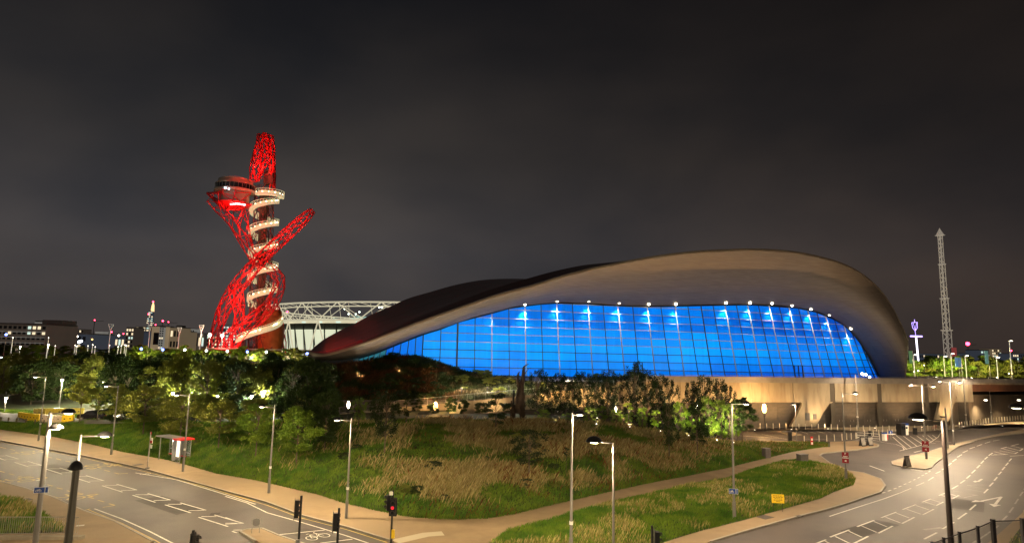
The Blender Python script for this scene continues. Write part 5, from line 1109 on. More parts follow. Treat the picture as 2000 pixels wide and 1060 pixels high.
# wall washers that light the concrete
for i, px in enumerate((1075, 1150, 1215, 1290, 1350, 1410, 1450, 1520, 1590, 1680, 1770, 1850, 1925)):
    q = wallp(px, 835); p = onw(Vector((q.x, q.y, .2)), 3.4)
    if px < 1300: p.z = float(max(H(p.x, p.y), 0))+.1
    t = thing('uplight', 'small ground uplight washing the concrete wall, %s from the left' % nth(i+1), 'uplight', tuple(p), group='uplights along the wall'); MB().tube((0, 0, -.1), (0, 0, .12), .16, n=8).build('housing', steel_d, t); MB().tube((0, 0, .12), (0, 0, .14), .12, n=8).build('lens', lampglow, t)
    light('SPOT', (0, 0, .2), 4300 if px < 1560 else 3000, (1, .56, .20) if px < 1560 else (1, .62, .30), t, .15, aim=(-nW.x*.55, -nW.y*.55, 1), angle=110, blend=.8)
for i, px in enumerate((790, 880, 960)):
    q = wallp(px, 825); p = onw(Vector((q.x, q.y, 2.9)), 2.5); t = thing('uplight', 'ground uplight below the cream ramp wall, %s' % ['left', 'middle', 'right'][i], 'uplight', tuple(p)); MB().tube((0, 0, -.4), (0, 0, .12), .16, n=8).build('housing', steel_d, t); light('SPOT', (0, 0, .2), 1300, (1, .66, .30), t, .15, aim=(-nW.x*.8, -nW.y*.8, 1), angle=130, blend=.9)
for i, px in enumerate((900, 950, 1000, 1055, 1110)):  # low lights added to brighten the right half of the hill
    j_ = int(np.argmin(np.abs(ht[:, 0]-px))); q = HR[2, j_]; t = thing('hill_fill_light', 'low path light among the shrubs of the planted hill, %s from the left' % nth(i+1), 'garden light', (q[0], q[1], q[2]), group='path lights on the hill'); MB().tube((0, 0, -.2), (0, 0, 1.3), .06, n=6).build('post', steel_d, t); MB().tube((0, 0, 1.3), (0, 0, 1.36), .14, .1, 8).build('cap', steel_d, t); light('POINT', (0, -.1, 1.6), 1200, (1, .88, .62), t, .1)
# terrace floodlights under the right end of the roof
for i, (a, b) in enumerate(((1684, 729.5), (1691, 731), (1698.5, 736))):
    p = PP(a, b, WC+6, KP); t = thing('terrace_light', 'bright white terrace light at the right foot of the glass, %s' % ['left', 'middle', 'right'][i], 'light', (p.x, p.y, TZ)); MB().tube((0, 0, 0), (0, 0, p.z-TZ), .05, n=6).build('post', steel_d, t); MB().sphere((0, 0, p.z-TZ), .26, 8, 5).build('lamp', bulb_w, t)
# uplights added below the roof to brighten its underside
for i, px in enumerate((640, 700, 780, 880, 1000, 1100, 1200, 1300, 1400, 1500, 1580, 1660, 1740)):
    q = PP(px, 736, FC-15.5, KP); zb_ = TZ
    if px < 1020: j_ = int(np.argmin(np.abs(ht[:, 0]-px))); q = Vector(HR[8, j_]); zb_ = q.z+.35
    t = thing('soffit_fill_light', 'small uplight set in the terrace below the roof edge, %s from the left' % nth(i+1), 'uplight', (q.x, q.y, zb_), group='uplights under the roof edge'); MB().tube((0, 0, -.3), (0, 0, .08), .15, n=8).build('housing', steel_d, t)
    light('SPOT', (0, 0, .15), 2000 if px > 1020 else 2100, (1, .82, .64), t, .3, aim=(0, .10, 1), angle=150, blend=.9)

# ================================================================== TREES
def crown_mesh(kind, seed):
    r_ = np.random.default_rng(seed); pts = []; 
    if kind == 'round': nl, n, ls = 34, 7000, .029
    elif kind == 'slender': nl, n, ls = 60, 4200, .0165
    elif kind == 'dense': nl, n, ls = 40, 6500, .031
    else: nl, n, ls = 22, 2000, .025
    C_ = []
    for i in range(nl):
        z = r_.uniform(.02, .98)
        prof = {'round': math.sin(math.pi*min(1, (z*.88+.10)))**.8*.5, 'slender': (.10+.20*math.sin(math.pi*min(1, z*.8+.08))), 'dense': math.sin(math.pi*(z*.80+.12))**.6*.46, 'sparse': .34*math.sin(math.pi*(z*.8+.1))}[kind]
        a = r_.uniform(0, 2*np.pi); rr = prof*math.sqrt(r_.uniform(.05, 1)); C_.append((math.cos(a)*rr, math.sin(a)*rr, z, r_.uniform(.08, .17)*(.5 if kind == 'slender' else .72 if kind == 'sparse' else 1)))
    V = []; Fc = []; w_ = np.array([c[3]**2 for c in C_]); w_ = w_/w_.sum()
    ch = r_.choice(nl, n, p=w_)
    for k in ch:
        cx, cy, cz, cr = C_[k]; d = r_.normal(size=3); d /= np.linalg.norm(d); q = np.array([cx, cy, cz])+d*cr*r_.uniform(.35, 1.05)*np.array([1, 1, 1.3 if kind == 'slender' else .7])
        if q[2] < -.03 or q[2] > 1.05: continue
        nrm = r_.normal(size=3)+np.array([0, 0, .6]); nrm /= np.linalg.norm(nrm); a_ = np.cross(nrm, r_.normal(size=3)); a_ /= np.linalg.norm(a_); b_ = np.cross(nrm, a_); s = ls*r_.uniform(.55, 1.25)
        o = len(V); V += [tuple(q-a_*s), tuple(q+b_*s*.55), tuple(q+a_*s), tuple(q-b_*s*.55)]; Fc.append((o, o+1, o+2, o+3))
    mb = MB(); mb.v = V; mb.f = Fc; return mb, C_
def limb_mesh(C_, seed, name='limbs'):
    r_ = random.Random(seed); mb = MB(); mb.tube((0, 0, -.02), (0.01, 0, .55), .016, .010, 6); mb.tube((0.01, 0, .55), (0, 0, .95), .010, .003, 5)
    for c in C_:
        z0 = max(0.0, c[2]*.75-.08); mb.tube((0, 0, z0), (c[0]*.9, c[1]*.9, c[2]), .0065, .002, 4, cap=False)
    return mb.mesh('limbs', barkm)
CROWN = {}; trunkmesh = MB().tube((0, 0, -.06), (0, 0, 1.02), .5, .36, 8).mesh('trunk', barkm)
SHAPE = {}
def get_crown(kind, lm, s):
    if (kind, lm.name, s) not in CROWN:
        if (kind, s) not in SHAPE:
            sd_ = len(SHAPE)*13+5; SHAPE[(kind, s)] = crown_mesh(kind, sd_)+(sd_,)
        mb, C_, sd_ = SHAPE[(kind, s)]; CROWN[(kind, lm.name, s)] = (mb.mesh('crown', lm), limb_mesh(C_, sd_))
    return CROWN[(kind, lm.name, s)]
ntree = 0
def tree(base, h, w, kind, lm, label, clear=.28, group=None, trunk=.16, name='tree', sd=None):
    global ntree
    s = (ntree if sd is None else sd) % 2; ntree += 1; cm, bm_ = get_crown(kind, lm, s)
    t = thing(name, label, 'tree', tuple(base), random.uniform(0, 6.28), group); hc_ = h*(1-clear)
    if kind == 'round' and trunk: pass
    if clear > .01: share(trunkmesh, 'trunk', t, (0, 0, 0), 0, (trunk, trunk, h*clear))
    wk = {'round': .98, 'slender': .62, 'dense': .95, 'sparse': .7}[kind]
    c = share(cm, 'crown', t, (0, 0, h*clear), 0, (w/wk, w/wk, hc_)); share(bm_, 'limbs', t, (0, 0, h*clear), 0, (w/wk*1.0, w/wk*1.0, hc_)); return t
def ptree(px, pyb, pyt, wpx, kind, lm, label, clear=.28, **k):
    b = k.pop('at', None) or PH(px, pyb); tp = P(px, pyt, b.y); return tree((b.x, b.y, b.z-.05), tp.z-b.z, wpx*b.y/FPX, kind, lm, label, clear, **k)
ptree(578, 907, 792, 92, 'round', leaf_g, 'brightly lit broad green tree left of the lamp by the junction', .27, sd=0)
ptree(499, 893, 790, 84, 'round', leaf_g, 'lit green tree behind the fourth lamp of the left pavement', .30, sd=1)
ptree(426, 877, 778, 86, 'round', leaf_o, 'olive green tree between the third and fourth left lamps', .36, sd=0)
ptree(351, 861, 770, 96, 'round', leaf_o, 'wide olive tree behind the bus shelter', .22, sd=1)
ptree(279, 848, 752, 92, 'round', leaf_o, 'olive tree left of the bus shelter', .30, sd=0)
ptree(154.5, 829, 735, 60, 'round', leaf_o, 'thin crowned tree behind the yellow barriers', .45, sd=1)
ptree(189, 827, 760, 34, 'sparse', leaf_o, 'young sapling beside the black car', .3)
ptree(223, 836, 750, 60, 'round', leaf_o, 'brownish tree behind the second left lamp', .35, sd=0)
ptree(750.7, 888, 765, 60, 'slender', leaf_d, 'dark slim tree on the slope beside the ramp wall', .30)
ptree(1033, 937, 838, 74, 'slender', leaf_d, 'dark young tree on the front slope below the totem', .35)
ptree(1307, 897, 790, 44, 'slender', leaf_d, 'dark slim tree on the slope, nearer to the birches', .28)
ptree(1362, 890, 783, 52, 'sparse', leaf_d, 'dark silhouetted tree with open crown on the right slope', .25)
ptree(1450, 866, 776, 56, 'round', leaf_d, 'dark round headed tree at the right end of the birch row', .32, trunk=.14)
ptree(1106, 930, 872, 14, 'sparse', leaf_d, 'bare thin stake tree on the slope behind the bright lamp', .7, trunk=.05)
ptree(634, 880, 760, 70, 'dense', leaf_d, 'dark tree left of the small white lantern', .2)
ptree(600, 862, 700, 90, 'dense', leaf_d, 'tall dark tree behind the brightly lit one', .12)
ptree(968, 842, 768, 56, 'sparse', leaf_d, 'open crowned dark tree before the cream ramp wall', .2)
ptree(793, 830, 778, 22, 'sparse', leaf_d, 'thin sapling before the left end of the ramp wall', .3)
ptree(735, 838, 770, 40, 'slender', leaf_d, 'dark sapling at the left end of the ramp wall', .3)
ptree(700, 836, 776, 34, 'slender', leaf_g, 'lit sapling next to the small white lantern', .3)
# birch row in front of the wall
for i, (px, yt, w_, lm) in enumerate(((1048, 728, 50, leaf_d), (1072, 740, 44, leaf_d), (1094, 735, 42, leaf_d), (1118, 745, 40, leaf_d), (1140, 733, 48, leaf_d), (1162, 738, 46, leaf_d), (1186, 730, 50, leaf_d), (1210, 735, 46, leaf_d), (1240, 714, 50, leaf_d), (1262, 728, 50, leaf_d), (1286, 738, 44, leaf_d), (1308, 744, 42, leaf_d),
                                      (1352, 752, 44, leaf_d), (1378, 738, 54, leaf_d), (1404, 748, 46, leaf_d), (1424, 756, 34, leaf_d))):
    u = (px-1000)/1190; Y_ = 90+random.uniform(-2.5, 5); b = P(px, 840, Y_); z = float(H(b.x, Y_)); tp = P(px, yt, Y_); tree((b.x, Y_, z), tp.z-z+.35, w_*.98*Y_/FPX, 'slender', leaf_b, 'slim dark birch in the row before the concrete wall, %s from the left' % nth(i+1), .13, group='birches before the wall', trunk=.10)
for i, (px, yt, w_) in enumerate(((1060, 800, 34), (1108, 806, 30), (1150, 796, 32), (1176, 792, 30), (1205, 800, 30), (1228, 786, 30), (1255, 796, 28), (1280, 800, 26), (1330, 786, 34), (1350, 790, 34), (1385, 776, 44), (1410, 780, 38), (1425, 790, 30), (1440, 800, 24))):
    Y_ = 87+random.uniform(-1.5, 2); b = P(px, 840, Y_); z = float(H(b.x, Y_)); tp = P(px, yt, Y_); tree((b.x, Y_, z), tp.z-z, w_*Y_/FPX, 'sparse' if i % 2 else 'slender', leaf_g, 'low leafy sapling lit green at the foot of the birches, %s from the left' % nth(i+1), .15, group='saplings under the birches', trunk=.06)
for i, px in enumerate((1085, 1165, 1230, 1290, 1345, 1400, 1432)):
    Y_ = 84; b = P(px, 840, Y_); z = float(H(b.x, Y_)); t = thing('spike_light', 'small garden spike light under the birches, %s from the left' % nth(i+1), 'garden light', (b.x, Y_, z), group='garden lights'); MB().tube((0, 0, 0), (0, 0, .3), .05, n=6).build('spike', steel_d, t); MB().sphere((0, 0, .36), .07, 6, 4).build('lamp', lampglow, t); light('SPOT', (0, .1, .5), 4200 if px > 1300 else 2200, (1, .92, .55), t, .1, aim=(.05, .55, 1), angle=120, blend=.8)
# left woodland: three depths
def wood(n, Ya, Yb, pa, pb, ha, hb, wa, wb, kinds, label, group, seed, mask=None, name='tree', clear=.12):
    r_ = random.Random(seed)
    for i in range(n):
        px = pa+(pb-pa)*(i+r_.uniform(.1, .9))/n; Y_ = r_.uniform(Ya, Yb); b = P(px, 800, Y_); x_ = b.x; z = max(float(H(x_, Y_)) if Y_ < 125 else -9, float(Tfar(x_, Y_))); k, lm = r_.choice(kinds); z = max(z, 8.1) if (pa > 1700 and Yb < 200) else z; h_ = r_.uniform(ha, hb)
        if mask and not mask(px): continue
        tree((x_, Y_, z), h_, r_.uniform(wa, wb), k, lm, label+', '+nth(i+1)+' from the left', clear, group, trunk=.2, name=name)
DK = [('dense', leaf_d), ('dense', leaf_d), ('round', leaf_o), ('dense', leaf_o), ('slender', leaf_d)]
wood(20, 96, 108, 215, 640, 6.5, 8.5, 4.5, 6.5, DK, 'dark bushy tree of the first belt behind the left bank', 'first belt of park trees', 1)
wood(24, 112, 128, -60, 600, 7, 9.2, 5, 7, DK, 'dark bushy tree of the second belt behind the left bank', 'second belt of park trees', 2)
wood(24, 134, 156, -120, 600, 4.6, 6.6, 5, 8, DK, 'dark tree of the third belt deeper in the park', 'third belt of park trees', 3)
wood(22, 165, 195, -160, 600, 2.6, 3.8, 5, 8, DK, 'park tree of the fourth belt before the promenade', 'fourth belt of park trees', 4)
wood(18, 222, 238, 250, 600, 4.5, 6.4, 6, 9, [('round', leaf_g), ('round', leaf_o)], 'yellow green promenade tree lit by the lamps below the tower', 'promenade trees', 5, clear=.2)
wood(12, 225, 250, -100, 240, 4, 5.6, 6, 9, [('round', leaf_g), ('dense', leaf_d)], 'leafy tree before the far left hotel', 'trees before the hotel', 6)
wood(20, 168, 180, 1768, 2040, 4.8, 7.2, 6.0, 8.0, [('round', leaf_g), ('round', leaf_o)], 'lit green tree beyond the road bridge', 'trees beyond the bridge', 7, clear=.15)
wood(12, 250, 330, 1780, 2060, 5, 8, 10, 15, [('dense', leaf_d)], 'dark tree mass behind the trees beyond the bridge', 'dark trees beyond the bridge', 8)
wood(10, 93, 97, 640, 1000, 1.2, 2.2, 1.6, 3, [('dense', leaf_d)], 'low dark shrub along the crest before the ramp wall', 'shrubs on the crest', 9, name='shrub', clear=0)
wood(14, 84, 95, 220, 640, 2, 3.6, 3, 5, [('dense', leaf_d), ('dense', leaf_o)], 'dark shrub under the trees of the left bank', 'understory shrubs', 10, name='shrub', clear=0)
# shrubs on planted hill
HR_ = HR
for i in range(46):
    r1, c1 = random.randint(1, 13), random.randint(24, 88); q = HR_[r1, c1]; sz = random.uniform(.8, 1.9)
    tree((q[0], q[1], q[2]-.2), sz, sz*1.7, 'dense', leaf_o if c1 > 55 else leaf_d, 'low grey green shrub on the planted hill before the glass', 0, 'shrubs on the planted hill', name='shrub')
# park lamps in the left woodland, the last ones added to brighten it
park = []
for i, (px, py, Y_, pw, c_) in enumerate(((122, 740, 104, 1900, (1, .9, .6)), (12, 777, 100, 200, (1, .85, .6)), (300, 758, 106, 1300, (1, .95, .6)), (392, 752, 104, 1100, (.95, 1, .65)), (452, 742, 112, 1300, (1, .95, .6)), (541, 728, 118, 1500, (1, .95, .65)), (492, 771, 92, 500, (.9, .95, 1)), (24, 690, 140, 1200, (1, .95, .6)), (95, 672, 170, 900, (1, .9, .7)), (40, 676, 190, 900, (1, .9, .7)), (238, 776, 97, 700, (1, .95, .6)), (338, 766, 99, 700, (1, .95, .6)), (425, 772, 96, 700, (1, .95, .6)), (517, 762, 98, 700, (1, .95, .6)), (472, 744, 118, 1300, (1, .95, .6)), (203, 745, 116, 1300, (1, .95, .6)), (330, 737, 122, 1500, (.95, 1, .6)))):
    a = P(px, py, Y_); z = max(float(H(a.x, Y_)) if Y_ < 125 else -9, float(Tfar(a.x, Y_))); h_ = max(2.5, a.z-z)
    t = thing('park_lamp', 'park lamp among the trees, %s' % ['glowing brightest above the yellow barriers', 'low at the left edge', 'above the bus shelter tree', 'behind the third street lamp', 'deep behind the olive tree', 'high beside the dark hill', 'bluish one behind the fourth street lamp', 'upper left corner of the wood', 'before the hotel stair tower', 'before the hotel', 'behind the second street lamp', 'between second and third street lamp', 'behind the olive tree row', 'right of the bluish one', 'high in the second belt', 'left of the park centre', 'centre of the second belt'][i], 'lamp', (a.x, Y_, z))
    MB().tube((0, 0, 0), (0, 0, h_), .07, .05, 6).build('pole', poled, t); MB().lathe((0, 0, h_), [(.32, 0), (.25, .1), (.02, .2)], 10).build('lamp_head', steel_d, t); MB().sphere((0, 0, h_-.12), .2, 8, 5).build('bulb', bulb, t); light('POINT', (0, -.2, h_-.45), pw*4.5, c_, t, .25)
# promenade lights below the tower
for i, (px, py, m_, c_) in enumerate(((276, 681, bulb_b, (.3, .4, 1)), (318, 682.5, bulb_b, (.3, .4, 1)), (361, 683, bulb_w, (1, .95, .7)), (403, 684.5, bulb_w, (1, .95, .7)), (444, 685.5, bulb_w, (1, .95, .7)), (483, 686.5, bulb_b, (.3, .4, 1)), (520, 687, bulb_w, (1, .9, .6)), (600, 690, bulb_b, (.3, .4, 1)), (12, 653, bulb_b, (.3, .3, 1)), (2, 704, bulb_w, (1, 1, 1)))):
    a = P(px, py, 214); t = thing('promenade_light', '%s promenade lantern, %s' % ('blue' if m_ is bulb_b else 'white', ['first under the spire', 'second under the beige slab', 'third from the left', 'before the outer red leg', 'before the inner red leg', 'under the tower', 'at the canopy bell', 'beside the roof tip', 'high on the hotel', 'at the left edge'][i]), 'lantern', (a.x, 214, 6))
    MB().tube((0, 0, 0), (0, 0, max(1, a.z-6)), .07, n=5).build('post', steel_l, t); MB().sphere((0, 0, max(1, a.z-6)), .4, 8, 5).build('bulb', m_, t)
for px in (262, 300, 345, 392, 440, 490, 540, 580): a = P(px, 690, 219); light('POINT', (a.x, 219, 8.2), 7000, (1, .88, .45), name='lamp_light')  # added fill without fixtures, brightening the promenade trees
for px in (1785, 1830, 1875, 1920, 1965): a = P(px, 715, 162); light('POINT', (a.x, 162, 11.5), 4200, (1, .88, .42), name='lamp_light')  # fixtureless lights added to lift the trees beyond the bridge

# odd darker weeds on the slope
for i in range(26):
    px = random.uniform(640, 1500); f_ = float(np.interp(u_of(px), FU, FY)); w_ = float(np.interp(u_of(px), HCX, HWV)); y_ = f_+w_*random.uniform(.12, .8); x_ = u_of(px)*y_; sz = random.uniform(.35, .8)
    tree((x_, y_, float(H(x_, y_))-.08), sz, sz*random.uniform(1.4, 2.4), 'dense', random.choice((leaf_d, leaf_o)), 'small leafy weed clump in the long grass of the slope', 0, 'weeds on the slope', name='weed')
# ================================================================== STREET FURNITURE
# bus shelter
sb = PZ(318, 899, .12); ang = A_-math.pi/2+math.pi  # along the road
sx = Vector((math.cos(ang), math.sin(ang), 0))
dirr = -rd if rd.x < 0 else rd
ang = math.atan2(dirr.y, dirr.x)
fb_ = PZ(330, 901, .12); t = thing('bus_shelter', 'glazed bus shelter with a grey and red roof', 'bus shelter', tuple(fb_+Vector((dirr.y*-1, dirr.x, 0))*.5), ang)
sw = 4.3
MB().box((-.2, 0, 2.55), (sw+.9, 1.5, .1)).build('roof', grey, t); MB().box((sw/2-.35, -.05, 2.57), (1.5, 1.62, .14)).build('red_roof_end', redp, t)
for x_ in (-sw/2, -sw/2+1.1, sw/2-.9, sw/2): 
    for y_ in ((-.5, .6) if x_ in (-sw/2, sw/2) else (.6,)): MB().tube((x_, y_, 0), (x_, y_, 2.5), .045, n=6).build('post', steel_l, t)
for x_, w_ in ((-sw/2+.55, 1.0), (-.55, 1.2), (sw/2-.45, .85)): MB().box((x_, .6, 1.35), (w_, .02, 1.9)).build('glass_panel', glassm, t)
MB().box((.5, .1, 1.3), (.12, 1.25, 2.3)).build('poster_frame', grey, t)
ps = MB().box((.42, -.05, 1.45), (1.25, .1, 1.75)).build('lit_poster', mat('poster', (.9, .88, .8), emit=(1, .93, .75), es=1.3), t)
MB().box((.42, -.02, .32), (1.35, .2, .5)).build('poster_base', grey, t); MB().box((0, .35, .62), (sw-1.0, .25, .06)).build('bench', redp, t)
MB().tube((-sw/2, .6, 1.15), (-.4, .6, 1.15), .035, n=5).tube((sw/2-1, .6, 1.0), (sw/2, .6, 1.0), .035, n=5).tube((sw/2-.9, -.5, .15), (sw/2, -.5, .15), .035, n=5).build('rail', steel_l, t)
light('POINT', (.4, -.7, 2.3), 60, (1, .9, .75), t, .2)
# bus stop flag
b = PZ(288, 913.5, .12); tp = P(296, 845, b.y); t = thing('bus_stop_pole', 'bus stop pole with red and white flag at the kerb', 'bus stop', tuple(b), ang); h_ = tp.z-.12
MB().tube((0, 0, 0), (0, 0, h_), .055, n=8).build('pole', mat('stop_pole', (.35, .3, .28), rough=.4), t); MB().tube((0, 0, 0), (0, 0, .06), .22, n=10).build('base', steel_d, t)
MB().box((.3, 0, h_-.75), (.42, .04, .55)).build('flag_panel', white, t); MB().box((.3, -.03, h_-.88), (.42, .02, .26)).build('red_panel', redp, t); MB().box((.28, 0, h_-1.35), (.4, .04, .35)).build('timetable_panel', white, t); MB().box((0, 0, h_), (.24, .05, .26)).build('red_head', redp, t); MB().box((0, -.03, h_), (.12, .02, .12)).build('roundel', white, t)
def text_obj(txt, size, m_, parent, loc, rz=0, bold=.0, name='lettering', rx=math.pi/2):
    cu = bpy.data.curves.new('t', 'FONT'); cu.body = txt; cu.size = size; cu.align_x = 'CENTER'; cu.align_y = 'CENTER'; cu.offset = bold; cu.resolution_u = 2; cu.extrude = .004
    o = bpy.data.objects.new('t', cu); C.objects.link(o); dg = bpy.context.evaluated_depsgraph_get(); me = bpy.data.meshes.new_from_object(o.evaluated_get(dg)); bpy.data.objects.remove(o); me.materials.clear(); me.materials.append(m_)
    ob = bpy.data.objects.new(name, me); C.objects.link(ob); ob.parent = parent; ob.location = loc; ob.rotation_euler = (rx, 0, rz); return ob
# blue cycle signs
def cyc_sign(px, py, Y_, wpx, hpx, label):
    p = P(px, py, Y_); w_ = wpx*Y_/FPX; h_ = hpx*Y_/FPX; t = thing('cycle_sign', label, 'sign', tuple(p), math.atan2(p.x, -p.y)*-0 - math.atan2(p.x, p.y)*.5)
    MB().box((0, 0, 0), (w_, .03, h_)).build('board', bluep, t); mb = MB(); r_ = h_*.17
    for cx in (-w_*.30, -w_*.06):
        ps_ = [(cx+math.cos(a_)*r_, -.022, -h_*.12+math.sin(a_)*r_) for a_ in np.linspace(0, 2*math.pi, 11)]; mb.path(ps_, h_*.028, 4)
    mb.path([(-w_*.30, -.022, -h_*.12), (-w_*.22, -.022, h_*.12), (-w_*.10, -.022, h_*.12), (-w_*.18, -.022, -h_*.12), (-w_*.22, -.022, h_*.12)], h_*.028, 4); mb.path([(-w_*.06, -.022, -h_*.12), (-w_*.10, -.022, h_*.24)], h_*.028, 4); mb.build('cycle_symbol', white, t)
    MB().box((w_*.27, -.02, 0), (w_*.05, .012, h_*.86)).build('divider', white, t)
    mb = MB(); 
    for z_ in (-1, 1): mb.box((0, -.017, z_*h_*.485), (w_, .01, h_*.04))
    for x_ in (-1, 1): mb.box((x_*w_*.487, -.017, 0), (w_*.03, .01, h_))
    mb.build('border', white, t); return t
cyc_sign(80.5, 956, 29.6, 23, 10.5, 'blue cycle sign on the two headed near lamp')
cyc_sign(1432.5, 958.5, 48.6, 16.5, 9.5, 'blue cycle sign on the lamp in the grass triangle')
# red boards
for i, (px, py, yb, lb) in enumerate(((1651, 893, 938.5, 'red event board on the lamp at the tip of the grass triangle'), (1807.5, 871, 895.7, 'red event board on the double armed lamp of the island'))):
    b = PZ(px, yb, .12); p = P(px, py, b.y-.25); k = b.y/FPX; t = thing('red_board', lb, 'sign', tuple(p), -.3); MB().box((0, 0, 0), (11.2*k, .03, 19.5*k)).build('board', maroon, t)
    text_obj('P', 5*k, white, t, (0, -.03, 7*k), bold=.01); text_obj('EVENT\nPARKING', 2.6*k, white, t, (0, -.03, .8*k), bold=.01); text_obj('<', 5.5*k, white, t, (0, -.03, -6*k), bold=.02)
# yellow notice
b = PZ(1520, 994, .3); k = b.y/FPX; p = P(1520, 973, b.y); t = thing('yellow_notice', 'yellow notice board on thin legs in the grass', 'sign', (b.x, b.y, .13), -.12); z_ = p.z-.13
MB().box((0, 0, z_), (22.5*k, .03, 16*k)).build('board', yellowp, t)
for x_ in (-8.5, 8): MB().tube((x_*k, .04, -.1), (x_*k, .04, z_+6*k), .02, n=5).build('leg', steel_d, t)
mb = MB()
for j, (w_, o_x) in enumerate(((16, -1), (18, 0), (14, .5), (16, 0), (8, 0))): 
    n_w = 4; 
    for q in range(n_w): mb.box(((o_x-w_/2+w_*(q+.5)/n_w)*k, -.02, z_+(5.2-j*2.6)*k), (w_/n_w*k*.8, .008, .9*k))
mb.build('lines_of_print', black, t)
# utility cabinets
cab = mat('cabinet_grey', (.10, .085, .08), (.14, .12, .11), scale=1.5, rough=.5)
for px, pyb, w_, d_, h_, rz, lb in ((1497, 893, .95, .6, 1.15, .5, 'grey utility cabinet at the top of the slope side of the path'), (1567.5, 902, 1.25, .7, .95, .35, 'wider brownish utility cabinet at the tip of the grass triangle')):
    b = PZ(px, pyb, .15); t = thing('utility_cabinet', lb, 'cabinet', tuple(b), rz); MB().box((0, 0, h_/2), (w_, d_, h_)).build('body', cab, t); MB().box((0, 0, h_+.03), (w_+.08, d_+.08, .06)).build('lid', cab, t); MB().box((-w_*.25, -d_/2-.015, h_/2), (w_*.46, .02, h_*.85)).build('door', cab, t); MB().box((w_*.25, -d_/2-.015, h_/2), (w_*.46, .02, h_*.85)).build('door', cab, t)
b = PZ(1543, 864, .15); t = thing('parking_post', 'dark post with a flat sloping top at the car park edge', 'post', tuple(b)); MB().box((0, 0, .8), (.5, .4, 1.6)).build('body', black, t); MB().box((-.5, 0, 1.65), (1.4, .5, .1)).build('top', black, t)
b = PZ(1586, 871, .15); t = thing('hydrant_marker', 'narrow red and white marker board on the grass tip', 'sign', tuple(b)); MB().box((0, 0, .75), (.32, .1, 1.3)).build('board', redp, t); MB().box((0, -.06, 1.0), (.26, .02, .3)).build('upper_stripe', white, t); MB().box((0, -.06, .45), (.26, .02, .3)).build('lower_stripe', white, t)
# traffic signals
lensr = mat('red_signal', (.5, .02, .02), emit=(1, .02, .04), es=1.4); lensd = mat('dead_lens', (.02, .02, .02), rough=.2)
def signal(base, h_, label, heads, extra=None):
    t = thing('traffic_signal', label, 'traffic light', base); MB().tube((0, 0, 0), (0, 0, h_), .065, n=8).build('pole', black, t)
    for x_, y_, z_, rz, w_, lit_ in heads:
        hd = MB().box((0, 0, 0), (.34*w_, .22, .95)).build('signal_head', black, t, loc=(x_, y_, z_)); hd.rotation_euler = (0, 0, rz)
        for j in range(3):
            ln = MB().tube((0, -.115, .3-j*.3), (0, -.13, .3-j*.3), .1, n=10).build('lens', lensr if (lit_ and j == 1) else lensd, hd); 
            hv = MB(); 
            for a_ in np.linspace(.1, math.pi-.1, 6): hv.tube((math.cos(a_)*.12, -.11, .3-j*.3+math.sin(a_)*.12), (math.cos(a_)*.12, -.26, .3-j*.3+math.sin(a_)*.12), .025, n=4)
            hv.build('hood', black, hd)
        MB().box((0, .125, 0), (.5*w_, .02, 1.15)).build('backing_board', black, hd)
    return t
def sig_at(px, pyt, Y_, label, heads, dx_=0):
    tp = P(px, pyt, Y_); return signal((tp.x, Y_, .12), tp.z-.12, label, [(x_, y_, tp.z-.12+z_, rz, w_, l_) for x_, y_, z_, rz, w_, l_ in heads])
t = sig_at(589, 967, 36, 'black traffic signal seen from behind, left of the pair by the bright road', [(-.22, .0, -.72, 1.9, .8, 0)]); MB().box((.0, -.12, 2.0), (.2, .2, .4)).build('push_box', grey, t)
sig_at(662.5, 991, 35.5, 'black traffic signal seen from behind, right of the pair by the bright road', [(-.18, 0, -.75, 1.9, .8, 0)])
t = sig_at(768, 957, 40.6, 'traffic signal with a red lit lens and small camera on the pavement corner', [(-.28, 0, -.75, -1.2, .8, 0), (.05, -.16, -1.0, .05, 1.0, 1)])
MB().box((-.1, 0, t.children[0].dimensions.z if False else 3.75), (.22, .3, .2)).build('camera', white, t); MB().box((.14, -.12, 1.3), (.18, .2, .5)).build('push_box', yellowp, t)
sig_at(378, 1034, 31, 'top of a small black traffic signal at the bottom edge, left side', [(.12, 0, -.7, 1.4, .8, 0)])
sig_at(1273.5, 1026, 33, 'black traffic signal head facing right at the bottom edge', [(.25, 0, -.75, 1.5, 1.0, 0)])
# keep-left disc on the splitter island
b = PZ(499, 1040, .12); t = thing('keep_left_sign', 'round traffic disc on two thin legs, seen from behind, on the small island', 'sign', tuple(b), .3); k = b.y/FPX
MB().tube((0, 0, 2.4*k*8), (0, .04, 2.4*k*8), 7.0*k, n=20).build('disc', grey, t)
for x_ in (-.24, .24): MB().tube((x_, 0, 0), (x_, 0, .95), .02, n=5).build('leg', steel_l, t)
# A-boards
for px, pyb, w_, h_, rz, m_, lb in ((1688, 871, 1.1, 1.45, .5, grey, 'left of two leaning display boards at the plaza tip'), (1702, 870, 1.1, 1.5, .5, grey, 'right of two leaning display boards at the plaza tip'), (1776, 911, 1.0, 1.3, .5, maroon, 'single leaning board on the tip of the long island')):
    b = PZ(px, pyb, .13); t = thing('display_board', lb, 'display board', tuple(b), rz); fr_ = MB().box((0, 0, h_/2), (w_, .06, h_)).build('front_board', mat('dim_board', (.16, .13, .11), rough=.5) if m_ is maroon else steel_d, t); fr_.rotation_euler = (-.22, 0, 0); MB().box((0, -.05, h_*.52), (w_*.82, .02, h_*.8)).build('poster', mat('grey_poster', (.32, .29, .25), (.16, .15, .14), scale=3, rough=.5), fr_)
    bk = MB().box((0, 0, h_/2), (w_, .05, h_)).build('back_leg', steel_d, t, loc=(0, .5, 0)); bk.rotation_euler = (.22, 0, 0)
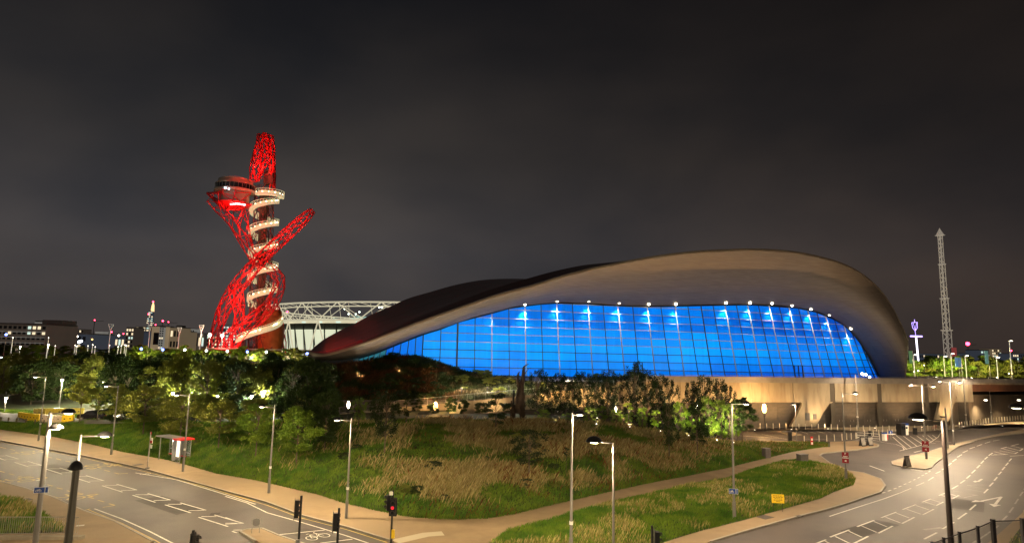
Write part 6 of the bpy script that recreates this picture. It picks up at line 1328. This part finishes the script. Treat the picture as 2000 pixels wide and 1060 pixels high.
# ticket booth group
def boxthing(name, lb, cat_, px, py, parts, rz=.3, z=.02):
    b = PZ(px, py, z); t = thing(name, lb, cat_, tuple(b), rz)
    for nm, m_, c_, d_ in parts: MB().box(c_, d_).build(nm, m_, t)
    return t
boxthing('ticket_booth', 'dark ticket booth box on the hatched area', 'booth', 1761, 849, [('body', black, (0, 0, .95), (1.1, .8, 1.9)), ('window', darkglass, (0, -.42, 1.3), (.8, .03, .6)), ('roof', steel_d, (0, 0, 1.95), (1.3, 1, .1))])
boxthing('ticket_machine', 'white ticket machine with a blue top beside the booth', 'machine', 1768.5, 848.5, [('body', white, (0, 0, .85), (.75, .6, 1.7)), ('blue_top', bluep, (0, -.02, 1.85), (.85, .7, .32)), ('screen', darkglass, (0, -.32, 1.25), (.4, .03, .3))])
boxthing('entry_sign', 'dark round headed post left of the ticket booth', 'post', 1752.5, 848, [('post', black, (0, 0, .9), (.16, .16, 1.8)), ('head', steel_d, (0, -.05, 1.2), (.45, .2, .6))])
boxthing('litter_bin', 'dark litter bin at the far side of the hatching', 'bin', 1787.5, 848, [('body', black, (0, 0, .55), (.5, .5, 1.1)), ('lid', steel_d, (0, 0, 1.13), (.56, .56, .08))])
boxthing('barrier', 'white barrier unit with red striped end near the plaza', 'barrier', 1728, 860, [('unit', white, (0, 0, .55), (.5, .5, 1.1)), ('blue_cap', bluep, (0, 0, 1.2), (.7, .5, .2)), ('arm', white, (1.2, 0, 1.0), (2.2, .08, .12)), ('red_stripe', redp, (.35, -.27, .6), (.2, .04, .8))])
b = PZ(1740, 857, .02); t = thing('mandatory_sign', 'blue round arrow sign by the barrier', 'sign', tuple(b)); MB().tube((0, 0, 0), (0, 0, .9), .04, n=5).build('post', steel_l, t); MB().tube((0, -.05, 1.1), (0, -.02, 1.1), .33, n=16).build('disc', bluep, t); MB().box((0, -.06, 1.1), (.1, .02, .36)).build('arrow', white, t)
boxthing('bollard_box', 'small black service post between the bollards of the plaza', 'post', 1699.5, 856, [('body', black, (0, 0, .6), (.35, .3, 1.2)), ('cap', steel_d, (0, 0, 1.22), (.4, .35, .06))])
b = PZ(1674, 856, .12); t = thing('pedestrian_barrier', 'white tubular barrier along the plaza edge', 'barrier', tuple(b), -.5); mb = MB()
for z_ in (.25, .6, 1.0): mb.tube((0, 0, z_), (3.2, 0, z_), .03, n=5)
mb.build('rails', white, t)
for x_ in (0, 1.07, 2.13, 3.2): MB().tube((x_, 0, 0), (x_, 0, 1.0), .035, n=5).build('post', white, t)
t = boxthing('parked_bicycle', 'x', 'x', 1827, 840, []) if False else None
# people-less bike at the apron
b = PZ(1826, 839.5, .14); t = thing('bicycle', 'bicycle leaning on the apron bollards', 'bicycle', tuple(b), .3)
for x_ in (-.52, .52): MB().path([(x_+math.cos(a_)*.33, 0, .34+math.sin(a_)*.33) for a_ in np.linspace(0, 2*math.pi, 15)], .022, 4).build('wheel', black, t)
MB().path([(-.52, 0, .34), (-.2, 0, .85), (.38, 0, .85), (.02, 0, .34), (-.2, 0, .85)], .02, 4).path([(.52, 0, .34), (.36, 0, .98)], .02, 4).build('frame', redp, t); MB().box((-.22, 0, .93), (.26, .12, .06)).build('saddle', black, t)
# bollards
bm1 = MB().tube((0, 0, 0), (0, 0, 1.02), .065, n=8).mesh('post', mat('steel_bollard', (.62, .56, .45), rough=.35, metal=.3)); bm2 = MB().tube((0, 0, 1.02), (0, 0, 1.06), .07, .045, n=8).mesh('cap', steel_l)
proto = thing('bollard', 'x', 'bollard', (0, 0, 0), group='steel bollards'); share(bm1, 'post', proto); share(bm2, 'cap', proto)
nb_b = 0
def bollards(pix, lb, z=.12):
    global nb_b
    for i, (a, b) in enumerate(pix):
        p = PZ(a, b, z); 
        if nb_b == 0: proto.location = p; proto['label'] = lb % nth(i+1)
        else: dup(proto, p, label=lb % nth(i+1))
        nb_b += 1
bx = np.arange(1485, 1870, 12.6); bollards([(x_, np.interp(x_, [1485, 1600, 1690, 1805, 1871], [838, 838.5, 842.5, 842, 837.5])-.6) for x_ in bx], 'slim steel bollard along the apron kerb, %s from the left')
bx = np.arange(1874, 2000, 5.2); bollards([(x_, np.interp(x_, [1874, 1937, 2000], [836.5, 827, 821.5])-2.5) for x_ in bx], 'steel bollard in the dense row before the underpass, %s from the left')
bollards([(1571, 864), (1600, 862.5), (1615, 861.5), (1630, 860.5), (1645, 859.5), (1654, 858), (1663, 857.5), (1672, 856.5)], 'pale bollard at the car park side of the plaza, %s from the left')
bollards([(1689, 850), (1706, 851), (1717, 850.5), (1724, 850), (1734, 849.5), (1743, 849)], 'pale bollard beside the ticket booth, %s from the left', .02)
# black car, yellow barriers, timber posts on the left
b = PH(171, 822.5); b = Vector((b.x, b.y+1.5, b.z)); t = thing('parked_car', 'black hatchback parked behind the yellow barriers', 'car', (b.x, b.y, b.z-.05), -.05)
prof = [(-2.1, .35), (-2.15, .75), (-1.95, .95), (-1.2, 1.02), (-.75, 1.42), (-.3, 1.5), (.9, 1.5), (1.55, 1.2), (1.95, 1.05), (2.1, .8), (2.08, .35)]
mb = MB(); n_p = len(prof); mb.add([(x_, -.86+(.12 if z_ > 1.1 else 0), z_) for x_, z_ in prof]+[(x_, .86-(.12 if z_ > 1.1 else 0), z_) for x_, z_ in prof], [tuple(range(n_p)), tuple(range(2*n_p-1, n_p-1, -1))]+[(i, n_p+i, n_p+(i+1) % n_p, (i+1) % n_p) for i in range(n_p)]); mb.build('body', mat('black_car_paint', (.012, .012, .014), rough=.18, spec=.6), t)
MB().add([(-1.05, -.80, 1.08), (1.5, -.80, 1.12), (1.2, -.755, 1.38), (-.7, -.755, 1.4)], [(0, 1, 2, 3)]).build('side_window', darkglass, t)
MB().add([(-1.22, -.7, 1.06), (-1.22, .7, 1.06), (-.80, .68, 1.42), (-.80, -.68, 1.42)], [(0, 1, 2, 3)]).build('windscreen', darkglass, t)
for x_ in (-1.32, 1.3):
    for y_ in (-.84, .84):
        w_ = MB().tube((0, -.09, 0), (0, .09, 0), .32, n=16).build('wheel', black, t, loc=(x_, y_, .32)); MB().tube((0, -.1, 0), (0, -.095, 0), .19, n=12).build('rim', steel_l, w_)
for y_ in (-.62, .62): MB().box((-2.13, y_, .72), (.06, .3, .14)).build('headlight', glassm, t); MB().box((2.08, y_, .85), (.06, .26, .16)).build('tail_light', redp, t)
def barrier_row(pts, m_, lb, group):
    t = thing('barrier_row', lb, 'barrier', tuple(PH(*pts[0])), group=group); o0 = Vector(t.location); ws = [PH(a, b) for a, b in pts]
    for i in range(len(ws)-1):
        L_ = (ws[i+1]-ws[i]).length; k = max(1, round(L_/1.05))
        for j in range(k):
            a = ws[i].lerp(ws[i+1], j/k); b = ws[i].lerp(ws[i+1], (j+1)/k); d = b-a; c_ = (a+b)/2-o0
            o = MB().box((0, 0, .55), (d.length-.03, .32, 1.1)).box((0, 0, .1), (d.length-.03, .5, .2)).build('block', m_, t, loc=(c_.x, c_.y, c_.z)); o.rotation_euler = (0, 0, math.atan2(d.y, d.x)); MB().box((0, -.17, .6), (.2, .03, .16)).build('slot', black, o)
barrier_row([(36, 819), (58, 822), (77, 823.5)], yellowp, 'yellow plastic barrier blocks, left end of the front row', 'water filled barriers')
barrier_row([(79, 823.7), (100, 825.3), (120, 826)], peach, 'pale plastic barrier blocks in the middle of the front row', 'water filled barriers')
barrier_row([(121, 826), (143, 824.5)], yellowp, 'yellow plastic barrier blocks, right end of the front row', 'water filled barriers')
barrier_row([(66, 812), (90, 811.5), (125, 811), (163, 810.5)], mat('old_yellow_plastic', (.42, .33, .05), rough=.6), 'dull yellow barrier blocks of the rear row', 'water filled barriers')
for i, (a, b) in enumerate(((1, 824), (16, 825), (32, 826), (50, 827.5), (68, 829), (85.5, 830))):
    p = PH(a, b); t = thing('timber_post', 'short dark timber post at the verge, %s from the left' % nth(i+1), 'post', tuple(p), group='timber posts'); MB().tube((0, 0, -.1), (0, 0, .75), .11, .1, 8).build('shaft', barkm, t); MB().tube((0, 0, .75), (0, 0, .8), .1, .05, 8).build('cap', barkm, t)
light('POINT', PH(90, 816)+Vector((0, 0, 5)), 500, (1, .8, .45), name='lamp_light')  # extra fill light without a fixture above the barriers
lot = [PH(a, b) for a, b in ((-20, 822), (70, 827), (145, 829), (260, 828), (250, 812), (200, 800), (100, 802), (-40, 806))]
struct(MB().poly([(p.x, p.y, p.z+.12) for p in lot]).build('path', asphalt2), 'worn asphalt yard behind the left grass strip')
# near railing on a concrete ledge
r0, r1 = PZ(-90, 1044, .3), PZ(151, 1044, .3); t = thing('near_railing', 'thin grey bar railing at the near left corner', 'railing', tuple(r0)); d = r1-r0; L_ = d.length; dn = d/L_; hr = 1.15
MB().tube((0, 0, hr), tuple(d+Vector((0, 0, hr))), .025, n=5).build('top_rail', steel_l, t); MB().tube((0, 0, .1), tuple(d+Vector((0, 0, .1))), .018, n=5).build('bottom_rail', steel_l, t)
bar = MB().tube((0, 0, .1), (0, 0, hr), .011, n=4).mesh('bar', steel_l); k = int(L_/.13)
for i in range(k+1): share(bar, 'bar', t, tuple(dn*(i*L_/k)))
lg = MB().box((0, 0, 0), (L_+1, .5, .5)).build('low_wall', mat('ledge_concrete', (.26, .22, .16), (.19, .16, .12), scale=1.5, rough=.8), loc=((r0.x+r1.x)/2, (r0.y+r1.y)/2-.2, .06)); tag(lg, 'low concrete ledge carrying the near left railing', 'wall'); lg.rotation_euler = (0, 0, math.atan2(d.y, d.x))
# mesh fence bottom right
FP_ = [(1790, 1070), (1820, 1060), (1843, 1052.5), (1874, 1041.5), (1909.5, 1030), (1939, 1017), (1997, 1015.5), (2055, 1014)]
FYs = [30, 30, 30, 30, 30, 30, 29, 28]; fp = [P(a, b, y_) for (a, b), y_ in zip(FP_, FYs)]; t = thing('mesh_fence', 'dark framed mesh fence in the near right corner', 'fence', (fp[2].x, fp[2].y, .12)); o0 = Vector(t.location)
fm = mat('fence_frame', (.018, .015, .018), rough=.5); meshm = mat('fence_mesh', (.03, .028, .028), rough=.6, alpha=.42)
for i, p in enumerate(fp):
    r_ = .075 if i in (5, 6) else .05; MB().box((p.x-o0.x, p.y-o0.y, (p.z-.12)/2+.05), (r_*2, r_*2, p.z-.02)).build('post', fm, t)
    if i < len(fp)-1:
        q = fp[i+1]; MB().tube(p-o0, q-o0, .03, n=5).build('top_rail', fm, t); MB().add([p-o0-Vector((0, 0, .06)), q-o0-Vector((0, 0, .06)), Vector((q.x, q.y, 1.6))-o0, Vector((p.x, p.y, 1.6))-o0], [(0, 1, 2, 3)]).build('mesh_panel', meshm, t)
# totem sculpture
b = P(1013, 838, 84.5); gz = float(H(b.x, 84.5)); S = 84.5/FPX; t = thing('totem_sculpture', 'tall twisted bronze totem lit by two ground lamps', 'sculpture', (b.x, 84.5, gz)); Z = lambda y: P(1013, y, 84.5).z-gz; Xx = lambda x_: (x_-1013)*S
bronze = mat('bronze', (.10, .066, .042), (.05, .035, .025), scale=1.3, rough=.38, metal=.6, bump=.5, bscale=4)
def blob(pts, name, m_=bronze, n=9):
    mb = MB(); c_ = cat([(Xx(a), 0, Z(y_), r_*S) for a, y_, r_ in pts], 26); rings = []
    for i, (x_, y_, z_, r_) in enumerate(c_):
        ring_ = []
        for j in range(n+1):
            a_ = 2*math.pi*j/n+.18*i; rr = r_*(1+.22*math.sin(3*a_+i*.55)); ring_.append((x_+math.cos(a_)*rr, y_+math.sin(a_)*rr*.7, z_))
        rings.append(ring_)
    mb.grid(rings); mb.build(name, m_, t, True)
blob([(1004, 840, 3.2), (1003, 822, 3), (1002, 805, 5), (1004, 790, 8)], 'leg'); blob([(1021, 840, 3.5), (1021, 822, 4), (1018, 805, 7), (1016, 790, 10)], 'leg')
blob([(1012, 806, 9), (1013, 790, 10), (1015, 770, 8), (1017, 752, 6), (1019, 738, 4.2), (1020, 726, 3), (1021, 716, 2.2), (1026, 712, 1.8), (1031, 709, .6)], 'body'); blob([(1014, 765, 4), (1010.5, 750, 3.2), (1009, 740, 2.6), (1010, 731, 2), (1012.5, 725, .6)], 'left_prong'); blob([(1021, 734, .8), (1026, 724, .6), (1034, 716, .3)], 'thin_prong')
MB().box((Xx(1002), .4, Z(775)), (4*S, .5, 26*S)).build('dark_slab', steel_d, t); MB().box((Xx(998), .2, Z(800)), (2.6*S, .3, 34*S)).build('side_fin', bronze, t)
for i, (px, py) in enumerate(((1007, 836.5), (1018, 837))):
    p = P(px, py, 82.5); q = thing('ground_spotlight', 'small bright spotlight at the foot of the totem, %s one' % ['left', 'right'][i], 'spotlight', (p.x, 82.5, p.z-.1), group='totem spotlights'); MB().tube((0, 0, -.25), (0, 0, 0), .12, n=8).build('housing', steel_d, q); MB().sphere((0, 0, .06), .13, 8, 5).build('bulb', bulb, q); light('SPOT', (0, 0, .25), 1500, (1, .82, .6), q, .1, aim=(0, .45, 1), angle=80, blend=.7)
for i, (px, py, w_) in enumerate(((972, 838, 2.2), (1070, 838, 2.0))):
    p = P(px, py, 82); t = thing('bench', 'pale slatted bench on the crest, %s of the totem' % ['left', 'right'][i], 'bench', (p.x, 82, float(H(p.x, 82))))
    for j in range(3): MB().box((0, -.2+.2*j, .45), (w_, .15, .05)).build('slat', coping, t)
    for x_ in (-w_*.4, w_*.4): MB().box((x_, 0, .2), (.08, .45, .42)).build('leg', steel_d, t)
# footbridge and promenade ledge in the left distance
a = P(-40, 753.5, 128); b = P(45, 753.5, 128); t = thing('footbridge', 'low pale footbridge deck at the left edge', 'bridge', tuple((a+b)/2)); MB().box((0, 0, 0), ((b-a).length, 2, .5)).build('deck', concrete, t)
for x_ in (-3, 3): MB().box((x_, 0, -3), (.6, 1, 5.6)).build('pier', concrete, t)
p = (a+b)/2; light('POINT', (p.x, 124, p.z+3), 700, (1, .75, .35), name='lamp_light')
a = P(92, 700, 205); b = P(250, 700, 205); t = thing('promenade_wall', 'pale promenade wall with tall lit poles in the left distance', 'wall', ((a.x+b.x)/2, 205, 5)); MB().box((0, 0, (a.z-5)/2), (b.x-a.x, .8, a.z-5)).build('wall', concrete, t)
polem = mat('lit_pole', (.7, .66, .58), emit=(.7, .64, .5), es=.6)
for i, (px, yt) in enumerate(((25, 659), (95, 659), (108, 675), (147, 674), (150, 676), (172, 675), (181, 673), (186, 677), (214, 674), (231, 677), (237, 675), (244, 673), (247, 675))):
    a = P(px, yt, 203); t = thing('pole', 'slim pale lit pole on the promenade, %s from the left' % nth(i+1), 'pole', (a.x, 203, 5.5), group='promenade poles'); MB().tube((0, 0, 0), (0, 0, a.z-5.5), .12, .08, 5).build('shaft', polem, t)
    MB().sphere((0, 0, a.z-5.5), .13, 6, 4).build('lamp', bulb if i % 3 == 0 else lampglow, t)
for i, (px, py, m_, s_) in enumerate(((127, 655.5, bulb_w, .8), (133, 661, bulb_w, 1.1), (140, 662, bulb, .9), (151, 657, bulb, .9), (155, 667.5, bulb_w, 1.6), (159, 666, bulb_w, 1.2), (120, 671, bulb, .7), (180, 662.5, bulb_y, .9), (232, 655, bulb, 1.0), (100, 659, bulb_y, .8), (140, 641, bulb, 1), (9, 657, bulb, .6))):
    a = P(px, py, 400); t = thing('yard_light', 'far yard light on a short mast, %s' % ['first of the blue shed', 'second of the blue shed', 'third of the blue shed', 'fourth of the blue shed', 'largest white glow of the shed', 'white glow beside the largest', 'low one left of the shed', 'orange one right of the shed', 'right of the first triangle mast', 'orange one by the stair tower', 'high one over the shed roof', 'at the hotel front'][i], 'light', (a.x, 400, 6)); MB().tube((0, 0, 0), (0, 0, a.z-6), .2, n=5).build('mast', steel_d, t); MB().sphere((0, 0, a.z-6), s_*.6, 8, 5).build('bulb', m_, t)
# distance beyond the bridge: banners, lamps
for i, (px, yt, yb, m_) in enumerate(((1779, 685, 709, 'green'), (1927, 685, 710, 'teal'), (1869, 698, 716, 'blue'), (1874, 698, 716, 'blue'))):
    c_ = {'green': (.10, .22, .10), 'teal': (.12, .26, .24), 'blue': (.12, .25, .42)}[m_]; a = P(px, yt, 160); b = P(px, yb, 160); t = thing('banner', '%s street banner beyond the bridge, %s' % (m_, ['next to the roof', 'right of the ride tower', 'left of the twin pair', 'right of the twin pair'][i]), 'banner', (a.x, 160, TZ)); MB().tube((.4, 0, 0), (.4, 0, a.z-TZ), .07, n=5).build('pole', steel_l, t); MB().box((-.15, 0, (a.z+b.z)/2-TZ), (.9, .05, a.z-b.z)).build('cloth', mat('banner_'+m_, c_, emit=c_, es=.5), t)
for i, (px, yt) in enumerate(((1784, 692), (1843, 695), (1885, 694), (1946, 697), (1971, 665), (1857, 690))):
    a = P(px, yt, 158); t = thing('bridge_lamp', 'lit lamp post standing beyond the bridge parapet, %s from the left' % nth(i+1), 'street lamp', (a.x, 158, TZ), group='lamps beyond the bridge'); MB().tube((0, 0, 0), (0, 0, a.z-TZ), .09, n=6).build('pole', polem, t); MB().tube((0, 0, a.z-TZ), (.5, 0, a.z-TZ), .05, n=5).build('arm', polem, t); MB().box((.5, 0, a.z-TZ-.05), (.5, .3, .12)).build('lamp_head', bulb, t)
r_ = random.Random(5)
for i in range(34):
    px = 1785+i*6.8+r_.uniform(-2, 2); py = r_.uniform(708, 731); m_ = r_.choice([bulb, bulb, bulb_y, bulb_w, lampglow]) ; Y_ = r_.uniform(150, 230)
    if py < 714 and r_.random() < .5: m_ = mat('green_bulb', (0, 1, .3), emit=(.05, 1, .35), es=6)
    a = P(px, py, Y_); t = thing('distant_lamp', 'small lamp on a post in the park beyond the bridge', 'lamp', (a.x, Y_, TZ-.1), group='small lamps beyond the bridge'); MB().tube((0, 0, 0), (0, 0, max(.3, a.z-TZ)), .05, n=4).build('post', steel_d, t); MB().sphere((0, 0, max(.3, a.z-TZ)), r_.uniform(.08, .2), 7, 4).build('bulb', m_, t)
for i, (px, w_) in enumerate(((1798, 4), (1812, 3), (1835, 1.5), (1858, 5))):
    a = P(px, 735, 142); t = thing('planter', 'concrete block planter on the terrace behind the parapet, %s from the left' % nth(i+1), 'planter', (a.x, 142, TZ), group='terrace planters'); MB().box((0, 0, .6), (w_*.6, 1, 1.2)).build('box', coping, t); MB().box((0, 0, 1.22), (w_*.5, .8, .05)).build('soil', soilm, t)
